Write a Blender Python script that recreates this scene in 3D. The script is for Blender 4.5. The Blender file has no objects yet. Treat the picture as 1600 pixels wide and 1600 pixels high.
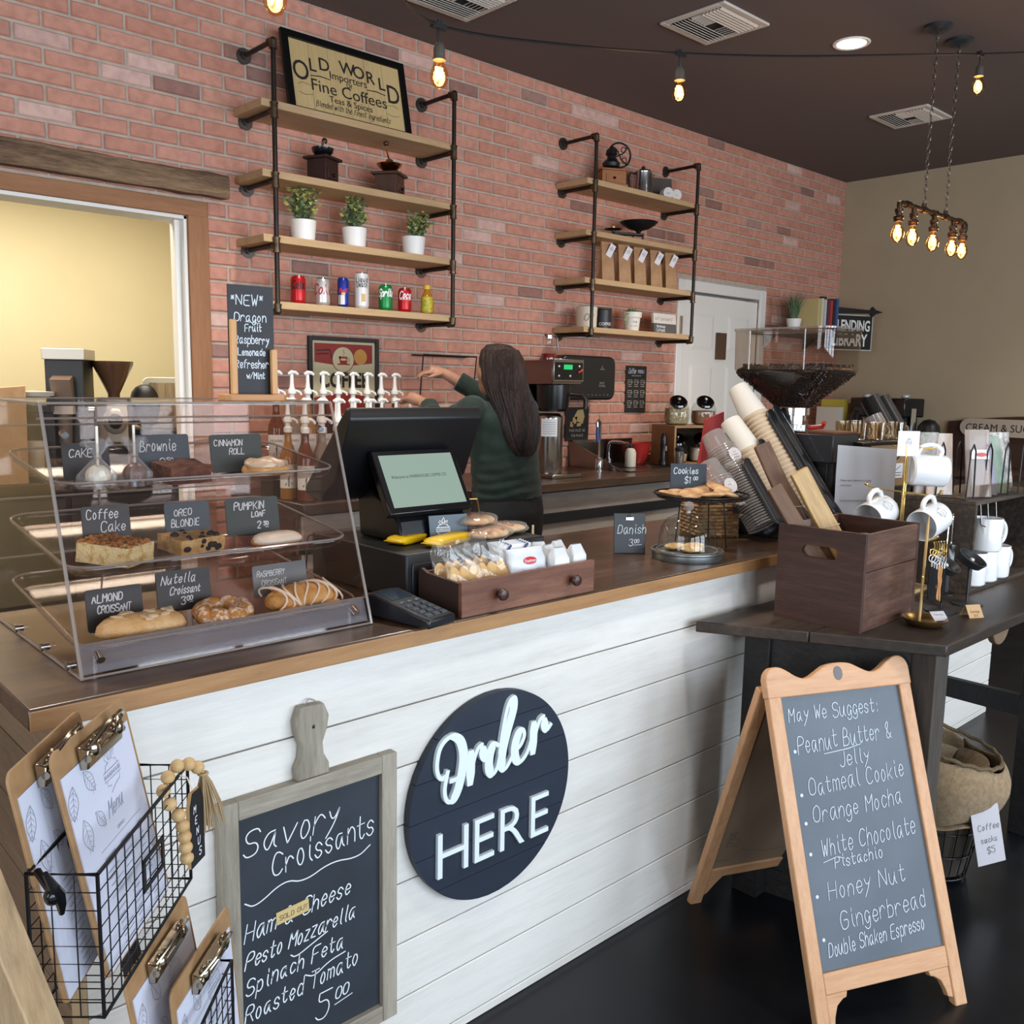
import bpy, math, random
from mathutils import Vector, Matrix
random.seed(7)
PI = math.pi
R = math.radians
scn = bpy.context.scene
COL = scn.collection

# ---------------------------------------------------------------- camera
def make_camera():
    yaw, pitch, roll, F = 0.74847788, -0.14020452, 0.0174659, 1419.78
    f = Vector((math.sin(yaw)*math.cos(pitch), math.cos(yaw)*math.cos(pitch), math.sin(pitch)))
    r = Vector((math.cos(yaw), -math.sin(yaw), 0)); u = r.cross(f)
    r2 = r*math.cos(roll)+u*math.sin(roll); u2 = -r*math.sin(roll)+u*math.cos(roll)
    cd = bpy.data.cameras.new('camera'); co = bpy.data.objects.new('camera', cd)
    co.matrix_world = Matrix(((r2.x, u2.x, -f.x, 0), (r2.y, u2.y, -f.y, 0), (r2.z, u2.z, -f.z, 1.46), (0, 0, 0, 1)))
    cd.sensor_fit = 'HORIZONTAL'; cd.sensor_width = 36; cd.lens = F/1600*36; cd.clip_start = .02
    COL.objects.link(co); scn.camera = co
make_camera()

# ---------------------------------------------------------------- world, exposure, big lights
w = bpy.data.worlds.new('sky'); scn.world = w; w.use_nodes = True
w.node_tree.nodes['Background'].inputs[0].default_value = (.62, .74, .9, 1)
w.node_tree.nodes['Background'].inputs[1].default_value = .6
vs = scn.view_settings
vs.view_transform = 'Standard'; vs.look = 'None'; vs.gamma = 1; vs.use_curve_mapping = False; vs.exposure = 0.0
scn.cycles.transparent_max_bounces = 24; scn.cycles.max_bounces = 8
scn.cycles.diffuse_bounces = 4; scn.cycles.glossy_bounces = 4; scn.cycles.transmission_bounces = 6
scn.cycles.caustics_reflective = False; scn.cycles.caustics_refractive = False
scn.cycles.sample_clamp_indirect = 6

def area(name, loc, rot, sx, sy, power, col=(1, 1, 1), spread=180):
    l = bpy.data.lights.new(name, 'AREA'); l.shape = 'RECTANGLE'; l.size = sx; l.size_y = sy
    l.energy = power; l.color = col; l.spread = R(spread)
    o = bpy.data.objects.new(name, l); o.location = loc; o.rotation_euler = rot; COL.objects.link(o); return o
# daylight through the shop windows in the street wall behind the photographer (y = -3) and the left wall
for i, (x, wd) in enumerate(((-.9, 1.5), (1.0, 1.5), (2.9, 1.5), (4.8, 1.5))):
    area('daylight_street_window', (x, -2.94, 1.55), (R(90), 0, 0), wd, 2.1, (88, 96, 108, 98)[i], (.77, .88, 1.0))
area('daylight_side_window', (-2.44, .6, 1.6), (R(90), 0, R(-90)), 2.2, 1.9, 75, (.86, .92, 1.0))
# back room ceiling lamp
area('back_room_lamp', (1.1, 5.0, 2.66), (0, 0, 0), 2.6, 1.2, 98, (1.0, .93, .78))
# recessed ceiling lamps of the shop (out of frame too); the last is added to brighten the right wall
def spot(name, loc, power, size=120, col=(1, .93, .84), r=.1):
    l = bpy.data.lights.new(name, 'SPOT'); l.energy = power; l.spot_size = R(size); l.spot_blend = .8
    l.color = col; l.shadow_soft_size = r
    o = bpy.data.objects.new(name, l); o.location = loc; COL.objects.link(o)
for p in ((4.46, 2.4, 3.11), (2.0, 2.6, 3.11), (.2, 2.6, 3.11), (2.2, .3, 3.11), (4.6, .3, 3.11), (6.4, .9, 3.11)):
    spot('recessed_and_added_light', p, 150 if p[1] > 2 else 170 if p[0] > 6 else 80)

# ---------------------------------------------------------------- materials
def lin(h):
    h = h.lstrip('#'); v = [int(h[i:i+2], 16)/255 for i in (0, 2, 4)]
    return tuple(c/12.92 if c <= .04045 else ((c+.055)/1.055)**2.4 for c in v)+(1,)
MATS = {}
def newmat(n):
    m = bpy.data.materials.new(n); m.use_nodes = True
    return m, m.node_tree.nodes, m.node_tree.links, m.node_tree.nodes['Principled BSDF']
def ramp(N, L, fac, stops):
    r = N.new('ShaderNodeValToRGB'); e = r.color_ramp.elements
    while len(e) < len(stops): e.new(.5)
    for k, (p, c) in enumerate(stops): e[k].position = p; e[k].color = c
    L.new(fac, r.inputs[0]); return r
def tex(N, L, kind, scale, coord='Object', stretch=(1, 1, 1), detail=4, rough=.55):
    c = N.new('ShaderNodeTexCoord'); mp = N.new('ShaderNodeMapping'); mp.inputs['Scale'].default_value = stretch
    L.new(c.outputs[coord], mp.inputs[0])
    t = N.new(kind); t.inputs['Scale'].default_value = scale
    if 'Detail' in t.inputs: t.inputs['Detail'].default_value = detail
    if 'Roughness' in t.inputs and kind == 'ShaderNodeTexNoise': t.inputs['Roughness'].default_value = rough
    L.new(mp.outputs[0], t.inputs['Vector']); return t, mp
def bumpit(N, L, B, height, strength, dist=.01):
    b = N.new('ShaderNodeBump'); b.inputs['Strength'].default_value = strength; b.inputs['Distance'].default_value = dist
    L.new(height, b.inputs['Height']); L.new(b.outputs[0], B.inputs['Normal'])
def M(col, rough=.5, metal=0, col2=None, ns=8, lo=.35, hi=.65, bump=0, bs=None, spec=.5, coat=0, emit=0, sheen=0, stretch=(1, 1, 1), alpha=1):
    key = (col, rough, metal, col2, ns, lo, hi, bump, bs, spec, coat, emit, sheen, stretch, alpha)
    if key in MATS: return MATS[key]
    m, N, L, B = newmat('surface_'+col.strip('#'))
    B.inputs['Base Color'].default_value = lin(col); B.inputs['Roughness'].default_value = rough
    B.inputs['Metallic'].default_value = metal; B.inputs['Specular IOR Level'].default_value = spec
    B.inputs['Coat Weight'].default_value = coat; B.inputs['Sheen Weight'].default_value = sheen
    if coat: B.inputs['Coat Roughness'].default_value = .12
    if alpha < 1: B.inputs['Alpha'].default_value = alpha
    if emit:
        B.inputs['Emission Color'].default_value = lin(col); B.inputs['Emission Strength'].default_value = emit
    t = None
    if col2:
        t, _ = tex(N, L, 'ShaderNodeTexNoise', ns, stretch=stretch)
        r = ramp(N, L, t.outputs[0], [(lo, lin(col)), (hi, lin(col2))]); L.new(r.outputs[0], B.inputs['Base Color'])
    if bump:
        t, _ = tex(N, L, 'ShaderNodeTexNoise', bs or ns*3, stretch=stretch)
        bumpit(N, L, B, t.outputs[0], bump)
    MATS[key] = m; return m
def wood(c1, c2, c3=None, axis='X', scale=6, rough=.55, bump=.25, knots=None, coat=0, island=.0):
    key = ('wood', c1, c2, c3, axis, scale, rough, bump, knots, coat, island)
    if key in MATS: return MATS[key]
    m, N, L, B = newmat('wood_'+c1.strip('#'))
    st = {'X': (.12, 1, 1), 'Y': (1, .12, 1), 'Z': (1, 1, .12)}[axis]
    t, mp = tex(N, L, 'ShaderNodeTexNoise', scale, stretch=st, detail=3)
    t.inputs['Distortion'].default_value = .6
    t2, _ = tex(N, L, 'ShaderNodeTexNoise', scale*9, stretch=st, detail=6, rough=.7)
    mx = N.new('ShaderNodeMath'); mx.operation = 'MULTIPLY_ADD'; mx.inputs[1].default_value = .55
    L.new(t2.outputs[0], mx.inputs[0])
    ms = N.new('ShaderNodeMath'); ms.operation = 'MULTIPLY'; ms.inputs[1].default_value = .5
    L.new(t.outputs[0], ms.inputs[0]); L.new(ms.outputs[0], mx.inputs[2])
    g = N.new('ShaderNodeNewGeometry'); oi = N.new('ShaderNodeObjectInfo')
    src = mx.outputs[0]
    if island:
        ad = N.new('ShaderNodeMath'); ad.operation = 'ADD'; L.new(g.outputs['Random Per Island'], ad.inputs[0]); L.new(oi.outputs['Random'], ad.inputs[1])
        fr = N.new('ShaderNodeMath'); fr.operation = 'FRACT'; L.new(ad.outputs[0], fr.inputs[0])
        sc = N.new('ShaderNodeMath'); sc.operation = 'MULTIPLY_ADD'; sc.inputs[1].default_value = island; L.new(fr.outputs[0], sc.inputs[0]); L.new(mx.outputs[0], sc.inputs[2]); src = sc.outputs[0]
    stops = [(.35, lin(c1)), (.68, lin(c2))] if not c3 else [(.33, lin(c1)), (.5, lin(c2)), (.68, lin(c3))]
    r = ramp(N, L, src, stops); out = r.outputs[0]
    if knots:
        v, _ = tex(N, L, 'ShaderNodeTexVoronoi', 2.6, stretch=(1.3, .2, .75) if axis == 'X' else (1, .2, .5))
        v.feature = 'F1'
        kr = ramp(N, L, v.outputs['Distance'], [(.03, (.8, .8, .8, 1)), (.085, (0, 0, 0, 1))])
        mix = N.new('ShaderNodeMix'); mix.data_type = 'RGBA'; L.new(kr.outputs[0], mix.inputs[0]); L.new(out, mix.inputs[6])
        mix.inputs[7].default_value = lin(knots); out = mix.outputs[2]
    L.new(out, B.inputs['Base Color']); B.inputs['Roughness'].default_value = rough; B.inputs['Coat Weight'].default_value = coat
    B.inputs['Coat Roughness'].default_value = .15
    if bump: bumpit(N, L, B, t2.outputs[0], bump, .004)
    MATS[key] = m; return m
def glass(tint='#ffffff', rough=.02, base=.04, gain=1.0, haze=0.0, hcol='#e8e4e0'):
    """thin clear sheet: light passes straight through, the surface mirrors more at grazing angles"""
    key = ('glass', tint, rough, base, gain, haze, hcol)
    if key in MATS: return MATS[key]
    m, N, L, B = newmat('clear_'+tint.strip('#')); N.remove(B)
    tr = N.new('ShaderNodeBsdfTransparent'); tr.inputs[0].default_value = lin(tint)
    gl = N.new('ShaderNodeBsdfGlossy'); gl.inputs['Roughness'].default_value = rough
    lw = N.new('ShaderNodeLayerWeight'); lw.inputs[0].default_value = .5
    pw = N.new('ShaderNodeMath'); pw.operation = 'POWER'; pw.inputs[1].default_value = 5; L.new(lw.outputs['Facing'], pw.inputs[0])
    ma = N.new('ShaderNodeMath'); ma.operation = 'MULTIPLY_ADD'; ma.inputs[1].default_value = gain*.5; ma.inputs[2].default_value = base*.6; ma.use_clamp = True
    L.new(pw.outputs[0], ma.inputs[0])
    mx = N.new('ShaderNodeMixShader'); L.new(ma.outputs[0], mx.inputs[0]); L.new(tr.outputs[0], mx.inputs[1]); L.new(gl.outputs[0], mx.inputs[2])
    out = mx.outputs[0]
    if haze:
        df = N.new('ShaderNodeBsdfDiffuse'); df.inputs[0].default_value = lin(hcol)
        m2 = N.new('ShaderNodeMixShader'); m2.inputs[0].default_value = haze; L.new(out, m2.inputs[1]); L.new(df.outputs[0], m2.inputs[2]); out = m2.outputs[0]
    L.new(out, N['Material Output'].inputs[0]); MATS[key] = m; return m
def emis(col, s):
    key = ('em', col, s)
    if key in MATS: return MATS[key]
    m, N, L, B = newmat('glow_'+col.strip('#')); B.inputs['Base Color'].default_value = (0, 0, 0, 1)
    B.inputs['Emission Color'].default_value = lin(col); B.inputs['Emission Strength'].default_value = s
    MATS[key] = m; return m
def M_glyph():
    return M('#e9edf2', .9)
black = M('#141417', .42); blackgloss = M('#101013', .18); blackmetal = M('#1c1b1b', .38, .6)
chrome = M('#d8d8d8', .12, 1); steel = M('#b9b6b2', .25, 1, col2='#a09c98', ns=3, stretch=(1, 1, .1)); white = M('#eeece8', .4)
chalk = M('#dfe5ea', .95); paper = M('#ece9ea', .8)

# ---------------------------------------------------------------- mesh builder
def rotm(rx=0, ry=0, rz=0):
    from mathutils import Euler
    return Euler((rx, ry, rz)).to_matrix().to_4x4()
class MB:
    def __init__(s): s.v = []; s.f = []; s.t = None
    def T(s, m): s.t = m; return s
    def add(s, vs_, fs):
        o = len(s.v)
        s.v += [tuple(s.t @ Vector(p)) if s.t else tuple(p) for p in vs_]
        s.f += [tuple(i+o for i in f) for f in fs]; return s
    def box(s, c, d, rot=None, ch=0):
        x, y, z = (k/2 for k in d); c = Vector(c)
        P = [Vector((sx*x, sy*y, sz*z)) for sz in (-1, 1) for sy in (-1, 1) for sx in (-1, 1)]
        if rot: P = [rot.to_3x3() @ p for p in P]
        return s.add([c+p for p in P], [(0, 2, 3, 1), (4, 5, 7, 6), (0, 1, 5, 4), (2, 6, 7, 3), (0, 4, 6, 2), (1, 3, 7, 5)])
    def b2(s, a, b):
        return s.box([(a[i]+b[i])/2 for i in range(3)], [abs(b[i]-a[i]) for i in range(3)])
    def hull8(s, P):   # 4 bottom + 4 top points
        return s.add(P, [(3, 2, 1, 0), (4, 5, 6, 7), (0, 1, 5, 4), (1, 2, 6, 5), (2, 3, 7, 6), (3, 0, 4, 7)])
    def beam(s, p0, p1, w, h, up=(0, 0, 1)):
        p0 = Vector(p0); p1 = Vector(p1); d = (p1-p0).normalized(); sd = d.cross(Vector(up))
        if sd.length < 1e-4: sd = d.cross(Vector((0, 1, 0)))
        sd.normalize(); uu = sd.cross(d)
        o = [sd*(a*w/2)+uu*(b*h/2) for a, b in ((-1, -1), (1, -1), (1, 1), (-1, 1))]
        return s.hull8([p0+q for q in o]+[p1+q for q in o])
    def prism(s, poly, z0, z1, ax='z'):
        n = len(poly)
        def mk(a, b, c): return {'z': (a, b, c), 'y': (a, c, b), 'x': (c, a, b)}[ax]
        return s.add([mk(a, b, z0) for a, b in poly]+[mk(a, b, z1) for a, b in poly],
                     [tuple(range(n-1, -1, -1)), tuple(range(n, 2*n))]+[(i, (i+1) % n, n+(i+1) % n, n+i) for i in range(n)])
    def tube(s, pts, r, n=8, cap=True, closed=False):
        P = [Vector(p) for p in pts]; m = len(P); rs = r if isinstance(r, (list, tuple)) else [r]*m
        V = []; prev = None
        for i in range(m):
            if closed: d = (P[(i+1) % m]-P[i-1])
            else: d = (P[min(i+1, m-1)]-P[max(i-1, 0)])
            d = d.normalized() if d.length > 1e-9 else Vector((0, 0, 1))
            if prev is None:
                a = Vector((0, 0, 1)) if abs(d.z) < .9 else Vector((1, 0, 0)); u = d.cross(a).normalized()
            else:
                u = prev-d*prev.dot(d); u = u.normalized() if u.length > 1e-6 else d.orthogonal().normalized()
            prev = u; v = d.cross(u)
            V += [P[i]+(u*math.cos(2*PI*k/n)+v*math.sin(2*PI*k/n))*rs[i] for k in range(n)]
        F = []
        for i in range(m if closed else m-1):
            j = (i+1) % m
            F += [(i*n+k, i*n+(k+1) % n, j*n+(k+1) % n, j*n+k) for k in range(n)]
        if cap and not closed: F += [tuple(range(n-1, -1, -1)), tuple(range((m-1)*n, m*n))]
        return s.add(V, F)
    def cyl(s, p0, p1, r0, r1=None, n=16): return s.tube([p0, p1], [r0, r0 if r1 is None else r1], n)
    def lathe(s, prof, c=(0, 0, 0), n=24, sq=None, cap=True):
        V = []; m = len(prof)
        for r, z in prof:
            for k in range(n):
                a = 2*PI*k/n; ca, sa = math.cos(a), math.sin(a)
                if sq:
                    q = (abs(ca)**sq+abs(sa)**sq)**(-1/sq); V.append((c[0]+r*ca*q, c[1]+r*sa*q, c[2]+z))
                else: V.append((c[0]+r*ca, c[1]+r*sa, c[2]+z))
        F = [(i*n+k, i*n+(k+1) % n, (i+1)*n+(k+1) % n, (i+1)*n+k) for i in range(m-1) for k in range(n)]
        if cap: F += [tuple(range(n-1, -1, -1)), tuple(range((m-1)*n, m*n))]
        return s.add(V, F)
    def ell(s, c, r, n=16, m=10, rot=None):
        V = []; F = []
        for i in range(1, m):
            ph = PI*i/m
            for k in range(n):
                a = 2*PI*k/n; V.append(Vector((r[0]*math.sin(ph)*math.cos(a), r[1]*math.sin(ph)*math.sin(a), -r[2]*math.cos(ph))))
        V += [Vector((0, 0, -r[2])), Vector((0, 0, r[2]))]
        for i in range(m-2): F += [(i*n+k, i*n+(k+1) % n, (i+1)*n+(k+1) % n, (i+1)*n+k) for k in range(n)]
        b = (m-1)*n
        F += [(b, (k+1) % n, k) for k in range(n)]+[(b+1, (m-2)*n+k, (m-2)*n+(k+1) % n) for k in range(n)]
        if rot: V = [rot.to_3x3() @ p for p in V]
        return s.add([Vector(c)+p for p in V], F)
    def torus(s, c, R0, r0, n=24, m=8, ax='z', a0=0, a1=2*PI):
        full = abs(a1-a0-2*PI) < 1e-6; pts = []
        for k in range(n+(0 if full else 1)):
            a = a0+(a1-a0)*k/n; p, q = R0*math.cos(a), R0*math.sin(a)
            pts.append({'z': (c[0]+p, c[1]+q, c[2]), 'y': (c[0]+p, c[1], c[2]+q), 'x': (c[0], c[1]+p, c[2]+q)}[ax])
        return s.tube(pts, r0, m, closed=full)
    def grid(s, fn, nu, nv, wrap=False):
        V = [fn(i/nu, j/nv) for j in range(nv+1) for i in range(nu+1)]
        return s.add(V, [(j*(nu+1)+i, j*(nu+1)+i+1, (j+1)*(nu+1)+i+1, (j+1)*(nu+1)+i) for j in range(nv) for i in range(nu)])
    def ribbon(s, polys, w_, y=0, depth=0):
        """flat strokes in the local x-z plane at depth y"""
        for P in polys:
            P = [Vector((p[0], p[1])) for p in P]
            if len(P) < 2 or (P[-1]-P[0]).length < 1e-6 and len(P) < 3:
                P = [P[0], P[0]+Vector((w_*.6, 0))]
            V = []
            for i in range(len(P)):
                d = P[min(i+1, len(P)-1)]-P[max(i-1, 0)]
                d = d.normalized() if d.length > 1e-9 else Vector((1, 0)); nrm = Vector((-d.y, d.x))
                e = d*(w_*.4 if i == len(P)-1 else (-w_*.4 if i == 0 else 0))
                k = .75 if i in (0, len(P)-1) else 1
                a = P[i]+e+nrm*w_/2*k; b = P[i]+e-nrm*w_/2*k
                V += [(a.x, y, a.y), (b.x, y, b.y)]
            F = [(2*i, 2*i+1, 2*i+3, 2*i+2) for i in range(len(P)-1)]
            if depth:
                n = len(V); V += [(a, y+depth, c) for a, _, c in V]
                F += [(2*i+2+n, 2*i+3+n, 2*i+1+n, 2*i+n) for i in range(len(P)-1)]
                F += [(2*i+2, 2*i+2+n, 2*i+n, 2*i) for i in range(len(P)-1)]+[(2*i+1, 2*i+1+n, 2*i+3+n, 2*i+3) for i in range(len(P)-1)]
                F += [(0, n, n+1, 1), (n-2, n-1, 2*n-1, 2*n-2)]
            s.add(V, F)
        return s
    def build(s, name, mat, parent=None, smooth=35, bevel=0, loc=None, solid=0, sub=0, kind=None, jit=0):
        me = bpy.data.meshes.new(name)
        if jit:
            s.v = [(a+random.uniform(-jit, jit), b+random.uniform(-jit, jit), c+random.uniform(-jit, jit)) for a, b, c in s.v]
        me.from_pydata(s.v, [], s.f)
        for m in (mat if isinstance(mat, (list, tuple)) else [mat]): me.materials.append(m)
        me.update()
        if smooth:
            me.polygons.foreach_set('use_smooth', [True]*len(me.polygons)); me.set_sharp_from_angle(angle=R(smooth))
        o = bpy.data.objects.new(name, me); COL.objects.link(o)
        if parent: o.parent = parent
        if loc: o.location = loc
        if bevel:
            b = o.modifiers.new('bevel', 'BEVEL'); b.width = bevel; b.segments = 2; b.limit_method = 'ANGLE'; b.angle_limit = R(40)
        if solid:
            b = o.modifiers.new('solid', 'SOLIDIFY'); b.thickness = solid; b.offset = 0
        if sub:
            b = o.modifiers.new('sub', 'SUBSURF'); b.levels = sub; b.render_levels = sub
        if kind: o['kind'] = kind
        return o
def tag(o, label=None, cat=None, group=None, kind=None):
    if label: o['label'] = label
    if cat: o['category'] = cat
    if group: o['group'] = group
    if kind: o['kind'] = kind
    return o
def thing(name, label, cat, loc=(0, 0, 0), rz=0, group=None, rx=0, ry=0):
    o = bpy.data.objects.new(name, None); o.empty_display_size = .05; COL.objects.link(o)
    o.location = loc; o.rotation_euler = (rx, ry, rz); return tag(o, label, cat, group)
def dup(root, loc, rz=None, label=None, scale=None, rot=None):
    def cp(o, par):
        c = o.copy(); COL.objects.link(c); c.parent = par
        for ch in list(o.children): cp(ch, c)
        return c
    r = cp(root, None); r.location = loc
    if rz is not None: r.rotation_euler.z = rz
    if rot: r.rotation_euler = rot
    if label: r['label'] = label
    if scale: r.scale = (scale,)*3 if not isinstance(scale, tuple) else scale
    return r
def struct(name, mb, mat, **k): return tag(mb.build(name, mat, **k), kind='structure')

# ---------------------------------------------------------------- stroke lettering
GL = {
'A': "00 26 40/12 32", 'B': "00 06 26 35 34 23 03/23 33 42 41 30 00", 'C': "45 36 16 04 02 10 30 41", 'D': "00 06 26 45 41 20 00",
'E': "46 06 03 00 40/03 33", 'F': "46 06 03 00/03 33", 'G': "45 36 16 04 02 10 30 41 43 23", 'H': "06 00/46 40/03 43", 'I': "16 10", 'J': "36 31 20 10 01",
'K': "06 00/46 02/13 40", 'L': "06 00 00 40", 'M': "00 06 06 22 46 46 40", 'N': "00 06 06 40 40 46", 'O': "26 05 01 20 41 45 26", 'P': "00 06 36 45 44 33 03",
'Q': "26 05 01 20 41 45 26/21 50", 'R': "00 06 36 45 44 33 03/23 40", 'S': "45 36 16 05 04 13 33 42 41 30 10 01", 'T': "06 46/26 20", 'U': "06 01 20 41 46",
'V': "06 20 20 46", 'W': "06 10 10 24 24 30 30 46", 'X': "06 40/46 00", 'Y': "06 23 46/23 20", 'Z': "06 46 46 00 00 40",
'a': "34 14 02 10 20 33 34 31 40", 'b': "06 00/03 14 24 33 31 20 10 00", 'c': "33 24 14 02 10 20 31", 'd': "36 30/33 24 14 02 10 20 31",
'e': "02 32 33 24 14 02 10 20 31", 'f': "36 26 15 10/04 34", 'g': "33 24 14 02 10 20 33 3x 2y 1y 0x", 'h': "06 00/02 14 24 33 30", 'i': "14 11 20/16 15",
'j': "24 2x 1y 0x/26 25", 'k': "06 00/34 01/12 30", 'l': "16 11 20", 'm': "04 00/03 14 23 20/23 34 43 40", 'n': "04 00/02 14 24 33 30",
'o': "14 02 10 20 32 24 14", 'p': "04 0y/03 14 24 33 31 20 10 01", 'q': "33 24 14 02 10 20 33/34 3y 4x", 'r': "04 00/02 14 24 33", 's': "33 24 14 03 12 22 31 20 10 01",
't': "16 11 20 31/04 34", 'u': "04 01 10 20 34/34 31 40", 'v': "04 20 20 44", 'w': "04 10 10 23 23 30 30 44", 'x': "04 30/34 00", 'y': "04 12 22 34/34 21 0y", 'z': "04 34 34 00 00 30",
'0': "26 05 01 20 41 45 26", '1': "05 16 16 10", '2': "05 16 36 45 44 00 00 40", '3': "05 16 36 45 34 23 33 42 41 30 10 01", '4': "06 03 03 43/36 30",
'5': "46 06 06 04 34 42 30 10 01", '6': "36 14 01 10 30 41 32 13 01", '7': "06 46 46 10", '8': "23 04 16 36 44 23 02 10 30 42 23", '9': "42 33 13 05 16 36 45 40",
'$': "45 36 16 05 04 13 33 42 41 30 10 01/27 2x", '&': "40 04 05 16 26 25 01 10 20 42", "'": "16 15", '!': "16 12/10 10", '*': "13 15/04 24/03 25/23 05", '-': "03 33", ':': "14 13/11 10",
'.': "10 11", '?': "05 16 26 35 23 22/20 20", '/': "00 46", ',': "11 0x"}
YC = {'z': -3, 'y': -2, 'x': -1}
def chaik(P, it=2):
    for _ in range(it):
        if len(P) < 3: return P
        Q = [P[0]]
        for a, b in zip(P, P[1:]):
            Q += [(a[0]*.75+b[0]*.25, a[1]*.75+b[1]*.25), (a[0]*.25+b[0]*.75, a[1]*.25+b[1]*.75)]
        P = Q+[P[-1]]
    return P
def script(text, x, z, size, slant=.12, jit=.12, rot=0, wide=.8, it=2, gap=1.3, rnd=None):
    """hand lettering: strokes for a text whose capitals are `size` high, starting at x, z"""
    rnd = rnd or random.Random(hash(text) % 999 if False else sum(map(ord, text)))
    k = size/6; out = []; cx = 0
    for ch in text:
        if ch == ' ': cx += 3.4*wide; continue
        mx = 0; g = GL.get(ch)
        if not g: continue
        dy = rnd.uniform(-jit, jit)*2; sc = 1+rnd.uniform(-jit, jit)*.5
        for st in g.split('/'):
            P = []
            for q in st.split():
                px = int(q[0]); py = YC.get(q[1]) if q[1] in YC else int(q[1]); mx = max(mx, px)
                px = px*wide*sc+rnd.uniform(-jit, jit); py = py*sc+dy+rnd.uniform(-jit, jit)
                P.append((cx+px+py*slant, py))
            P = chaik(P, it)
            c, s_ = math.cos(rot), math.sin(rot)
            out.append([(x+k*(a*c-b*s_), z+k*(a*s_+b*c)) for a, b in P])
        cx += (mx+gap)*wide
    return out
def font(text, size, x=0, z=0, y=0, align='CENTER', depth=0, bold=0, sx=1, vert=False, shear=0):
    """printed lettering from Blender's built-in face, as mesh data in the local x-z plane; returns (verts, faces)"""
    cu = bpy.data.curves.new('print', 'FONT'); cu.body = text; cu.size = size; cu.align_x = align; cu.align_y = 'BOTTOM_BASELINE'
    cu.extrude = depth/2; cu.offset = bold; cu.resolution_u = 3; cu.shear = shear; cu.fill_mode = 'BOTH' if depth else 'FRONT'
    ob = bpy.data.objects.new('print', cu); COL.objects.link(ob)
    dg = bpy.context.evaluated_depsgraph_get(); me = bpy.data.meshes.new_from_object(ob.evaluated_get(dg))
    V = []
    for v in me.vertices:
        a, b, c = v.co; a *= sx
        if vert: a, b = -b, a
        V.append((x+a, y-c, z+b))
    F = [tuple(p.vertices) for p in me.polygons]
    bpy.data.objects.remove(ob); bpy.data.curves.remove(cu); bpy.data.meshes.remove(me)
    return V, F
def pr(mb, *a, **k): V, F = font(*a, **k); return mb.add(V, F)
# ================================================================ THE SETTING
WY = 3.9
def seamfree_brick_mat():
    m, N, L, B = newmat('faux_brick')
    g = N.new('ShaderNodeNewGeometry'); oi = N.new('ShaderNodeObjectInfo')
    ad = N.new('ShaderNodeMath'); ad.operation = 'ADD'; L.new(g.outputs['Random Per Island'], ad.inputs[0]); L.new(oi.outputs['Random'], ad.inputs[1])
    fr = N.new('ShaderNodeMath'); fr.operation = 'FRACT'; L.new(ad.outputs[0], fr.inputs[0])
    r = ramp(N, L, fr.outputs[0], [(0, lin('#c58a75')), (.35, lin('#cb907b')), (.7, lin('#d29883')), (.9, lin('#ce947f')), (.91, lin('#a4776a')), (.95, lin('#967065')), (.96, lin('#d8b0a2')), (1, lin('#dfb9ab'))])
    r.color_ramp.interpolation = 'LINEAR'
    t, _ = tex(N, L, 'ShaderNodeTexNoise', 9, coord='Generated', detail=5)
    c = N.new('ShaderNodeTexCoord')
    vt = N.new('ShaderNodeTexNoise'); vt.inputs['Scale'].default_value = 26; vt.inputs['Detail'].default_value = 5
    L.new(g.outputs['Position'], vt.inputs['Vector'])
    mix = N.new('ShaderNodeMix'); mix.data_type = 'RGBA'; mix.blend_type = 'MULTIPLY'
    rr = ramp(N, L, vt.outputs[0], [(.3, (.80, .76, .76, 1)), (.6, (1.06, 1.04, 1.03, 1))])
    mix.inputs[0].default_value = .8; L.new(r.outputs[0], mix.inputs[6]); L.new(rr.outputs[0], mix.inputs[7])
    L.new(mix.outputs[2], B.inputs['Base Color']); B.inputs['Roughness'].default_value = .6
    B.inputs['Specular IOR Level'].default_value = .35
    v3 = N.new('ShaderNodeTexNoise'); v3.inputs['Scale'].default_value = 180; L.new(g.outputs['Position'], v3.inputs['Vector'])
    bumpit(N, L, B, v3.outputs[0], .25, .003)
    return m
BRICK = seamfree_brick_mat()
mortar = M('#c2b4a4', .9, col2='#b0a294', ns=20, bump=.3, bs=150)
beige = M('#b4a488', .8, col2='#af9f83', ns=2, bump=.03, bs=200)
cream = M('#cfc29e', .8, col2='#cabd98', ns=1.5)
ceilm = M('#665a56', .85, bump=.05, bs=120)
floorm = M('#0d0f13', .28, col2='#14161b', ns=5, bump=.02, bs=30, spec=.35)
X0, X1, Y0, ZC = -2.5, 7.34, -3.0, 3.16
struct('floor', MB().b2((X0, Y0, -.05), (X1, 6.4, 0)), floorm)
struct('ceiling', MB().b2((X0, Y0, ZC), (X1, WY+.1, ZC+.1)), ceilm)
struct('wall_right', MB().b2((X1, Y0, 0), (X1+.12, WY+.12, ZC)), beige)
DX0, DX1, DZ = -.30, 1.715, 2.165          # doorway to the back room
PX0, PX1, PZ = 5.19, 6.13, 2.115           # white panelled door
wb = MB().b2((X0, WY, 0), (DX0, WY+.12, ZC)).b2((DX0, WY, DZ), (DX1, WY+.12, ZC)).b2((DX1, WY, 0), (PX0, WY+.12, ZC)).b2((PX0, WY, PZ), (PX1, WY+.12, ZC)).b2((PX1, WY, 0), (X1, WY+.12, ZC))
wall_back = struct('wall_back', wb, mortar)
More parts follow.
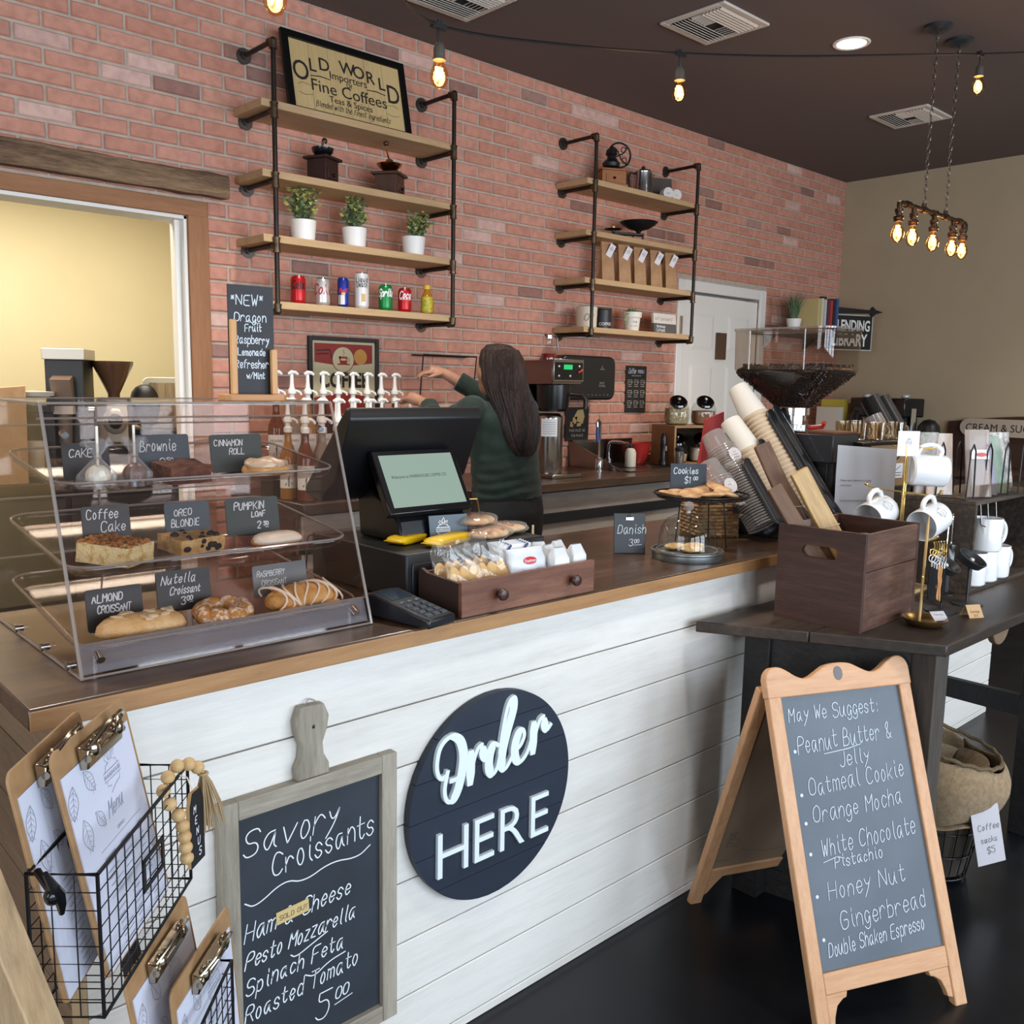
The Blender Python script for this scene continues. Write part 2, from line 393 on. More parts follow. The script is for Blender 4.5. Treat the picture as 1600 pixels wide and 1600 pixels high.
# bricks
holes = [(DX0-.09, DX1+.07, 0, DZ+.045), (PX0-.075, PX1+.075, 0, PZ+.075)]
def brick_mb(a, b, z0, z1):
    d, e = .008, .005; y = WY; q = .0
    V = [(a, y, z0), (b, y, z0), (b, y, z1), (a, y, z1), (a+.001, y-d+e, z0+.001), (b-.001, y-d+e, z0+.001), (b-.001, y-d+e, z1-.001), (a+.001, y-d+e, z1-.001),
         (a+e, y-d, z0+e), (b-e, y-d, z0+e), (b-e, y-d, z1-e), (a+e, y-d, z1-e)]
    F = [(0, 1, 5, 4), (1, 2, 6, 5), (2, 3, 7, 6), (3, 0, 4, 7), (4, 5, 9, 8), (5, 6, 10, 9), (6, 7, 11, 10), (7, 4, 8, 11), (8, 9, 10, 11)]
    return V, F
bricks = []
PH, PL = .0672, .2065
row = 0; z = ZC-.004
while z > 0:
    z1 = z; z0 = max(0, z-PH+.0105); off = (row % 2)*PL/2+.02
    k = int((X0)/PL)-1; x = k*PL+off
    while x < X1:
        segs = [(max(x+.005, X0), min(x+PL-.005, X1))]
        for h in holes:
            if z1 > h[2] and z0 < h[3]:
                ns_ = []
                for a, b in segs:
                    if b <= h[0] or a >= h[1]: ns_.append((a, b)); continue
                    if a < h[0]: ns_.append((a, h[0]))
                    if b > h[1]: ns_.append((h[1], b))
                segs = ns_
        for a, b in segs:
            if b-a > .012: bricks.append((a, b, z0, z1))
        x += PL
    z -= PH; row += 1
def bscore(b):
    cx, cz = (b[0]+b[1])/2, (b[2]+b[3])/2
    if cx < .98 or cz < .95 or b[1]-b[0] < .03: return 99
    if cx < 2.0 and cz > 1.05*cx+1.95+.9: return 98
    return math.hypot(cx, cz-1.46)
bricks.sort(key=bscore)
full = {}
for a, b, z0, z1 in bricks[:300]:
    key = (round(b-a, 4), round(z1-z0, 4))
    if key in full: o = bpy.data.objects.new('brick', full[key]); COL.objects.link(o); o.parent = wall_back
    else:
        V, F = brick_mb(0, b-a, 0, z1-z0); o = MB().add(V, F).build('brick', BRICK, wall_back, smooth=0); full[key] = o.data
    o.location = (a, random.uniform(-.0008, .0008), z0)
mb = MB()
for a, b, z0, z1 in bricks[300:]:
    if b < -.6: continue
    V, F = brick_mb(a, b, z0, z1); mb.add(V, F)
mb.build('brick_field', BRICK, wall_back, smooth=0, kind='stuff')
# trims
casing = wood('#8a5a35', '#a4714a', axis='Z', scale=9, rough=.6)
casx = wood('#8a5a35', '#a4714a', axis='X', scale=9, rough=.6)
tw = M('#ece8e1', .45)
struct('trim_1', MB().b2((DX1-.02, WY-.02, 0), (DX1+.07, WY, DZ+.045)), casing, bevel=.003)
struct('trim_2', MB().b2((DX0-.09, WY-.021, DZ-.02), (DX1+.068, WY, DZ+.045)).b2((DX0-.09, WY-.02, 0), (DX0, WY, DZ-.02)), casx, bevel=.003)
struct('trim_3', MB().b2((DX1-.035, WY-.006, 0), (DX1-.0201, WY+.14, DZ-.02)).b2((DX1-.06, WY+.03, 0), (DX1-.035, WY+.05, DZ-.036))
       .b2((DX0, WY-.006, DZ-.036), (DX1-.02, WY+.14, DZ-.02)).b2((DX0, WY-.006, 0), (DX0+.016, WY+.14, DZ-.036)), tw, bevel=.002)
# rustic beam above the doorway
bm = MB()
def beamfn(x): return random.uniform(-.004, .004)
n = 26; xs = [-.6+(1.852+.6)*i/n for i in range(n+1)]
V = []; F = []
for i, x in enumerate(xs):
    for (y, z) in ((WY-.001, 2.232), (WY-.085, 2.226), (WY-.092, 2.24), (WY-.092, 2.312), (WY-.084, 2.322), (WY-.001, 2.322)):
        V.append((x, y+(random.uniform(-.003, .003) if y < WY-.01 else 0), z+random.uniform(-.0035, .0035)))
for i in range(n):
    for k in range(6): F.append((i*6+k, i*6+(k+1) % 6, (i+1)*6+(k+1) % 6, (i+1)*6+k))
F += [tuple(range(6)), tuple(range(n*6+5, n*6-1, -1))]
tag(MB().add(V, F).build('rustic_beam', wood('#3b2a20', '#6e5541', '#9a7c5e', axis='X', scale=13, rough=.9, bump=.8), smooth=20), 'long weathered dark timber beam fixed to the brick above the doorway', 'beam')
# back room
struct('wall_back_room', MB().b2((-1.6, 6.28, 0), (3.2, 6.4, 2.7)), cream)
struct('wall_back_room_right', MB().b2((3.2, WY+.12, 0), (3.3, 6.4, 2.7)).b2((-1.7, WY+.12, 0), (-1.6, 6.4, 2.7)), cream)
struct('ceiling_back_room', MB().b2((-1.7, WY+.12, 2.7), (3.3, 6.4, 2.8)), M('#d8d4ca', .8))
# white panelled door
dm = M('#efe9df', .5); d = MB().b2((PX0, WY+.01, 0), (PX1, WY+.05, PZ-.02))
door = struct('door_1', d, dm)
cs = MB()
for a, b in (((PX0-.075, WY-.02, 0), (PX0, WY+.012, PZ+.075)), ((PX1, WY-.02, 0), (PX1+.075, WY+.012, PZ+.075)), ((PX0, WY-.02, PZ), (PX1, WY+.012, PZ+.075))): cs.b2(a, b)
cs.build('casing', tw, door, bevel=.006)
W2 = (PX1-PX0)/2
for i, (zz0, zz1) in enumerate(((1.72, 1.98), (.98, 1.62), (.22, .86))):
    for j in range(2):
        a = PX0+.12+j*(W2-.03); b = a+W2-.2
        P = MB(); P.add([(a, WY+.01, zz0), (b, WY+.01, zz0), (b, WY+.01, zz1), (a, WY+.01, zz1), (a+.03, WY+.002, zz0+.03), (b-.03, WY+.002, zz0+.03), (b-.03, WY+.002, zz1-.03), (a+.03, WY+.002, zz1-.03)],
                        [(0, 1, 5, 4), (1, 2, 6, 5), (2, 3, 7, 6), (3, 0, 4, 7), (4, 5, 6, 7)])
        P.build('panel', dm, door, smooth=0)
for zz in (1.85, 1.1, .3): MB().b2((PX0-.012, WY-.004, zz), (PX0+.012, WY+.008, zz+.09)).build('hinge', M('#9a8360', .35, .9), door)
MB().cyl((PX1-.07, WY+.01, .96), (PX1-.07, WY-.03, .96), .012).ell((PX1-.07, WY-.045, .96), (.028, .024, .028)).build('handle', M('#9a8360', .35, .9), door)
# street wall with windows behind the photographer, side wall
sw = MB(); xs = [X0, -1.65, -.15, .25, 1.75, 2.15, 3.65, 4.05, 5.55, X1]
for i in range(0, 10, 2): sw.b2((xs[i], Y0-.12, 0), (xs[i+1], Y0, ZC))
for i in range(1, 9, 2): sw.b2((xs[i], Y0-.12, 0), (xs[i+1], Y0, .5)).b2((xs[i], Y0-.12, 2.6), (xs[i+1], Y0, ZC))
wallf = struct('wall_front', sw, beige)
for i in range(1, 9, 2):
    a, b = xs[i], xs[i+1]; fm = MB()
    for c in (a, (a+b)/2, b): fm.b2((c-.025, Y0-.06, .5), (c+.025, Y0+.09, 2.6))
    for zz in (.5, 1.75, 2.6): fm.b2((a, Y0-.06, zz-.025), (b, Y0+.09, zz+.025))
    wn = struct('window_%d' % ((i+1)//2), MB().b2((a, Y0-.035, .5), (b, Y0-.03, 2.6)), glass())
    fm.build('window_frame', M('#2a2826', .5), wn)
wl = MB().b2((X0-.12, Y0, 0), (X0, -.5, ZC)).b2((X0-.12, 1.7, 0), (X0, 6.4, ZC)).b2((X0-.12, -.5, 0), (X0, 1.7, .6)).b2((X0-.12, -.5, 2.6), (X0, 1.7, ZC))
struct('wall_left', wl, beige)
wn = struct('window_5', MB().b2((X0-.06, -.5, .6), (X0-.055, 1.7, 2.6)), glass())
MB().b2((X0-.08, .575, .6), (X0+.09, .625, 2.6)).b2((X0-.08, -.5, 1.6), (X0+.09, 1.7, 1.65)).build('window_frame', M('#2a2826', .5), wn)

# ================================================================ CEILING FIXTURES
ventm = M('#cfc8be', .5)
def vent(x0, x1, y0, y1, label):
    t = thing('ceiling_vent', label, 'vent', ((x0+x1)/2, (y0+y1)/2, ZC), group='square ceiling vents')
    a, b = (x1-x0)/2, (y1-y0)/2
    MB().b2((-a, -b, -.012), (a, -b+.03, 0)).b2((-a, b-.03, -.012), (a, b, 0)).b2((-a, -b+.03, -.012), (-a+.03, b-.03, 0)).b2((a-.03, -b+.03, -.012), (a, b-.03, 0)).build('frame', ventm, t, bevel=.003)
    MB().b2((-a+.03, -b+.03, -.002), (a-.03, b-.03, -.0005)).build('backing', M('#3b3633', .9), t)
    m1 = b-.03
    for s in (-1, 1):
        for k in range(6):
            y = s*(m1-.012-k*.019)
            MB().box((0, y, -.012), (2*a-.07, .017, .0022), rotm(rx=s*R(38))).build('slat', ventm, t, smooth=0)
    for s in (-1, 1):
        for k in range(5):
            MB().box((s*(a-.05-k*.022), 0, -.012), (.018, 2*(m1-.118), .0022), rotm(ry=-s*R(38))).build('slat', ventm, t, smooth=0)
    return t
vent(3.59, 3.96, 2.54, 2.9, '')['label'] = 'square louvred ceiling vent seen whole at the top edge, left of the recessed lamp'
vent(5.68, 6.04, 2.53, 2.895, '')['label'] = 'square louvred ceiling vent furthest away, behind the hanging chains'
vent(2.58, 2.93, 3.18, 3.53, '')['label'] = 'square louvred ceiling vent cut off by the top edge, close to the brick wall'
t = thing('recessed_lamp', 'round bright recessed lamp in the dark ceiling', 'ceiling lamp', (4.46, 2.39, ZC))
MB().lathe([(.062, -.003), (.085, -.006), (.09, -.002), (.09, 0)], n=32, cap=False).build('trim_ring', white, t)
MB().lathe([(.001, -.004), (.078, -.004), (.078, -.001)], n=32).build('lens', emis('#fff6ea', 14), t)

# string lights: bulbs hang from a black cable strung across the room
cable = [(.75, 1.72, 2.33), (.985, 1.8, 2.36), (1.25, 1.85, 2.38), (1.566, 2.0, 2.385), (2.05, 1.995, 2.455), (2.59, 2.0, 2.565), (3.1, 1.9, 2.655), (3.6, 1.75, 2.745), (4.04, 1.6, 2.82), (4.6, 1.45, 2.93), (5.6, 1.2, 3.1)]
t = thing('string_light', 'black festoon cable with glowing bulbs strung below the ceiling', 'string lights')
def catm(P, n=8):
    P = [Vector(p) for p in P]; P = [2*P[0]-P[1]]+P+[2*P[-1]-P[-2]]; out = []
    for i in range(1, len(P)-2):
        a, b, c, d = P[i-1:i+3]
        for k in range(n):
            u = k/n; out.append(.5*((2*b)+(c-a)*u+(2*a-5*b+4*c-d)*u*u+(3*b-3*c+d-a)*u**3))
    return out+[P[-2]]
cab = catm(cable, 8); MB().tube(cab, .0042, 6).build('cable', black, t)
filam = emis('#ffb765', 45); bulbglass = glass('#ffe2b8', .03, .08)
def bulb_set(p, tt, L_=.075):
    x, y, z = p
    MB().box((x, y, z), (.045, .014, .014)).cyl((x, y, z), (x, y, z+.014), .006, n=8).tube([(x, y, z), (x-.003, y, z-.02), (x+.002, y, z-L_*.6)], .0032, 6).build('hanger', black, tt)
    MB().lathe([(.008, 0), (.012, -.006), (.0155, -.014), (.0155, -.036), (.018, -.038), (.018, -.043), (.012, -.044)], (x+.002, y, z-L_*.55), n=14).build('socket', M('#4d4740', .6), tt)
    b = z-L_*.55-.043
    MB().lathe([(.011, 0), (.0125, -.006), (.021, -.024), (.0245, -.038), (.023, -.052), (.014, -.066), (.004, -.071)], (x+.002, y, b), n=16).build('bulb', bulbglass, tt)
    MB().tube([(x-.006, y, b-.018), (x-.004, y, b-.05), (x+.002, y, b-.022), (x+.007, y, b-.05), (x+.009, y, b-.018)], .0048, 6).build('filament', filam, tt)
    l = bpy.data.lights.new('bulb_light', 'POINT'); l.energy = 1.6; l.color = (1, .66, .34); l.shadow_soft_size = .02
    o = bpy.data.objects.new('bulb_light', l); o.location = (x+.002, y, b-.035); COL.objects.link(o)
for p in ((.982, 1.8, 2.355), (1.566, 2.0, 2.383), (2.59, 2.0, 2.563), (4.04, 1.6, 2.818)): bulb_set(p, t)
# ================================================================ PENDANT
bronze = M('#5a4636', .4, .85, col2='#33261e', ns=30)
t = thing('pipe_pendant_lamp', 'industrial pipe pendant with five glowing bulbs hanging on two chains', 'pendant lamp', (4.66, 2.0, 2.325))
MB().tube([(-.385, 0, -.03), (-.385, 0, -.01), (-.37, 0, 0), (.37, 0, 0), (.385, 0, -.01), (.385, 0, -.03)], .0115, 12).build('pipe', bronze, t)
pass
for x in (-.125, 0, .125, -.3, .3): MB().cyl((x-.02, 0, 0), (x+.02, 0, 0), .0165, n=12).build('pipe_fitting', bronze, t)
for x in (-.125, .125): MB().cyl((x, 0, .01), (x, 0, .03), .011, n=10).build('chain_nipple', bronze, t)

for x in (-.385, -.23, 0, .23, .36):
    MB().lathe([(.012, .0), (.012, -.028), (.019, -.03), (.019, -.045), (.015, -.047), (.015, -.06), (.023, -.064), (.024, -.075), (.021, -.077), (.021, -.088), (.014, -.089)], (x, 0, 0), n=14).build('socket', bronze, t)
    MB().lathe([(.012, -.089), (.014, -.1), (.026, -.125), (.031, -.142), (.028, -.158), (.016, -.178), (.003, -.184)], (x, 0, 0), n=16).build('bulb', bulbglass, t)
    MB().tube([(x-.008, 0, -.105), (x-.006, 0, -.15), (x-.001, .003, -.11), (x+.004, -.003, -.15), (x+.009, 0, -.105)], .0055, 6).build('filament', filam, t)
    l = bpy.data.lights.new('bulb_light', 'POINT'); l.energy = 2.6; l.color = (1, .62, .3); l.shadow_soft_size = .025
    o = bpy.data.objects.new('bulb_light', l); o.location = (4.66+x, 2.0, 2.325-.135); COL.objects.link(o)
for x in (-.125, .125):
    ch = MB(); n = 27; top = ZC-2.325-.03; st = (top-.03)/n
    for k in range(n):
        zc = .03+st*(k+.5); hh = st*.62; ww = .0075; ax = (k % 2)
        pts = []
        for a in range(8):
            q = 2*PI*a/8; u = ww*math.cos(q); v = hh*math.sin(q)*1.0
            pts.append((x+(u if ax else 0), (0 if ax else u), zc+v))
        ch.tube(pts, .0019, 5, closed=True)
    ch.build('chain', M('#6a625a', .35, .9), t)
    MB().lathe([(.001, top+.03), (.062, top+.03), (.062, top+.018), (.04, top+.004), (.012, top), (.001, top-.01)], (x, 0, 0), n=24, cap=False).build('ceiling_canopy', M('#3e4245', .4, .5), t)

# ================================================================ FRONT COUNTER
CT = .97
wash = wood('#ccc7be', '#dad6cf', '#e4e1db', axis='X', scale=5, rough=.5, bump=.25, knots='#a59f92', island=.12)
base = thing('service_counter', 'white-washed shiplap front of the long ordering counter', 'counter', (0, 0, 0))
z = .935; k = 0
for zz0 in (.804, .675, .547, .418, .281, .153, .025, 0):
    m_ = MB(); y0 = 1.452+random.uniform(-.0006, .0006)
    zt = z-.0025; zb = zz0+.0005
    m_.prism([(y0, zb+.002), (y0+.002, zb), (y0+.016, zb), (y0+.016, zt), (y0+.002, zt), (y0, zt-.002)], .425, 4.35, 'x')
    o = m_.build('plank', wash, base, smooth=0)
    z = zz0
MB().b2((.4255, 1.468, 0), (4.35, 1.474, .935)).build('backing_board', M('#6b6257', .9), base)
sidew = wood('#6d5540', '#8d7358', axis='Z', scale=8, rough=.7)
z = .935
for zz0 in (.80, .67, .54, .41, .28, .15, .02):
    MB().b2((.415, 1.50, zz0+.002), (.427, 2.04, z-.001)).build('end_plank', wood('#5f4a38', '#7f6750', axis='Y', scale=8, rough=.7, island=.2), base); z = zz0
MB().b2((.412, 1.452, 0), (.4245, 1.497, .934)).build('corner_post', wood('#a08663', '#bda47f', axis='Z', scale=9), base, bevel=.001)
MB().b2((.43, 2.03, 0), (4.35, 2.045, .935)).build('back_panel', M('#d6d0c4', .6), base)
topw = wood('#261a12', '#3c2a1e', '#5b4433', axis='X', scale=3.2, rough=.34, bump=.1, coat=.3)
edgew = wood('#7d5836', '#9a7046', '#ac8254', axis='X', scale=6, rough=.45, bump=.15)
ct = thing('countertop', 'long dark varnished wooden top of the ordering counter', 'countertop', (0, 0, 0))
MB().b2((.355, 1.424, .935), (4.4, 2.075, CT)).build('worktop', topw, ct, bevel=.004)
MB().b2((.3555, 1.4195, .9355), (4.4, 1.4235, CT-.003)).build('edge_band', edgew, ct, bevel=.0015)

# ================================================================ BACK COUNTER
BZ = .96
bc = thing('back_counter', 'long dark wood counter with grey plank front along the brick wall', 'counter', (0, 0, 0))
MB().b2((1.86, 3.24, BZ-.045), (5.05, WY-.009, BZ)).build('worktop', topw, bc, bevel=.004)
gp = wood('#8a8480', '#a39c96', '#b5aea6', axis='X', scale=6, rough=.7, bump=.3, island=.15)
for k, (a, b) in enumerate(((.80, .905), (.62, .745), (.49, .615), (.36, .485), (.23, .355), (.10, .225), (0, .095))):
    MB().b2((1.88, 3.28, a), (5.02, 3.3, b)).build('plank', gp, bc, smooth=0)
MB().b2((1.875, 3.27, .747), (5.02, 3.31, .798)).build('black_rail', M('#1b1e22', .5), bc)
MB().b2((1.88, 3.301, 0), (5.02, 3.32, BZ-.046)).build('carcass', M('#4a453f', .9), bc)

# ================================================================ PIPE SHELVES
pipem = M('#2e2a28', .38, .75, col2='#3d352e', ns=12)
fitm = M('#6d5c49', .35, .85, col2='#463a30', ns=40)
boardm = wood('#9c7a56', '#b4936b', '#c3a37a', axis='X', scale=5, rough=.65, bump=.2, knots='#6e5238', island=.15)
def pipe_shelf(x0, x1, label):
    t = thing('pipe_shelf', label, 'shelf', (x0, 0, 0), group='iron pipe wall shelves'); del t['group']
    W = x1-x0; fy = WY-.27; zt = 2.852; lv = (2.578, 2.296, 2.03, 1.752)
    for x in (0, W):
        MB().tube([(x, fy, lv[3]), (x, fy, zt)], .0105, 12).build('upright_pipe', pipem, t)
        for z in (zt,)+lv:
            MB().tube([(x, fy, z), (x, WY-.004, z)], .0105, 12).build('arm_pipe', pipem, t)
            MB().cyl((x, WY-.012, z), (x, WY-.006, z), .034, n=20).cyl((x, WY-.03, z), (x, WY-.01, z), .016, n=16).build('wall_flange', M('#5c554e', .4, .8), t)
            ft = MB()
            if z in (zt, lv[3]):
                s = -1 if z == zt else 1
                ft.ell((x, fy, z), (.0155, .0155, .0155), 12, 8).cyl((x, fy, z), (x, fy+.028, z), .0155, n=12).cyl((x, fy, z), (x, fy, z+s*.028), .0155, n=12)
                ft.cyl((x, fy+.024, z), (x, fy+.031, z), .0175, n=12).cyl((x, fy, z+s*.024), (x, fy, z+s*.031), .0175, n=12)
            else:
                ft.cyl((x, fy, z-.03), (x, fy, z+.03), .015, n=12).cyl((x, fy, z), (x, fy+.026, z), .015, n=12)
                ft.cyl((x, fy, z-.032), (x, fy, z-.025), .0172, n=12).cyl((x, fy, z+.025), (x, fy, z+.032), .0172, n=12)
            ft.build('pipe_fitting', fitm, t)
    for z in lv:
        MB().b2((-.055, WY-.262, z+.011), (W+.012, WY-.012, z+.043)).build('shelf_board', boardm, t, bevel=.003)
    return [z+.043 for z in lv]
SH = pipe_shelf(1.972, 2.94, 'black iron pipe shelf with four boards, the larger one nearer the doorway')
pipe_shelf(3.972, 4.935, 'black iron pipe shelf with four boards, beside the white door')

# ---- things on the left pipe shelf
# framed vintage sign
def board_thing(name, label, cat, loc, rz, rx=0): return thing(name, label, cat, loc, rz, rx=rx)
t = thing('framed_sign', 'black framed wooden sign about fine coffees leaning on the top shelf', 'sign', (2.43, 3.735, SH[0]), rx=R(-12))
w_, h_ = .66, .37
MB().b2((-w_/2, -.012, 0), (-w_/2+.034, .008, h_)).b2((w_/2-.034, -.012, 0), (w_/2, .008, h_)).b2((-w_/2+.034, -.012, h_-.034), (w_/2-.034, .008, h_)).b2((-w_/2+.034, -.012, 0), (w_/2-.034, .008, .03)).build('frame', blackmetal, t, bevel=.002)
pm = wood('#b89a68', '#cfb37e', axis='Z', scale=6, rough=.6, island=.25)
for k in range(6):
    a = -w_/2+.034+k*(w_-.068)/6; MB().b2((a+.0008, -.004, .03), (a+(w_-.068)/6-.0008, .004, h_-.034)).build('board', pm, t, smooth=0)
ink = M('#241d17', .8); tx = MB()
for i, ch in enumerate('OLD WORLD'):
    sz = .125 if ch == 'O' and i == 0 or i == 8 else .082
    u = (i-4)/4; arc = -.05*u*u
    pr(tx, ch, sz, (i-4)*.062, .238+arc-(.03 if sz > .1 else 0), -.006, bold=.0006, sx=.85 if sz > .1 else 1)
pr(tx, 'Importers', .05, 0, .198, -.006, sx=1.0); pr(tx, 'Of', .03, 0, .175, -.006); pr(tx, 'Fine Coffees', .078, 0, .122, -.006, sx=1.05)
pr(tx, 'Teas & Spices', .042, 0, .086, -.006)
tx.ribbon(script('Blended with the finest ingredients', -.19, .052, .028, slant=.3, jit=.05, wide=.6), .002, -.006)
for s in (-1, 1):
    tx.ribbon([[(s*.1, .19), (s*.15, .194), (s*.2, .187)]], .005, -.006).ribbon([[(s*.2, .14), (s*.25, .146), (s*.27, .135)], [(s*.2, .1), (s*.24, .092), (s*.27, .1)]], .0018, -.006)
tx.build('lettering', ink, t, smooth=0)

def grinder(loc, rz, label, wd, hh, top='cup', bodym=None):
    t = thing('coffee_grinder', label, 'coffee grinder', loc, rz)
    b = wd/2
    MB().b2((-b, -b, 0), (b, b, .012)).b2((-b+.01, -b+.01, .012), (b-.01, b-.01, hh)).b2((-b-.004, -b-.004, hh), (b+.004, b+.004, hh+.012)).build('box_body', bodym, t, bevel=.002)
    dr = MB().b2((-b+.02, -b+.004, .02), (b-.02, -b+.0105, hh*.62)).build('drawer', bodym, t, bevel=.002)
    MB().ell((0, -b-.002, hh*.35), (.008, .008, .008), 10, 6).build('knob', blackmetal, dr)
    return t
g = grinder((2.272, 3.745, SH[1]), R(24), 'small dark square hand coffee grinder with black cup top', .12, .105, bodym=wood('#2a1611', '#3a201a', scale=20))
MB().lathe([(.012, .116), (.014, .12), (.034, .126), (.046, .14), (.05, .158), (.045, .158), (.036, .148), (.01, .146)], n=20).build('hopper_cup', blackgloss, g)
MB().tube([(0, 0, .135), (0, 0, .178), (.004, 0, .186), (.03, .012, .19)], .0055, 8).build('crank', chrome, g)
MB().ell((.036, .014, .2), (.013, .013, .014), 12, 8).build('crank_knob', M('#3a1f18', .3), g)
g = grinder((2.638, 3.745, SH[1]), R(34), 'wooden hand coffee grinder with shiny copper bowl top', .13, .095, bodym=wood('#43281c', '#5a3a2b', scale=16))
MB().lathe([(.015, .105), (.016, .115), (.03, .12), (.05, .135), (.062, .15), (.056, .15), (.044, .14), (.012, .13)], n=22).build('hopper_bowl', M('#c08a50', .18, 1), g)
MB().lathe([(.018, .13), (.02, .16), (.016, .172), (.004, .176)], n=14).build('dome', M('#c9a77a', .15, 1), g)
MB().tube([(0, 0, .165), (-.01, .0, .178), (-.035, 0, .2), (-.042, 0, .224)], .004, 8).build('crank', M('#b08050', .25, 1), g)
MB().ell((-.044, 0, .235), (.014, .014, .012), 12, 8).build('crank_knob', M('#4a2a1c', .3), g)

# potted boxwood sprigs
def leafy(loc, label, seed, spread, height, lean):
    rnd = random.Random(seed)
    t = thing('potted_plant', label, 'potted plant', loc)
    MB().lathe([(.045, 0), (.05, .005), (.058, .095), (.052, .095), (.05, .085), (.001, .083)], n=28).build('pot', white, t)
    st = MB(); lf = [MB(), MB()]
    for k in range(38):
        a = rnd.uniform(0, 2*PI); h = height*rnd.uniform(.45, 1)*(1 if k > 8 else .7); sp = spread*rnd.uniform(.15, 1)*(1.15-h/height*.6)
        px, py = math.cos(a)*sp+lean*h, math.sin(a)*sp*.75
        p0 = Vector((px*.15, py*.15, .083)); p1 = Vector((px*.55, py*.55, .083+h*.55)); p2 = Vector((px, py, .083+h))
        st.tube([p0, p1, p2], [.0018, .0014, .0008], 4)
        for j in range(13):
            u = .25+.75*j/12; c = (p0*(1-u)**2+p1*2*u*(1-u)+p2*u*u); q = rnd.uniform(0, 2*PI)
            dv = Vector((math.cos(q), math.sin(q), rnd.uniform(-.1, .7))).normalized(); r_ = rnd.uniform(.009, .0155)
            cc = c+dv*r_*1.1; sd = dv.cross(Vector((rnd.uniform(-1, 1), rnd.uniform(-1, 1), rnd.uniform(.2, 1)))).normalized()
            up = dv.cross(sd)*.18*r_
            lf[1 if rnd.random() < .25+.6*(u-.5) else 0].add([c, cc-dv*r_*.2+sd*r_*.7+up, cc+dv*r_, cc-dv*r_*.2-sd*r_*.7+up], [(0, 1, 2, 3)])
    st.build('stem', M('#5c5a3c', .7), t)
    lf[0].build('foliage', M('#5d7350', .55, col2='#7f9168', ns=40), t, smooth=0, kind='stuff')
    lf[1].build('young_foliage', M('#a9ab58', .55, col2='#c0bd70', ns=40), t, smooth=0, kind='stuff')
leafy((2.168, 3.745, SH[2]), 'leafy green artificial plant in white pot, widest of the three on the shelf', 3, .125, .16, .02)
leafy((2.438, 3.745, SH[2]), 'pointed leafy green plant in white pot, middle one on the shelf', 11, .095, .18, -.02)
leafy((2.782, 3.745, SH[2]), 'sparser leafy green plant in white pot at the shelf end', 23, .12, .135, .25)

# drink cans
def can(loc, label, r, h, body, topc, draw):
    t = thing('drink_can', label, 'can', loc)
    MB().lathe([(r*.74, 0), (r*.8, .004), (r*.98, .012), (r, .018), (r, h-.016), (r*.96, h-.01), (r*.84, h-.002), (r*.82, h), (r*.78, h-.002), (r*.76, h-.005), (.001, h-.005)], n=28).build('can_body', body, t)
    MB().lathe([(r*.86, h-.0065), (r*.845, h-.0005), (r*.825, h+.0012), (r*.8, h-.001)], n=24, cap=False).build('rim', chrome, t)
    draw(t, r, h); return t
def wrap(mb, polys, w_, r):   # flat strokes wrapped round a can of radius r, facing the camera
    q = MB().ribbon(polys, w_, 0)
    V = []
    for x, y, z in q.v:
        a = -PI/2+R(28)*0+x/r; V.append((r*math.cos(a), r*math.sin(a), z))
    return mb.add(V, q.f)
FA = -.52   # the direction a label faces, turned towards the room
def band(mb, r, z0, z1, a0, a1, n=14):
    V = []; 
    for i in range(n+1):
        a = -PI/2+FA+a0+(a1-a0)*i/n; V += [(r*math.cos(a), r*math.sin(a), z0), (r*math.cos(a), r*math.sin(a), z1)]
    return mb.add(V, [(2*i, 2*i+2, 2*i+3, 2*i+1) for i in range(n)])
def wtext(mb, txt, size, z, r, wd, wide=.7, slant=.25, off=0):
    P = script(txt, 0, z, size, slant=slant, jit=.05, wide=wide)
    P = [[(a, b) for a, b in s_] for s_ in P]
    x1 = max(a for s_ in P for a, b in s_); P = [[(a-x1/2+off+FA*r, b) for a, b in s_] for s_ in P]
    return wrap(mb, P, wd, r)
red = M('#b3141c', .3, .3); silver = M('#c9c6c4', .3, .6); wht = M('#f0eeee', .5)
def d_red(a, zf):
    def f(t, r, h):
        m_ = MB(); wtext(m_, a, h*.3, h*zf, r+.0005, .0045, wide=.62); band(m_, r+.0004, h*.52, h*.535, -.9, .9); m_.build('lettering', wht, t, smooth=0)
    return f
def d_blk(t, r, h): m_ = MB(); wtext(m_, 'Cola', h*.26, h*.56, r+.0005, .0055, wide=.7); band(m_, r+.0004, h*.52, h*.54, -1.2, 1.2); m_.build('lettering', M('#1a0708', .5), t, smooth=0)
can((2.112, 3.7, SH[3]), 'red drink can with black script, first can on the shelf', .033, .122, red, chrome, d_blk)
def d_sil(t, r, h): m_ = MB(); wtext(m_, 'Coke', h*.36, h*.42, r+.0005, .006, wide=.85); m_.build('lettering', M('#a8242c', .5), t, smooth=0)
can((2.236, 3.7, SH[3]), 'silver drink can with red script beside the red can', .033, .122, silver, chrome, d_sil)
def d_blu(t, r, h):
    m_ = MB(); band(m_, r+.0004, h*.1, h*.42, -1.1, .2); m_.build('panel', silver, t); m_ = MB(); wtext(m_, 'Bull', h*.14, h*.5, r+.0005, .004, wide=.8); m_.build('lettering', M('#c42a34', .5), t, smooth=0)
    m_ = MB(); m_.add(*font('', .01)) if 0 else band(m_, r+.0006, h*.43, h*.5, -.3, .3); m_.build('emblem', M('#e2b23c', .4), t)
can((2.345, 3.7, SH[3]), 'slim blue and silver energy drink can', .0265, .135, M('#1f3190', .3, .4), chrome, d_blu)
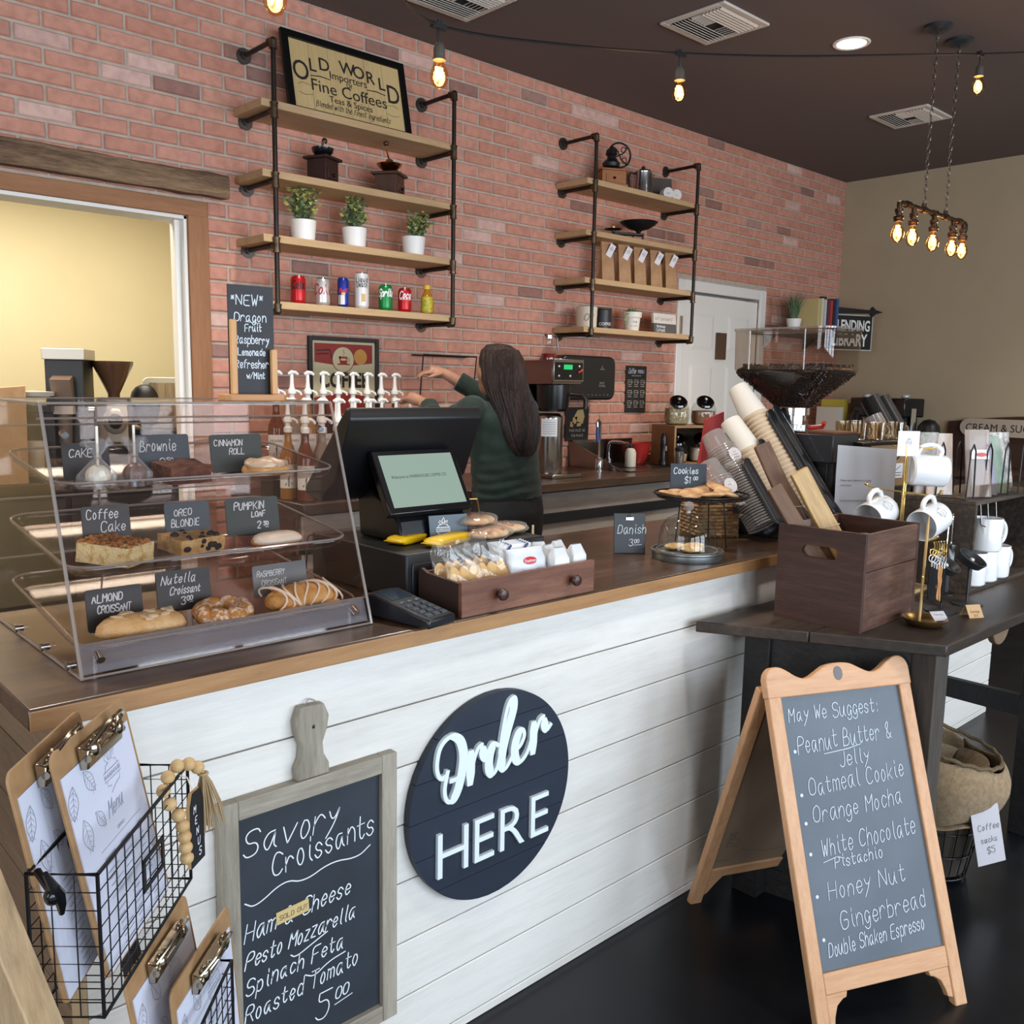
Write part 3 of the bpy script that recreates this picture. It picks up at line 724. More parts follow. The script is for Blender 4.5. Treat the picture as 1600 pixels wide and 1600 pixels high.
def d_wht(t, r, h):
    m_ = MB(); wtext(m_, 'Liquid', h*.14, h*.74, r+.0005, .003, wide=.6, slant=0); wtext(m_, 'Death', h*.14, h*.6, r+.0005, .003, wide=.6, slant=0); m_.build('lettering', M('#26262a', .5), t, smooth=0)
    m_ = MB(); band(m_, r+.0005, h*.2, h*.42, -.1, .45); m_.build('emblem', M('#c9a468', .4), t)
can((2.447, 3.7, SH[3]), 'tall white tallboy can with black lettering, tallest on the shelf', .0335, .166, M('#d8d6d6', .35, .2), chrome, d_wht)
def d_grn(t, r, h): m_ = MB(); wtext(m_, 'Sprite', h*.28, h*.55, r+.0005, .006, wide=.55); m_.build('lettering', wht, t, smooth=0)
can((2.582, 3.7, SH[3]), 'green drink can with white script', .033, .122, M('#12803f', .3, .3), chrome, d_grn)
can((2.695, 3.7, SH[3]), 'red drink can with white script near the juice bottle', .033, .116, red, chrome, d_red('Coca', .56))
t = thing('juice_bottle', 'small bottle of amber juice with yellow cap at shelf end', 'bottle', (2.832, 3.7, SH[3]))
MB().lathe([(.026, 0), (.031, .006), (.031, .04), (.028, .045), (.031, .05), (.031, .07), (.029, .085), (.02, .105), (.0145, .115), (.0145, .125)], n=24).build('bottle_body', M('#b07a20', .1, alpha=.85), t)
MB().cyl((0, 0, .122), (0, 0, .142), .0175, n=20).build('cap', M('#e0b020', .4), t)
m_ = MB(); band(m_, .0316, .012, .085, -1.0, 1.0); m_.build('label_band', M('#d8b32a', .5, col2='#7f9a30', ns=60), t)
# ================================================================ PASTRY CASE
acr = glass('#f6f2f0', .03, .06, 1.0)
acre = glass('#cfc4bc', .1, .2, 1.2, haze=.28, hcol='#d8cdc6')     # sawn edges and rounded rims of the acrylic
case = thing('pastry_case', 'clear acrylic three-tier pastry case on the counter end', 'display case', (0, 0, 0))
cx0, cx1, cyf, cyt, cyb, cz0, cz1 = .456, 1.021, 1.512, 1.66, 2.03, .972, 1.41
poly = [(cyf, cz0), (cyb, cz0), (cyb, cz1), (cyt, cz1)]
for x in (cx0, cx1-.005):
    MB().prism(poly, x, x+.005, 'x').build('side_panel', acr, case, smooth=0)
MB().hull8([(cx0+.005, cyf, cz0), (cx1-.005, cyf, cz0), (cx1-.005, cyf+.005, cz0), (cx0+.005, cyf+.005, cz0), (cx0+.005, cyt, cz1), (cx1-.005, cyt, cz1), (cx1-.005, cyt+.005, cz1), (cx0+.005, cyt+.005, cz1)]).build('front_panel', acr, case, smooth=0)
MB().b2((cx0, cyt, cz1), (cx1, cyb, cz1+.005)).build('top_panel', acr, case, smooth=0)
MB().b2((cx0+.005, cyf+.006, cz0), (cx1-.005, cyb, cz0+.004)).build('base_panel', acr, case, smooth=0)
MB().hull8([(cx0+.006, cyf+.0065, cz0+.005), (cx1-.006, cyf+.0065, cz0+.005), (cx1-.006, cyf+.0105, cz0+.005), (cx0+.006, cyf+.0105, cz0+.005), (cx0+.006, cyf+.0225, cz0+.05), (cx1-.006, cyf+.0225, cz0+.05), (cx1-.006, cyf+.0265, cz0+.05), (cx0+.006, cyf+.0265, cz0+.05)]).build('front_lip', glass('#f4f5fa', .08, .2, 1.4, haze=.2, hcol='#c2c6d2'), case, smooth=0)  # pale haze in the lip stands in for its bright reflections
# doors at the back with their handles' rails
MB().b2((cx0+.005, cyb-.004, cz0+.005), (cx1-.005, cyb-.0005, cz1-.001)).build('rear_door', acr, case, smooth=0)
ed = []
for x in (cx0+.0025, cx1-.0025):
    for a, b in (((x, cyf-.001, cz0), (x, cyt-.001, cz1+.004)), ((x, cyt, cz1+.005), (x, cyb, cz1+.005)), ((x, cyf, cz0+.001), (x, cyb, cz0+.001))): ed.append((a, b, .003))
for y, z in ((cyt, cz1+.004), (cyf, cz0+.001), (cyb, cz1+.004), (cyf+.0245, cz0+.05), (cyt+.012, cz1-.022), (cyb-.004, cz1-.05), (cyb-.004, cz0+.24), (cyb-.004, cz0+.12)): ed.append(((cx0, y, z), (cx1, y, z), .0022))
ed.append((((cx0+cx1)/2-.07, cyb-.006, cz0+.05), ((cx0+cx1)/2-.07, cyb-.006, cz1), .002))
for a, b, r_ in ed: MB().tube([a, b], r_, 6).build('panel_edge', acre, case)
bolts = [(cx0-.004, y, z) for y, z in ((1.56, .985), (1.7, .985), (1.86, .985))]
for x, y, z in bolts: MB().cyl((x, y, z), (x+.012, y, z), .006, n=12).cyl((x-.003, y, z), (x, y, z), .008, n=12).build('bolt', chrome, case)
for x in (cx0+.035, cx1-.035, ): 
    MB().cyl((x, cyf+.003, cz0+.026), (x, cyf+.02, cz0+.034), .007, n=14).build('bolt', chrome, case)
    MB().cyl((x, cyf+.13, cz1-.05), (x, cyf+.145, cz1-.046), .006, n=14).build('bolt', chrome, case)
    MB().cyl((x, cyf+.03, cz0+.004), (x, cyf+.03, cz0+.032), .005, n=10).build('bolt', chrome, case)
trays = ((1.618, 1.262, 1.93, 1.302), (1.572, 1.124, 1.95, 1.172), (1.532, .998, 1.96, 1.05))
def tray(y0, z0, y1, z1, nm):
    """clear tray with upturned rounded rim, sloping towards the customer"""
    xa, xb = cx0+.010, cx1-.010; rr = .045; pts = []
    L_ = y1-y0; H = .018
    def rect(inset, k=7):
        P = []
        for cx_, cy_, a0 in ((xb-rr, rr, -90), (xb-rr, L_-rr, 0), (xa+rr, L_-rr, 90), (xa+rr, rr, 180)):
            for i in range(k+1):
                a = R(a0+90*i/k); P.append((cx_+(rr-inset)*math.cos(a), cy_+(rr-inset)*math.sin(a)))
        return P
    def tf(x, v, h): u = v/L_; return (x, y0+(y1-y0)*u, z0+(z1-z0)*u+h)
    rings = [(.022, 0), (.012, .001), (.004, .006), (.0, H)]
    V = []; n = 0
    for ins, h in rings:
        P = rect(ins); n = len(P); V += [tf(x, v, h) for x, v in P]
    F = [tuple(range(n))]+[(i*n+k, i*n+(k+1) % n, (i+1)*n+(k+1) % n, (i+1)*n+k) for i in range(3) for k in range(n)]
    t_ = MB().add(V, F).build('tray', acr, case, smooth=60, solid=.003)
    P = rect(0); MB().tube([tf(x, v, H) for x, v in P], .0024, 6, closed=True).build('tray_rim', acre, t_)
    return lambda x, y: z0+(z1-z0)*(y-y0)/(y1-y0)+.0025
TZ = [tray(*a, 'tray') for a in trays]
slope = [math.atan2(a[3]-a[1], a[2]-a[0]) for a in trays]

# ---- chalk price cards
def card(name, label, x0, x1, z0, z1, y, base, lines, dark=True, lean=8, w_=.0017):
    w = x1-x0; h = z1-z0; cxx = (x0+x1)/2
    t = thing(name, label, 'sign', (cxx, y, z0), rx=-R(lean)); rr = .005
    P = []
    for cx_, cz_, a0 in ((w/2-rr, rr, -90), (w/2-rr, h-rr, 0), (-w/2+rr, h-rr, 90), (-w/2+rr, rr, 180)):
        for i in range(4): a = R(a0+30*i); P.append((cx_+rr*math.cos(a), cz_+rr*math.sin(a)))
    MB().prism(P, -.0015, .0015, 'y').build('slate', base, t, smooth=0)
    m_ = MB()
    for L_ in lines:
        tx, u, v, s = L_[:4]; m_.ribbon(script(tx, -w/2+u*w, v*h, s*h, **(L_[4] if len(L_) > 4 else {})), w_, -.0019)
    m_.build('chalk_writing', chalk, t, smooth=0)
    MB().b2((-.022, -.014, -.003), (.022, .03, 0)).build('foot', blackgloss, t, bevel=.001)
    return t
slk = M('#17191d', .45, col2='#22262b', ns=8); slg = M('#3a4550', .55, col2='#47535e', ns=9); slgr = M('#333f3e', .55, col2='#3e4a49', ns=9); sll = M('#7c8388', .5, col2='#3d4347', ns=5)  # the last slate has its glare painted in as a paler grey
card('price_card', 'black chalk card reading CAKE behind the wrapped cake pops', .503, .583, 1.277, 1.343, 1.70, slk, [('CAKE', .14, .62, .22)])
card('price_card', 'grey chalk card reading Brownie 2.50 on the top tray', .630, .735, 1.272, 1.354, 1.705, slg, [('Brownie', .1, .62, .25, {'wide': .66}), ('2', .42, .22, .24), ('50', .56, .34, .12), ('-', .6, .18, .2)])
card('price_card', 'grey chalk card reading CINNAMON ROLL 3.25', .775, .884, 1.276, 1.351, 1.70, slgr, [('CINNAMON', .07, .7, .16, {'wide': .78}), ('ROLL', .35, .47, .16), ('3', .62, .12, .18), ('25', .73, .2, .1), ('-', .74, .06, .16)])
card('price_card', 'black chalk card reading Coffee Cake behind the crumb cake', .528, .612, 1.150, 1.229, 1.69, slk, [('Coffee', .08, .7, .23, {'wide': .72}), ('Cake', .36, .4, .23), ('2', .42, .1, .18), ('50', .56, .16, .11)])
card('price_card', 'grey chalk card for the BLONDIE, middle of the second row', .677, .765, 1.149, 1.224, 1.69, slg, [('OREO', .2, .66, .17), ('BLONDIE', .12, .38, .19, {'wide': .7}), ('2', .5, .1, .16), ('50', .64, .16, .1)])
card('price_card', 'dark chalk card reading PUMPKIN LOAF 2.50', .799, .913, 1.150, 1.223, 1.69, slgr, [('PUMPKIN', .15, .68, .2, {'wide': .8}), ('LOAF', .47, .46, .15), ('2', .56, .13, .2), ('50', .69, .2, .11), ('-', .72, .06, .2)], w_=.0022)
card('price_card', 'black chalk card reading ALMOND CROISSANT 4.25', .512, .61, 1.012, 1.088, 1.64, slk, [('ALMOND', .1, .68, .19, {'wide': .72}), ('CROISSANT', .18, .42, .17, {'wide': .62}), ('425', .58, .16, .15)], w_=.002)
card('price_card', 'black chalk card reading Croissant 3.00 in flowing script behind the sugared ring', .638, .742, 1.03, 1.103, 1.645, slk, [('Nutella', .08, .66, .24, {'slant': .3, 'wide': .75}), ('Croissant', .22, .38, .2, {'slant': .3, 'wide': .62}), ('3', .42, .1, .2), ('00', .53, .18, .12), ('-', .58, .06, .18)])
card('price_card', 'chalk card greyed by glare painted into its slate, reading RASPBERRY CROISSANT', .828, .947, 1.028, 1.092, 1.64, sll, [('RASPBERRY', .07, .64, .17, {'wide': .72}), ('CROISSANT', .14, .34, .17, {'wide': .7})], w_=.0014)

# ---- pastries
def noise_mesh(mb, amp, seed, fr=60):
    from mathutils import noise
    mb.v = [tuple(Vector(p)*(1)+Vector(p).normalized()*amp*noise.noise(Vector(p)*fr+Vector((seed, 0, 0)))) for p in mb.v]; return mb
crust = M('#c08a4a', .55, col2='#dcae72', ns=22, bump=.3, bs=160); crumb = M('#eed9a2', .85, col2='#d3b06a', ns=70, bump=.6, bs=220, lo=.5, hi=.62)
# almond croissant
t = thing('almond_croissant', 'long golden almond croissant topped with sliced almonds', 'pastry', (.585, 1.588, TZ[2](0, 1.588)), R(-6), rx=slope[2])
def roll(L_, w, h, n=26, m=18, taper=.85, bumps=0, seed=0):
    def fn(u, v):
        x = (u-.5)*L_; e = abs(2*u-1); k = math.sqrt(max(0, 1-e**5)); a = 2*PI*v
        k *= (taper+(1-taper)*(1-e*e))*(1+bumps*math.sin(u*38+seed))
        return (x, w/2*k*math.cos(a), h/2+(h/2*k)*math.sin(a)*(1 if math.sin(a) > 0 else .92)-h/2*(1-k)*.4)
    return MB().grid(fn, n, m)
noise_mesh(roll(.155, .058, .043), .0022, 1).build('croissant', M('#dcae6c', .5, col2='#efcd9a', ns=25, bump=.35, bs=140), t, smooth=80)
rnd = random.Random(5); am = M('#ecd6b4', .6)
for k in range(13):
    x = rnd.uniform(-.045, .05); y = rnd.uniform(-.018, .012); q = rnd.uniform(0, 3)
    zz = .0435-(y*y)*14
    MB().ell((x, y, zz-.0005), (.0115, .006, .0022), 12, 6, rotm(rx=-y*26, rz=q)).build('almond_slice', am, t)
# sugared ring croissant
t = thing('sugared_croissant', 'round twisted croissant dusted with powdered sugar', 'pastry', (.738, 1.59, TZ[2](0, 1.59)), rx=slope[2])
sug = M('#c58a48', .6, col2='#f4e8d6', ns=95, lo=.48, hi=.62, bump=.5, bs=200)
for k in range(8):
    a = 2*PI*k/8+.2; c = Vector((.041*math.cos(a), .033*math.sin(a), .02))
    m_ = MB().ell((0, 0, 0), (.025, .017, .0185), 16, 10); m_ = noise_mesh(m_, .002, k)
    m_.T(None); rot = rotm(rz=a+1.1+.3*(k % 2)); m_.v = [tuple(c+rot.to_3x3() @ Vector(p)) for p in m_.v]
    m_.build('dough_twist', sug, t, smooth=80)
# raspberry croissant
t = thing('raspberry_croissant', 'long croissant with white icing drizzle', 'pastry', (.905, 1.59, TZ[2](0, 1.59)), R(4), rx=slope[2])
noise_mesh(roll(.165, .066, .05, bumps=.03), .0025, 4).build('croissant', M('#bd823c', .5, col2='#e2b470', ns=20, bump=.4, bs=120), t, smooth=80)
ic = M('#f1e3cf', .35)
for k in range(9):
    x = -.07+k*.0165; P = []
    for i in range(12):
        a = R(-25+205*i/11); P.append((x+.014*math.sin(i*.55+k), -.033*math.cos(a)*1.0, .025+.0265*math.sin(a)+(.001)))
    MB().tube(P, .0021, 6).build('icing_drizzle', ic, t)
for dx in (-.045, .05): noise_mesh(roll(.05, .03, .018), .001, dx).build('end_fold', crust, t, smooth=80, loc=(dx, -.028, 0))
# crumb cake
def block(w, d, h, n=10, rnd_=.004):
    def cube(mb_, fnz): pass
    V = []; F = []; mb_ = MB()
    N_ = n
    for ax in range(6):
        o = len(V)
        for j in range(N_+1):
            for i in range(N_+1):
                a, b = i/N_*2-1, j/N_*2-1
                p = {0: (a, b, 1), 1: (b, a, -1), 2: (1, a, b), 3: (-1, b, a), 4: (b, 1, a), 5: (a, -1, b)}[ax]
                V.append((p[0]*w/2, p[1]*d/2, p[2]*h/2+h/2))
        F += [(o+j*(N_+1)+i, o+j*(N_+1)+i+1, o+(j+1)*(N_+1)+i+1, o+(j+1)*(N_+1)+i) for j in range(N_) for i in range(N_)]
    return MB().add(V, F)
t = thing('coffee_cake', 'thick square of pale crumb-topped coffee cake', 'pastry', (.565, 1.645, TZ[1](0, 1.645)), R(38), rx=slope[1]*.6)
noise_mesh(block(.082, .098, .034), .0016, 2, 90).build('cake_slab', crumb, t, smooth=70)
m_ = MB(); rnd = random.Random(8)
for k in range(120):
    x, y = rnd.uniform(-.04, .04), rnd.uniform(-.048, .048); r_ = rnd.uniform(.0025, .006)
    m_.ell((x, y, .035+rnd.uniform(0, .003)), (r_, r_, r_*.8), 6, 4)
m_.build('crumb_topping', M('#8f5a2c', .8, col2='#b57e44', ns=70), t, kind='stuff')
# cookie blondie
t = thing('cookie_blondie', 'blondie square speckled with dark cookie chunks', 'pastry', (.713, 1.665, TZ[1](0, 1.665)), R(14), rx=slope[1]*.8)
noise_mesh(block(.098, .07, .028), .003, 7, 70).build('blondie_slab', M('#b98f55', .85, col2='#d5b27a', ns=60, bump=.6, bs=200), t, smooth=70)
rnd = random.Random(9)
for k in range(20):
    if k < 9: c = (rnd.uniform(-.045, .045), -.034, rnd.uniform(.006, .024))
    else: c = (rnd.uniform(-.045, .045), rnd.uniform(-.032, .032), .0285)
    r_ = rnd.uniform(.003, .0075); noise_mesh(MB().ell((0, 0, 0), (r_*1.3, r_, r_), 8, 6), .002, k).build('cookie_chunk', M('#1d1412', .7, bump=.4, bs=200), t, loc=c)
# pumpkin loaf
t = thing('pumpkin_loaf_slice', 'slice of pumpkin loaf under thick white icing', 'pastry', (.872, 1.63, TZ[1](0, 1.63)), R(3), rx=slope[1])
noise_mesh(roll(.106, .052, .022, taper=.8), .0012, 3).build('loaf_slice', M('#b5692c', .8, col2='#cf8c48', ns=40, bump=.4), t, smooth=80)
noise_mesh(roll(.104, .055, .024, taper=.86), .0012, 6).build('icing', M('#efe4d2', .45), t, smooth=80, loc=(.001, -.003, .003))
# brownie
t = thing('brownie', 'thick dark chocolate brownie square', 'pastry', (.70, 1.665, TZ[0](0, 1.665)), R(10), rx=slope[0])
noise_mesh(block(.088, .065, .031, 14), .007, 12, 40).build('brownie_slab', M('#54301f', .8, col2='#7c4e3a', ns=35, bump=.8, bs=110), t, smooth=70)
# cinnamon roll
t = thing('cinnamon_roll', 'cinnamon roll with white glaze running over it', 'pastry', (.866, 1.655, TZ[0](0, 1.655)), R(6), rx=slope[0])
noise_mesh(roll(.1, .062, .03, taper=.8), .0015, 3).build('bun', M('#c58f4c', .6, col2='#dfb274', ns=30, bump=.3), t, smooth=80)
noise_mesh(MB().ell((0, 0, .026), (.047, .028, .012), 22, 10), .006, 8, 50).build('glaze', M('#d8c2a6', .3, col2='#8e5f40', ns=28, lo=.5, hi=.7), t, smooth=80)
# cake pops in film
film = glass('#fbfbfb', .2, .05, .5, haze=.1, hcol='#f0f0f0')
def pop(loc, rz, label, ballm):
    t = thing('cake_pop', label, 'cake pop', loc, rz)
    MB().ell((0, 0, .021), (.021, .021, .0205), 20, 14).build('cake_ball', ballm, t)
    MB().tube([(0, 0, .036), (.001, 0, .108)], .0024, 8).build('stick', M('#e8dfd0', .6), t)
    rnd = random.Random(rz*10)
    ph = [rnd.uniform(0, 6) for _ in range(6)]
    def fn(u, v):
        a = 2*PI*u; z = .001+v*.082
        base_ = .031 if v < .3 else .031*(1-(v-.3)/.35*.86) if v < .65 else .0045+(v-.65)/.35*.02
        r_ = base_*(1+.16*math.sin(5*a+ph[0]+v*3)+.1*math.sin(9*a+ph[1])+.06*math.sin(14*a+ph[2]-v*7))
        return (r_*math.cos(a), r_*math.sin(a)*.8, z+(.006*math.sin(7*a+ph[3]) if v > .9 else 0))
    MB().grid(fn, 44, 16).build('clear_wrapper', film, t, smooth=25)
    for s in (-1, 1):
        MB().add([(0, 0, .004), (s*.02, -.01, .03), (s*.05, -.006, .012), (s*.052, .004, .002), (s*.022, .012, .002)], [(0, 1, 2, 3, 4)]).build('wrapper_corner', film, t, smooth=0)
    m_ = MB().torus((0, 0, .053), .006, .0012, 12, 5); m_.build('tie', silver, t)
pop((.541, 1.64, TZ[0](0, 1.64)), .2, 'white cake pop on a stick in twisted clear film', M('#ded8c4', .4))
pop((.606, 1.645, TZ[0](0, 1.645)), .9, 'chocolate cake pop on a stick in twisted clear film', M('#6a3826', .35))

# ---- drinks chalk sign standing on the case
SZ = cz1+.005
t = thing('drinks_chalk_sign', 'tall black chalk sign for new drinks standing on the pastry case', 'sign', (.905, 1.78, SZ), R(-4))
bl = wood('#bd8450', '#d8a06a', axis='X', scale=7, rough=.5)
P = [(x_*.068, y_*.03) for x_, y_ in ((-1, -.6), (-.85, -1), (.85, -1), (1, -.6), (1, .6), (.85, 1), (-.85, 1), (-1, .6))]
MB().prism(P, 0, .014).build('base', bl, t, bevel=.002)
for x, h in ((-.044, .165), (.043, .107)): MB().b2((x-.0065, -.018, .014), (x+.0065, -.006, h)).build('peg', wood('#c48c58', '#dcab76', axis='Z', scale=7), t, bevel=.002)
MB().b2((-.048, .001, .014), (.05, .005, .236)).build('slate', M('#161417', .55, col2='#211d20', ns=9), t)
m_ = MB(); yy = -.0002
for tx, u, v, s in (('*NEW*', -.042, .196, .022), ('Dragon', -.036, .163, .018), ('Fruit', -.014, .143, .015), ('Raspberry', -.036, .118, .0165), ('Lemonade', -.030, .094, .0145), ('Refresher', -.036, .068, .0165), ('w/Mint', -.012, .046, .013)):
    m_.ribbon(script(tx, u, v, s, slant=.05, wide=.86 if s > .017 else .68), .0019, yy)
m_.ribbon([[(-.012, .163), (.02, .16)]], .0016, yy)
m_.build('chalk_writing', chalk, t, smooth=0)
# ================================================================ TILL AREA
t = thing('cash_drawer', 'black metal cash drawer box under the till', 'cash drawer', (1.385, 1.80, CT))
MB().b2((-.215, -.2, .004), (.215, .2, .112)).build('drawer_body', M('#15161a', .5), t, bevel=.004)
MB().b2((-.2, -.204, .012), (.2, -.2, .09)).build('drawer_front', M('#1b1d22', .4), t, bevel=.003)
MB().b2((-.05, -.206, .06), (.05, -.2045, .066)).build('slot', M('#050506', .5), t)
DZT = CT+.1125
t = thing('till_screen', 'black till with its back to us and a pale green customer screen', 'cash register', (1.34, 1.80, DZT))
# employee monitor seen from behind, tilted
def tilt(y0, z0, y1, z1): a = math.atan2(y1-y0, z1-z0); return a
mm = MB(); x0, x1 = -.195, .205
P = [(-.012, .31), (-.002, .318), (.19, .115), (.182, .098), (.12, .085), (.05, .14), (-.018, .29)]
mm.prism(P, x0, x1, 'x'); mm.build('monitor', M('#0e0f12', .42), t, bevel=.004)
MB().tube([(-.06, .052, .198), (-.06, .012, .255), (-.05, .006, .262), (.05, .006, .262)], .0018, 6).build('cable_cover_seam', M('#3a3c42', .4), t)
MB().prism([(-.09, .0), (-.075, .05), (-.03, .085), (.05, .12), (.10, .09), (.09, .0)], -.1, .11, 'x').build('stand', M('#101114', .25), t, bevel=.006)
# customer display
sc0 = Vector((0, -.072, .085)); sl = Vector((0, .07, .122)).normalized()
fr = MB(); hw = .125; T0 = Vector((0, -.078, .07)); T1 = T0+sl*.165; nrm = Vector((0, -sl.z, sl.y))
for a, b in ((T0, T1),):
    fr.hull8([a+Vector((-hw, 0, 0)), a+Vector((hw, 0, 0)), a+Vector((hw, 0, 0))-nrm*.022, a+Vector((-hw, 0, 0))-nrm*.022, b+Vector((-hw, 0, 0)), b+Vector((hw, 0, 0)), b+Vector((hw, 0, 0))-nrm*.022, b+Vector((-hw, 0, 0))-nrm*.022])
cd_ = fr.build('customer_display', blackgloss, t, bevel=.003)
def onp(x, v, off=.0008): p = T0+sl*v+nrm*off; return (x, p.y, p.z)
MB().add([onp(-.109, .016), onp(.111, .016), onp(.111, .152), onp(-.109, .152)], [(0, 1, 2, 3)]).build('screen', emis('#b4cfc0', .62), cd_, smooth=0)
V, F = font('Welcome to WAREHOUSE COFFEE CO', .0115, -.008, .09, 0, sx=.85)
MB().add([onp(a, c, .0016) for a, b, c in V], F).build('screen_text', emis('#3d4a44', .1), cd_, smooth=0)
# till cables
t = thing('till_cables', 'thin black cables looping down behind the pastry case beside the cash drawer', 'cable', (0, 0, 0))
MB().tube(catm([(1.165, 1.96, 1.075), (1.12, 1.93, 1.085), (1.085, 1.88, 1.05), (1.06, 1.84, .974), (1.07, 1.80, .974)]), .0022, 6).build('cable', black, t)
MB().tube(catm([(1.165, 1.92, 1.065), (1.125, 1.88, 1.07), (1.105, 1.83, 1.03), (1.085, 1.78, .974), (1.09, 1.74, .974)]), .0018, 6).build('cable', black, t)
# grey logo card
def logo(m_, x, z, s, y=-.0005, w_=.0012):
    """the shop's bean-sprig and banner emblem in line strokes"""
    r_ = lambda P: [(x+a*s, z+b*s) for a, b in P]
    m_.ribbon([r_([(-.5, -.12), (-.5, .14), (.5, .14), (.5, -.12), (-.5, -.12)]), r_([(-.4, .14), (-.3, .3), (-.1, .34)]), r_([(.4, .14), (.34, .3), (.2, .32)]), r_([(-.4, -.12), (-.42, -.26), (-.2, -.3), (-.28, -.5), (.05, -.36), (.35, -.3), (.4, -.12)]),
               r_([(-.15, .34), (-.3, .5), (-.2, .62), (-.05, .4)]), r_([(-.02, .36), (-.04, .62), (.1, .8), (.16, .6), (.05, .38)]), r_([(.12, .36), (.22, .55), (.36, .6), (.3, .42)])], w_, y)
    pr(m_, 'WAREHOUSE', s*.17, x, z-.055*s, y)
t = thing('logo_card', 'grey slate card with white shop emblem leaning on the customer screen', 'sign', (1.366, 1.690, DZT), R(-12), rx=R(-12))
MB().b2((-.052, -.0015, 0), (.052, .0015, .062)).build('slate', M('#5a6570', .6), t, bevel=.0008)
m_ = MB(); logo(m_, -.016, .027, .036, -.0021, .0016); m_.build('emblem', white, t, smooth=0)
# yellow wafer packs
yl = M('#e3bd12', .35, col2='#d0a008', ns=9)
def pack(name, label, cat, loc, rz, L_, w, h, mat, group=None, rx=0, tone=None):
    t = thing(name, label, cat, loc, rz, rx=rx)
    def fn(u, v):
        x = (u-.5)*L_; e = max(0, 1-abs(2*u-1)**8)**.5; a = 2*PI*v; ca, sa = math.cos(a), math.sin(a); q = (abs(ca)**6+abs(sa)**6)**(-1/6)
        return (x, w/2*ca*q*(.88+.12*e), h/2+h/2*sa*q*max(.06, e)+.0006*math.sin(u*60+v*9))
    MB().grid(fn, 24, 20).build('wrapper', mat, t, smooth=70)
    m_ = MB()
    for s in (-1, 1): m_.box((s*(L_/2+.004), 0, h/2), (.010, w*.9, .0012))
    m_.build('crimped_end', mat, t)
    return t
a = pack('wafer_pack', 'yellow wafer packet lying in front on the cash drawer', 'snack packet', (1.335, 1.655, DZT), R(20), .15, .055, .022, yl)
m_ = MB(); pr(m_, 'Voortman', .012, -.045, .006, -.0285); m_.build('lettering', M('#b8301c', .5), a, smooth=0)
b = pack('wafer_pack', 'yellow wafer packet half hidden behind the front one', 'snack packet', (1.29, 1.735, DZT), R(18), .15, .055, .02, yl)
pack('blue_wafer_pack', 'blue and white packet behind the yellow wafer packets', 'snack packet', (1.39, 1.735, DZT+.0205), R(28), .07, .045, .008, M('#2c559c', .4, col2='#c9d2da', ns=40))
# wrapped danishes
wrapm = glass('#f4f0ea', .15, .12, 1.0, haze=.12)
dan = M('#c99458', .6, col2='#ecd0a0', ns=28, bump=.4, bs=90)
def danish(loc, rz, label):
    t = thing('wrapped_danish', label, 'pastry', loc, rz)
    noise_mesh(MB().ell((0, 0, .014), (.062, .04, .0115), 22, 10), .004, loc[0]*9, 60).build('pastry', dan, t, smooth=80)
    m_ = MB(); rnd = random.Random(int(loc[0]*1e4))
    for k in range(9): m_.ell((rnd.uniform(-.045, .045), rnd.uniform(-.026, .026), .0245), (.008, .006, .0028), 8, 5)
    m_.build('berry_topping', M('#8c3a30', .4, col2='#c98a5a', ns=60), t)
    def fn(u, v):
        a = 2*PI*u; ph = PI*v
        return (math.cos(a)*math.sin(ph)*(.072+.008*math.sin(5*a)), math.sin(a)*math.sin(ph)*(.048+.005*math.sin(7*a)), max(.0005, .016-.0158*math.cos(ph)+.0012*math.sin(9*a)*math.sin(ph)))
    MB().grid(fn, 36, 12).build('clear_wrapper', wrapm, t, smooth=30)
    return t
danish((1.455, 1.645, DZT), R(15), 'wrapped fruit danish lowest of the three, beside the yellow packet')
danish((1.535, 1.685, DZT), R(-12), 'wrapped fruit danish at the right end of the cash drawer')
danish((1.462, 1.70, DZT+.026), R(30), 'wrapped fruit danish lying on top of another')
# brass glass box of straws / picks
t = thing('brass_glass_box', 'small open glass box with brass edges beside the danishes', 'box', (1.62, 1.93, CT+.07), R(-20))
br = M('#b08a4e', .3, .9); bx, by, bz = .055, .035, .035
C8 = [(sx*bx, sy*by, z) for z in (0, bz) for sx, sy in ((-1, -1), (1, -1), (1, 1), (-1, 1))]
for a_, b_ in ((0, 1), (1, 2), (2, 3), (3, 0), (4, 5), (5, 6), (6, 7), (7, 4), (0, 4), (1, 5), (2, 6), (3, 7)): MB().tube([C8[a_], C8[b_]], .0022, 5).build('brass_edge', br, t)
lid = [(-bx, by, bz), (bx, by, bz), (bx, by+.03, bz+.055), (-bx, by+.03, bz+.055)]
for k in range(4): MB().tube([lid[k], lid[(k+1) % 4]], .0022, 5).build('brass_edge', br, t)
MB().add(lid, [(0, 1, 2, 3)]).build('lid_pane', glass('#ded6c8', .04, .12), t, smooth=0)
MB().add(C8, [(0, 1, 5, 4), (1, 2, 6, 5), (2, 3, 7, 6), (3, 0, 4, 7), (0, 1, 2, 3)]).build('pane', glass('#e8e2d6', .04, .1), t, smooth=0)
t2 = thing('display_riser', 'small dark riser on the counter behind the cash drawer', 'stand', (1.62, 1.93, CT), R(-20)); MB().b2((-.062, -.045, 0), (.062, .045, .05)).b2((-.066, -.049, .05), (.066, .049, .07)).build('riser_block', M('#1a1614', .6), t2, bevel=.002)
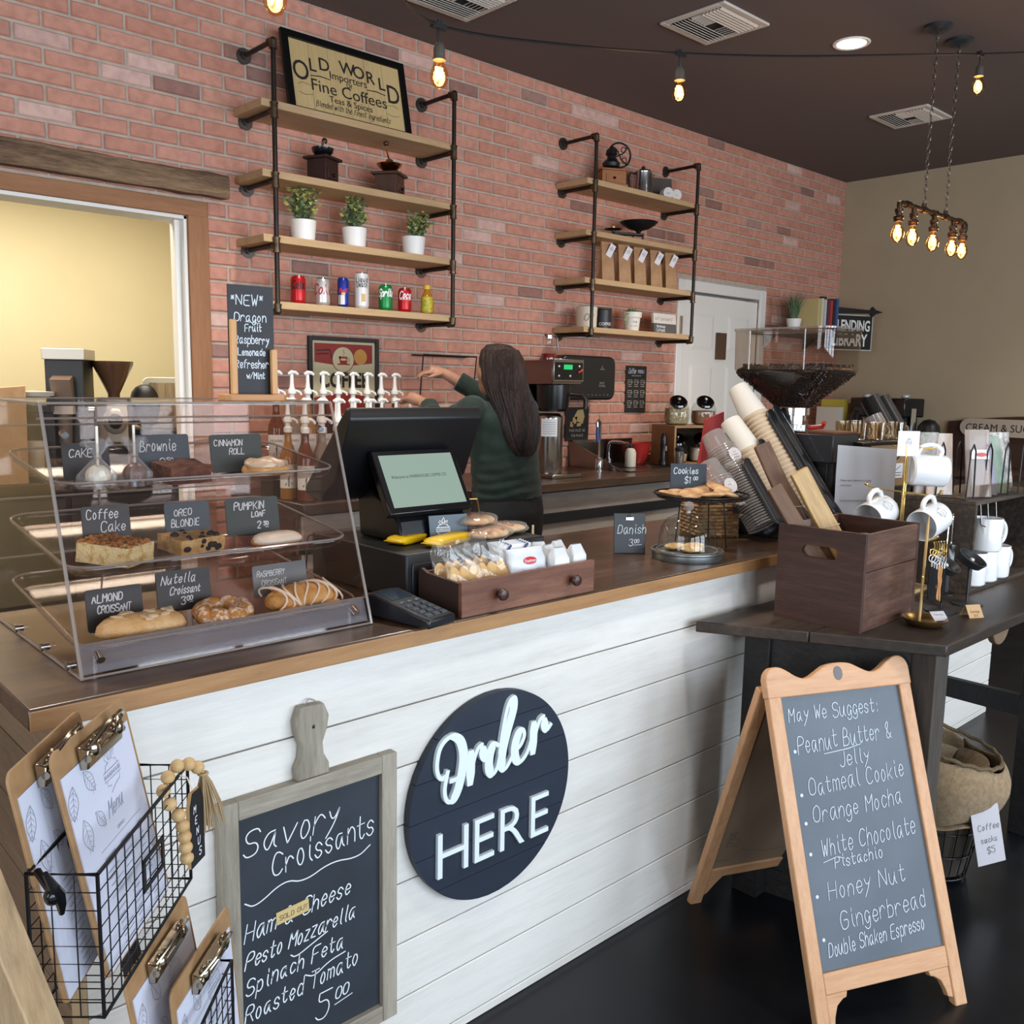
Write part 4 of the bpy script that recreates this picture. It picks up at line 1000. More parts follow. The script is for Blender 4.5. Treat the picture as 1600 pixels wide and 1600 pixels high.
# small wooden easel
t = thing('small_easel', 'two light wooden easel feet standing at the counter edge', 'easel', (1.80, 1.88, CT), R(-40))
for x in (-.022, .022): MB().prism([(-.018, 0), (.016, 0), (.004, .085), (-.004, .085)], x-.003, x+.003, 'x').build('leg', wood('#b49a74', '#cdb48c', axis='Z'), t)
MB().b2((-.022, -.004, .012), (.022, .004, .02)).build('crossbar', wood('#b49a74', '#cdb48c', axis='X'), t)
# card terminal
t = thing('card_terminal', 'black card payment terminal with keypad lying on the counter', 'card terminal', (1.098, 1.50, CT), R(10))
def termprof(mb, w, y0, y1, z0, z1, zz): mb.hull8([(-w, y0, .001), (w, y0, .001), (w, y1, .001), (-w, y1, .001), (-w+.003, y0, z0), (w-.003, y0, z0), (w-.003, y1, z1), (-w+.003, y1, z1)])
m_ = MB(); m_.prism([(-.10, .002), (.095, .002), (.095, .045), (.06, .052), (0, .04), (-.1, .022)], -.041, .041, 'x'); m_.build('terminal_body', M('#16181d', .35), t, bevel=.005)
MB().hull8([(-.03, .012, .0425), (.03, .012, .0425), (.03, .058, .0515), (-.03, .058, .0515), (-.03, .012, .0435), (.03, .012, .0435), (.03, .058, .0525), (-.03, .058, .0525)]).build('display', M('#2b3540', .12), t)
def tz(y): return .022+(y+.1)*.018/.1
for r_ in range(4):
    for c_ in range(3):
        y = -.082+r_*.018; x = -.022+c_*.022
        MB().hull8([(x-.008, y-.005, tz(y)-.001), (x+.008, y-.005, tz(y)-.001), (x+.008, y+.006, tz(y)), (x-.008, y+.006, tz(y)), (x-.007, y-.004, tz(y)+.003), (x+.007, y-.004, tz(y)+.003), (x+.007, y+.005, tz(y)+.004), (x-.007, y+.005, tz(y)+.004)]).build('key', M('#3c4249', .35), t)
for x in (-.022, 0, .022): MB().ell((x, -.008, tz(-.008)+.001), (.008, .004, .003), 10, 6).build('function_key', M('#525a63', .35), t)
# snack drawer box
bw = wood('#4a2a1c', '#6b4230', '#8a6049', axis='X', scale=5, rough=.55, bump=.25)
t = thing('snack_drawer_box', 'low wooden drawer box with two round knobs holding snacks', 'box', (1.395, 1.505, CT))
W_, D_, H_ = .206, .075, .076
MB().b2((-W_, -D_, 0), (W_, -D_+.012, H_)).build('front_board', bw, t, bevel=.0015)
for s in (-1, 1): MB().prism([(-D_+.012, 0), (D_, 0), (D_, H_+.004), (D_-.01, H_+.01), (D_-.03, H_+.002), (-D_+.012, H_-.003)], s*W_-s*.008, s*W_, 'x').build('side_board', M('#2c1a14', .6), t)
MB().b2((-W_+.008, D_-.008, 0), (W_-.008, D_, H_)).build('back_board', bw, t); MB().b2((-W_+.008, -D_+.012, 0), (W_-.008, D_-.008, .006)).build('bottom_board', bw, t)
for x in (-.105, .125): MB().lathe([(.005, 0), (.005, .008), (.0115, .012), (.0135, .018), (.0115, .024), (.004, .026)], n=16).T(None).build('knob', M('#3a2019', .35), t, loc=(x, -D_, .04)).rotation_euler = (R(90), 0, 0)
# snack bags
film2 = glass('#fbfaf8', .1, .08, .7, haze=.05)
def cookiebag(loc, rz, label):
    t = thing('cookie_bag', label, 'snack bag', loc, rz, rx=R(-12))
    rnd = random.Random(int(loc[0]*1e4)); 
    for k in range(3):
        m_ = MB().ell((0, 0, .038), (.0185, .0105, .038), 14, 10); noise_mesh(m_, .002, k, 80).build('cookie', M('#cf9f5a', .75, col2='#e4bf80', ns=30, bump=.3), t, smooth=70, loc=((k-1)*.0255, rnd.uniform(-.003, .003), .002))
    def fn(u, v):
        a = 2*PI*u; w = .046*(1-.1*v)+.003*math.sin(v*9+a*3); d = .016*(1-v)**.5+.0015
        ca, sa = math.cos(a), math.sin(a); q = (abs(ca)**4+abs(sa)**4)**(-.25)
        return (w*ca*q, d*sa*q+.004*math.sin(v*14+ca*4)*v, v*.125)
    MB().grid(fn, 28, 14).build('clear_bag', film2, t, smooth=25)
    m_ = MB()
    for x, z in ((-.018, .03), (.02, .036)): m_.ell((x, -.0178, z), (.011, .0008, .007), 14, 5)
    m_.build('sticker', M('#e6d9bd', .6), t)
    m_ = MB(); pr(m_, 'Bakery', .006, -.018, .028, -.0188); pr(m_, 'Bakery', .006, .02, .034, -.0188); m_.build('lettering', M('#7c5a34', .6), t, smooth=0)
for k, (x, y, l) in enumerate(((1.24, 1.475, 'clear bag of golden cookies at the left end of the drawer box'), (1.325, 1.478, 'clear bag of golden cookies beside the white waffle packet'), (1.25, 1.535, 'clear bag of golden cookies standing behind the left front bag'), (1.335, 1.54, 'clear bag of golden cookies standing behind the right front bag'))):
    cookiebag((x, y, CT+.02), R(-8+6*k), l)
whf = M('#d9dce2', .28, col2='#bfc4cc', ns=14, lo=.4, hi=.75)
def poly_bag(mat, w, h, d, t, n=22):
    def fn(u, v):
        a = 2*PI*u; ca, sa = math.cos(a), math.sin(a); q = (abs(ca)**3.2+abs(sa)**3.2)**(-1/3.2)
        e = (1-abs(2*v-1)**6)
        return (w/2*ca*q*(1+.03*math.sin(v*20)), d/2*sa*q*(.12+.88*e)+.001*math.sin(a*5+v*11), v*h)
    return MB().grid(fn, n, 14).build('packet', mat, t, smooth=60)
t = thing('waffle_packet', 'white waffle cookie packet with red oval in the drawer box', 'snack packet', (1.425, 1.465, CT+.02), R(-4), rx=R(-18)); poly_bag(whf, .108, .1, .03, t)
MB().ell((0, -.0164, .068), (.02, .001, .009), 20, 6).build('red_oval', M('#c02530', .4), t)
m_ = MB(); pr(m_, 'Daelmans', .009, 0, .065, -.0182); m_.build('lettering', white, t, smooth=0)
m_ = MB(); pr(m_, 'Stroopwafel', .0125, 0, .042, -.0172, sx=.9); m_.build('product_lettering', M('#8d8f9a', .5), t, smooth=0)
for k in range(5):
    t = thing('waffle_packet', 'white waffle packet', 'snack packet', (1.415+.004*k, 1.482+.0125*k, CT+.02), R(-4), rx=R(-20)); poly_bag(whf, .1, .108, .011, t, 16)
    m_ = MB()
    m_.ribbon([[(.01, .085), (.035, .104)], [(-.03, .09), (-.015, .104)]], .008, -.007); m_.build('blue_print', M('#2e3560', .5), t, smooth=0)
    t['label'] = 'white waffle packet '+('first', 'second', 'third', 'fourth', 'last')[k]+' in the row behind the red-oval one'; t['group'] = 'waffle packets in a row'
def milano(loc, rz, label, h=.1):
    t = thing('cookie_bag', label, 'snack bag', loc, rz)
    def fn(u, v):
        a = 2*PI*u; ca, sa = math.cos(a), math.sin(a); q = (abs(ca)**7+abs(sa)**7)**(-1/7); k = 1-.35*max(0, v-.72)/.28
        return (.024*ca*q*k, .018*sa*q*(1-.8*max(0, v-.75)/.25), v*h)
    MB().grid(fn, 24, 12).add([], []).build('paper_bag', M('#dcdcdc', .5, col2='#c9cacb', ns=20), t, smooth=50)
    m_ = MB().ribbon([[(-.012, .05), (0, .056), (.012, .05)], [(-.013, .046), (.013, .046)]], .003, -.0184); m_.build('red_print', M('#b5343a', .5), t, smooth=0)
    m_ = MB(); pr(m_, 'Milano', .013, 0, .03, -.0184, sx=.85, shear=.2); m_.build('lettering', M('#6a6c72', .5), t, smooth=0)
for x, y, rz, l in ((1.508, 1.462, -8, 'white cookie bag at the front beside the waffle packet'), (1.575, 1.47, -2, 'white cookie bag at the right end of the drawer box'), (1.515, 1.505, 10, 'white cookie bag second from the front, left column'), (1.525, 1.547, -15, 'white cookie bag at the back, left column'), (1.578, 1.535, 12, 'white cookie bag at the back right corner of the drawer box')):
    milano((x, y, CT+.012), R(rz), l)

# ---- cake dome, danish card, cookies
t = thing('cake_dome', 'glass cake dome with knob on a galvanised metal base holding pastries', 'cake stand', (2.132, 1.55, CT))
galv = M('#9a9f9f', .35, .85, col2='#7d8282', ns=30)
MB().lathe([(.001, 0), (.098, 0), (.1, .003), (.1, .018), (.105, .022), (.105, .026), (.098, .026), (.096, .022), (.001, .022)], n=48).build('metal_base', galv, t)
clr = glass('#f4f6f4', .015, .09, 1.1)
gd = MB().lathe([(.085, 0), (.088, .002), (.084, .01), (.082, .04), (.076, .068), (.06, .09), (.036, .102), (.012, .107), (.001, .108)], n=48, cap=False).build('glass_dome', clr, t, loc=(0, 0, .0235))
MB().torus((0, 0, .0015), .086, .0022, 48, 6).build('dome_rim', acre, gd); MB().lathe([(.001, .107), (.008, .108), (.007, .114), (.014, .122), (.016, .13), (.012, .138), (.001, .141)], n=20).build('dome_knob', acre, gd)
for k in range(3):
    a = 2*PI*k/3; noise_mesh(MB().ell((0, 0, 0), (.035, .028, .009), 18, 8), .002, k+3, 60).build('danish', M('#b98548', .6, col2='#e2c796', ns=30, bump=.3), t, smooth=80, loc=(.034*math.cos(a), .034*math.sin(a), .032))
t = thing('danish_card', 'black clipboard-style chalk card reading Danish beside the glass dome', 'sign', (2.055, 1.70, CT), R(-38), rx=R(-7))
MB().b2((-.047, -.002, 0), (.047, .002, .118)).build('slate', slk, t, bevel=.001)
m_ = MB(); m_.ribbon(script('Danish', -.036, .058, .026, wide=.75), .0017, -.0024); m_.ribbon(script('3', -.002, .022, .02)+script('00', .014, .03, .011)+[[(.012, .024), (.036, .026)]], .0017, -.0024); m_.build('chalk_writing', chalk, t, smooth=0)
MB().b2((-.011, -.005, .098), (.011, -.0021, .106)).tube([(-.006, -.006, .106), (-.003, -.008, .113), (.003, -.008, .113), (.006, -.006, .106)], .0012, 5).build('clip', chrome, t)
# wicker basket with cookie tray on it
wk = M('#7a5836', .7, col2='#a8845a', ns=50, bump=.4)
t = thing('wicker_basket', 'square woven wicker basket behind the glass dome', 'basket', (2.545, 1.765, CT), R(-30))
bw_, bh = .07, .1
MB().b2((-bw_+.006, -.062, 0), (bw_-.006, .062, .004)).build('bottom', wk, t)
for row_ in range(9):
    z = .008+row_*.0118
    for s, (ax0, ax1) in enumerate((((-bw_, -.07), (bw_, -.07)), ((bw_, -.07), (bw_, .07)), ((bw_, .07), (-bw_, .07)), ((-bw_, .07), (-bw_, -.07)))):
        n_ = 14; pts = []
        for i in range(n_+1):
            u = i/n_; x = ax0[0]+(ax1[0]-ax0[0])*u; y = ax0[1]+(ax1[1]-ax0[1])*u; o_ = .0035*math.sin(u*PI*7+row_*PI)
            pts.append((x+(o_ if s % 2 else 0), y+(0 if s % 2 else o_), z))
        MB().tube(pts, .0055, 5).build('wicker_strand', wk, t)
for s in (-1, 1):
    for k in range(8): MB().cyl((-bw_+k*2*bw_/7, s*.07, 0), (-bw_+k*2*bw_/7, s*.07, bh), .003, n=5).build('stake', wk, t)
t = thing('wire_cooling_tray', 'round black wire tray of cookies raised above the dome', 'tray', (2.34, 1.656, CT+.152))
bk = M('#2a2624', .4, .6); tw_ = .145
MB().torus((0, 0, .010), tw_, .0032, 48, 6).build('rim', bk, t); MB().torus((0, 0, 0), tw_*.93, .0025, 48, 6).build('rim', bk, t)
for k in range(-7, 8):
    u = k/8*tw_*.93; h_ = math.sqrt((tw_*.93)**2-u*u)
    MB().tube([(u, -h_, 0), (u, h_, 0)], .0013, 5).build('wire', bk, t); MB().tube([(-h_, u, 0), (h_, u, 0)], .0013, 5).build('wire', bk, t)
for k in range(30):
    a = 2*PI*k/30; MB().tube([(tw_*.93*math.cos(a), tw_*.93*math.sin(a), 0), (tw_*math.cos(a), tw_*math.sin(a), .01)], .0012, 4).build('wire', bk, t)
for a_ in (.3, 1.6, 3.4, 4.9): MB().tube([(.09*math.cos(a_), .09*math.sin(a_), -.151), (.075*math.cos(a_), .075*math.sin(a_), -.002)], .0022, 6).build('wire_leg', bk, t)
ck = M('#a87446', .75, col2='#d6b184', ns=26, bump=.5, bs=90)
rnd = random.Random(4)
for k, (x, y, z, rx, lb) in enumerate(((-.09, .06, .008, 8, 'at the back left of the wire tray'), (-.055, .0, .012, -14, 'leaning left of centre on the wire tray'), (-.02, -.06, .01, 6, 'at the front of the wire tray'), (.035, -.075, .011, -10, 'at the front right of the wire tray'), (.03, .02, .014, 18, 'stacked in the middle of the wire tray'), (.06, -.03, .027, 16, 'on top of the stack on the wire tray'), (.10, .0, .01, 10, 'at the right edge of the wire tray'), (-.02, .075, .009, 5, 'behind the others on the wire tray'))):
    o = noise_mesh(MB().ell((0, 0, 0), (.04, .04, .0085), 20, 8), .0022, k+11, 60).build('cookie', ck, None, smooth=80, loc=(2.34+x*.9, 1.656+y*.9, CT+.155+z)); o.rotation_euler = (R(rx*.5), R(rx), k)
    tag(o, 'oatmeal cookie '+lb, 'cookie', 'cookies on the wire tray')
t = thing('cookie_card', 'dark blue chalk card reading Cookies $1.00 above the cookie tray', 'sign', (2.35, 1.715, CT+.172), R(-42), rx=R(-5))
MB().b2((-.057, -.0015, 0), (.057, .0015, .078)).build('slate', M('#222d38', .5), t, bevel=.001)
m_ = MB(); m_.ribbon(script('Cookies', -.047, .046, .02, wide=.8), .002, -.002); m_.ribbon(script('$1', -.012, .017, .02)+script('00', .016, .026, .011), .0018, -.002); m_.build('chalk_writing', chalk, t, smooth=0)
# ================================================================ RIGHT PIPE SHELF
# cast-iron wheel grinder
t = thing('wheel_coffee_grinder', 'antique wooden coffee grinder with black cast-iron wheel', 'coffee grinder', (4.225, 3.74, SH[0]), R(-28))
ow = wood('#8a5427', '#a86c38', axis='X', scale=12, rough=.5)
MB().b2((-.085, -.07, 0), (.085, .07, .012)).b2((-.075, -.06, .012), (.075, .06, .09)).b2((-.082, -.067, .09), (.082, .067, .1)).build('box_body', ow, t, bevel=.002)
dr = MB().b2((-.05, -.064, .02), (.05, -.0605, .07)).build('drawer', ow, t, bevel=.001); MB().ell((0, -.07, .045), (.008, .008, .008), 10, 6).build('knob', blackmetal, dr)
MB().lathe([(.02, .1), (.03, .105), (.05, .12), (.052, .14), (.04, .155), (.025, .165), (.022, .18), (.035, .19), (.03, .215), (.012, .23), (.001, .232)], n=20).build('iron_mill', black, t)
wh = MB().torus((.05, -.0, .19), .07, .006, 32, 6, 'y').build('wheel', black, t)
for k in range(4):
    a = 2*PI*k/4+.3
    P = [(.05+math.cos(a+.5*u)*.07*u, 0, .19+math.sin(a+.5*u)*.07*u) for u in (0, .3, .6, 1)]; MB().tube(P, .0045, 6).build('spoke', black, wh)
    MB().torus((.05+math.cos(a+.6)*.042, 0, .19+math.sin(a+.6)*.042), .015, .003, 14, 5, 'y').build('scroll', black, wh)
MB().tube([(.095, -.004, .14), (.1, -.03, .135)], .006, 8).build('crank_handle', M('#4a2c1c', .4), t)
# percolator
t = thing('percolator', 'small polished metal coffee percolator with black handle', 'coffee pot', (4.53, 3.745, SH[0]), R(-30)); t.scale = (1.15, 1.15, 1.12)
MB().lathe([(.05, 0), (.053, .004), (.05, .05), (.046, .12), (.047, .124), (.04, .134), (.012, .138), (.001, .139)], n=32).build('pot_body', M('#b8b8ba', .18, 1), t)
MB().ell((0, 0, .148), (.011, .011, .01), 12, 8).build('lid_knob', black, t)
MB().tube([(-.046, 0, .115), (-.07, 0, .118), (-.082, 0, .09), (-.078, 0, .05), (-.06, 0, .03)], .0065, 8).build('handle', black, t)
MB().hull8([(.042, -.012, .085), (.046, -.012, .085), (.046, .012, .085), (.042, .012, .085), (.044, -.018, .118), (.066, -.004, .118), (.066, .004, .118), (.044, .018, .118)]).build('spout', M('#b8b8ba', .18, 1), t)
MB().b2((4.63, 3.86, SH[0]), (4.83, 3.869, SH[0]+.145)).build('x', black) if 0 else None
t = thing('slate_square', 'plain dark grey square board leaning on the brick behind the cups', 'board', (4.765, 3.80, SH[0]), R(-25), rx=R(-10)); MB().b2((-.095, 0, 0), (.095, .008, .16)).build('board', M('#4b4341', .6, col2='#564c49', ns=14), t)
for k, x in enumerate((4.70, 4.785)):
    t = thing('white_cup', 'small white round tin lying on its side, '+('left of the pair' if k == 0 else 'right of the pair'), 'tin', (x, 3.68, SH[0]+.0345), R(-25), group='two white round tins')
    MB().tube([(0, 0, 0), (0, .05, 0)], .034, 28).build('tin_body', white, t); MB().tube([(0, -.004, 0), (0, 0, 0)], .0335, 28).build('lid', M('#dcd9d4', .5), t)
    m_ = MB(); pr(m_, 'tea' if k else 'sugar', .012, 0, -.004, -.0048); m_.build('lettering', M('#6a6a6a', .6), t, smooth=0)
# vintage scale
t = thing('kitchen_scale', 'antique black balance scale with shallow dish', 'scale', (4.40, 3.74, SH[1]), R(-25))
MB().b2((-.10, -.02, .03), (.10, .02, .045)).build('beam', black, t, bevel=.003)
for x in (-.09, -.02, .025, .09): MB().lathe([(.014, 0), (.012, .006), (.006, .012), (.006, .028), (.01, .032)], (x, -.02 if x > 0 else .0, 0), n=10).build('foot', black, t)
MB().lathe([(.006, .04), (.007, .055), (.01, .066), (.05, .07), (.055, .073), (.001, .0735)], (-.10, 0, -.012), n=24).build('weight_plate', black, t)
MB().lathe([(.006, .04), (.02, .062), (.06, .072), (.1, .094), (.118, .112), (.113, .112), (.09, .094), (.05, .078), (.001, .074)], (.07, 0, -.0), n=36).build('dish', M('#2b2a2b', .35, .5), t)
MB().lathe([(.015, 0), (.016, .002), (.016, .016), (.011, .02), (.008, .024), (.001, .026)], (-.10, 0, .0616), n=16).build('brass_weight', M('#b59a62', .35, .8), t)
# five kraft bags with tags
kr = M('#b7916a', .7, col2='#a98059', ns=18, bump=.15)
def kraft(x, label, rz, w=.09, h=.235):
    t = thing('kraft_bag', label, 'paper bag', (x, 3.735, SH[2]), rz, group='brown paper coffee bags on the right shelf')
    d = .07
    MB().add([(-w/2, -d/2, 0), (w/2, -d/2, 0), (w/2, d/2, 0), (-w/2, d/2, 0), (-w/2+.005, -.004, h), (w/2-.005, -.004, h), (w/2-.005, .004, h), (-w/2+.005, .004, h), (-w/2+.012, 0, h*.45), (w/2-.012, 0, h*.45)],
             [(3, 2, 1, 0), (0, 1, 5, 4), (2, 3, 7, 6), (4, 5, 6, 7), (1, 2, 9), (2, 6, 9), (6, 5, 9), (5, 1, 9), (3, 0, 8), (0, 4, 8), (4, 7, 8), (7, 3, 8)]).build('bag', kr, t, smooth=0)
    MB().b2((-w/2+.004, -.006, h-.014), (w/2-.004, .006, h+.002)).build('folded_top', kr, t)
    g_ = MB().T(Matrix.Translation((.022, -.022, h-.045)) @ rotm(rx=R(8), ry=R(25))).b2((-.02, -.001, -.045), (.02, .001, .03)).build('tag', paper, t)
    m_ = MB().T(Matrix.Translation((.022, -.022, h-.045)) @ rotm(rx=R(8), ry=R(25))); logo(m_, 0, 0, .022, -.0018, .001); m_.build('emblem', M('#7a86a0', .7), t, smooth=0)
    MB().tube([(.0, -.006, h-.006), (.01, -.012, h-.01), (.02, -.022, h-.012)], .001, 4).build('twine', M('#c8b48c', .8), t)
for x, l in ((4.20, 'brown paper coffee bag with tag, leftmost of the five'), (4.355, 'brown paper coffee bag with tag, second from the left'), (4.50, 'brown paper coffee bag with tag, middle one'), (4.66, 'brown paper coffee bag with tag, fourth from the left'), (4.81, 'brown paper coffee bag with tag, rightmost of the five')):
    kraft(x, l, R(-14))
# bottom board: canisters, succulent, wifi sign
t = thing('canister', 'cream ceramic canister with line drawing behind the shelf pipe', 'canister', (4.06, 3.75, SH[3]))
MB().lathe([(.055, 0), (.06, .004), (.064, .12), (.06, .124), (.058, .12), (.001, .118)], n=36).build('jar_body', M('#d8cdb8', .4), t); m_ = MB(); wtext(m_, 'O/', .04, .04, .0645, .0025, 1.0); m_.build('lettering', M('#3c3732', .6), t, smooth=0)
t = thing('coffee_canister', 'black coffee canister with wooden lid', 'canister', (4.205, 3.75, SH[3]))
MB().lathe([(.05, 0), (.054, .004), (.054, .112), (.05, .116)], n=36).build('jar_body', M('#23262b', .4), t); MB().lathe([(.052, .116), (.054, .12), (.052, .128), (.001, .129)], n=32).build('lid', wood('#4c3626', '#67492f', axis='X'), t)
m_ = MB(); V, F = font('COFFEE', .024, 0, .022, 0)
V = [(.0546*math.cos(-PI/2+FA+a/.054), .0546*math.sin(-PI/2+FA+a/.054), c) for a, b, c in V]; m_.add(V, F).build('lettering', white, t, smooth=0)
t = thing('succulent_pot', 'succulent trailing from a white lettered pot on the lowest right shelf', 'potted plant', (4.47, 3.745, SH[3]))
MB().lathe([(.04, 0), (.044, .003), (.053, .085), (.06, .086), (.062, .118), (.056, .118), (.05, .105), (.001, .103)], n=32).build('pot', M('#e0dccf', .5), t)
m_ = MB(); wtext(m_, 'Hang', .018, .055, .0505, .0016, .6); wtext(m_, 'in there', .016, .03, .0475, .0014, .55); m_.build('lettering', M('#5a5650', .6), t, smooth=0)
m_ = MB(); rnd = random.Random(2)
for ring, (n_, L_, el) in enumerate(((5, .035, 72), (7, .048, 52), (9, .052, 30))):
    for k in range(n_):
        a = 2*PI*k/n_+ring*.4; d_ = Vector((math.cos(a)*math.cos(R(el)), math.sin(a)*math.cos(R(el)), math.sin(R(el)))); s_ = d_.cross(Vector((0, 0, 1))).normalized(); u_ = s_.cross(d_)
        c = Vector((0, 0, .108)); P = [c, c+d_*L_*.5+s_*.011, c+d_*L_, c+d_*L_*.5-s_*.011, c+d_*L_*.5-u_*.006, c+d_*L_*.5+u_*.003]
        MB().add(P, [(0, 1, 5), (1, 2, 5), (2, 3, 5), (3, 0, 5), (1, 0, 4), (2, 1, 4), (3, 2, 4), (0, 3, 4)]).build('leaf', M('#4e6540', .5, col2='#7c9258', ns=50), t, smooth=60)
for k in range(4): MB().tube([(-.05, -.02, .108), (-.085, -.03, .10), (-.10, -.035, .075-.01*k), (-.115+.01*k, -.035, .06)], .0035, 5).build('trailing_stem', M('#8fa072', .5), t)
t = thing('wifi_sign', 'small wooden wifi password sign in white and grey', 'sign', (4.745, 3.70, SH[3]), rx=R(-6))
MB().b2((-.115, -.008, .062), (.115, .008, .125)).build('white_board', wood('#cfc8bd', '#ddd6ca', axis='X', scale=8, bump=.1), t); MB().b2((-.115, -.008, 0), (.115, .008, .0615)).build('grey_board', M('#5b5552', .7), t)
m_ = MB(); m_.ribbon(script('wifi password', -.1, .082, .024, slant=.35, wide=.78), .0014, -.0086); m_.build('lettering', M('#5a5450', .7), t, smooth=0)
m_ = MB(); m_.ribbon(script('Warehouse', -.085, .036, .016, slant=0, wide=.78)+script('Coffee18', -.09, .01, .018, slant=0, wide=.85), .0024, -.0086); m_.build('chalk_writing', chalk, t, smooth=0)
t = thing('door_sign_plate', 'narrow dark wooden plate hanging on the white door', 'sign', (5.66, WY-.0005, 1.66)); MB().b2((-.055, -.012, 0), (.055, 0, .19)).build('plate', wood('#4a3424', '#6a4d36', axis='Z', scale=12), t)
t = thing('thermometer', 'small brass thermometer on the door casing beside the wifi sign', 'thermometer', (5.15, WY-.021, 1.82)); MB().b2((-.012, -.008, 0), (.012, 0, .12)).build('case', M('#b39c76', .4, .6), t, bevel=.003); MB().tube([(0, -.009, .02), (0, -.009, .1)], .003, 6).build('tube', M('#6a5848', .4), t)

# ================================================================ WALL PIECES
t = thing('coffee_poster', 'black framed vintage coffee poster on the brick behind the syrups', 'picture', (2.463, WY-.0085, 1.268))
w2, h2 = .2, .402
MB().b2((-w2, -.02, 0), (-w2+.02, 0, h2)).b2((w2-.02, -.02, 0), (w2, 0, h2)).b2((-w2+.02, -.02, 0), (w2-.02, 0, .02)).b2((-w2+.02, -.02, h2-.02), (w2-.02, 0, h2)).build('frame', black, t, bevel=.002)
pp = MB().b2((-w2+.02, -.008, .02), (w2-.02, -.004, h2-.02)).build('print', M('#d9cba4', .7), t)
def flat(P, y, nm, mt): return MB().add([(a, y, b) for a, b in P], [tuple(range(len(P)))]).build(nm, mt, pp, smooth=0)
rd = M('#9c2f2c', .6); flat([(-.17, .03), (.17, .03), (.17, .11), (0, .135), (-.17, .11)], -.0086, 'red_field', rd); flat([(-.165, .28), (0, .262), (.165, .28), (.165, .37), (-.165, .37)], -.0086, 'red_field', rd)
flat([(-.15, .125), (0, .145), (.15, .125), (.15, .262), (0, .245), (-.15, .262)], -.0089, 'cream_banner', M('#d6cba0', .7))
def disc(x, z, r_, y, nm, mt): return flat([(x+r_*math.cos(2*PI*k/28), z+r_*math.sin(2*PI*k/28)) for k in range(28)], y, nm, mt)
disc(-.005, .295, .064, -.0092, 'emblem_rim', M('#8c3a2e', .6)); disc(-.005, .295, .06, -.0094, 'emblem_disc', M('#d8c9a0', .6)); disc(.095, .31, .038, -.0092, 'orange_disc', M('#d59a4a', .6))
m_ = MB().ribbon([[(-.035, .272), (.03, .272)], [(-.02, .278), (.015, .278)]], .008, -.0097).ribbon([[(-.025, .305), (-.02, .285), (.01, .285), (.016, .305), (-.025, .305)]], .012, -.0097).ribbon([[(.016, .3), (.028, .302), (.028, .288), (.012, .286)]], .004, -.0097).ribbon([[(-.005, .315), (.002, .325), (-.006, .335), (.0, .345)]], .003, -.0097)
m_.build('cup_emblem', M('#a02a26', .6), pp, smooth=0)
m_ = MB(); pr(m_, 'COFFEE', .098, 0, .162, -.0096, bold=.0035, sx=.82); m_.build('lettering', M('#221a17', .6), pp, smooth=0)
MB().ribbon([[(-.15, .335), (-.08, .34), (-.07, .3)], [(-.15, .318), (-.09, .322)]], .008, -.0094).build('black_stripe', M('#2a2422', .6), pp, smooth=0)
MB().b2((-w2+.021, -.0125, .021), (w2-.021, -.0115, h2-.021)).build('glazing', glass('#ffffff', .02, .08, 1), t, smooth=0)
t = thing('coffee_menu_board', 'tall narrow black coffee menu plate with nine cup drawings', 'sign', (4.705, WY-.0085, 1.285))
MB().b2((-.105, -.006, 0), (.105, 0, .305)).build('plate', M('#26221f', .6), t, bevel=.002)
m_ = MB(); m_.ribbon(script('Coffee', -.085, .255, .035, slant=.35, wide=.5), .003, -.0068); pr(m_, 'MENU', .034, .045, .257, -.0068, sx=.7); pr(m_, 'choose your favourite', .011, 0, .238, -.0068); m_.build('lettering', chalk, t, smooth=0)
for r_ in range(3):
    for c_ in range(3):
        x = -.064+c_*.064; z = .178-r_*.068
        m_ = MB().ribbon([[(x-.02, z+.035), (x-.016, z+.006), (x+.014, z+.006), (x+.018, z+.035), (x-.02, z+.035)], [(x-.018, z+.022), (x+.016, z+.022)], [(x+.018, z+.028), (x+.026, z+.024), (x+.017, z+.014)]], .0035, -.0068)
        m_.ribbon([[(x-.018, z-.006), (x+.018, z-.006)]], .004, -.0068); m_.build('cup_drawing', M('#b6ad9f', .7), t, smooth=0)
t = thing('small_wall_poster', 'small black plate with a cream hand drawing and lettering behind the tap', 'sign', (4.148, WY-.0085, 1.115))
MB().b2((-.105, -.006, 0), (.105, 0, .208)).build('plate', M('#211f20', .6), t, bevel=.002)
fl = MB()
for P in ([(.0, .19), (.05, .195), (.065, .15), (.05, .105), (.0, .12), (-.03, .15)], [(-.04, .145), (0, .15), (-.01, .11), (-.045, .1)], [(-.06, .12), (-.03, .115), (-.04, .085), (-.065, .09)], [(.0, .11), (.04, .11), (.03, .09), (-.005, .09)]): fl.add([(a, -.0068, b) for a, b in P], [tuple(range(len(P)))])
fl.build('drawing', M('#c8ac74', .7), t, smooth=0)
m_ = MB(); pr(m_, 'THIS MUST BE', .024, 0, .056, -.0068); pr(m_, 'THE PLACE', .022, 0, .026, -.0068); m_.build('lettering', M('#bdb6ac', .7), t, smooth=0)
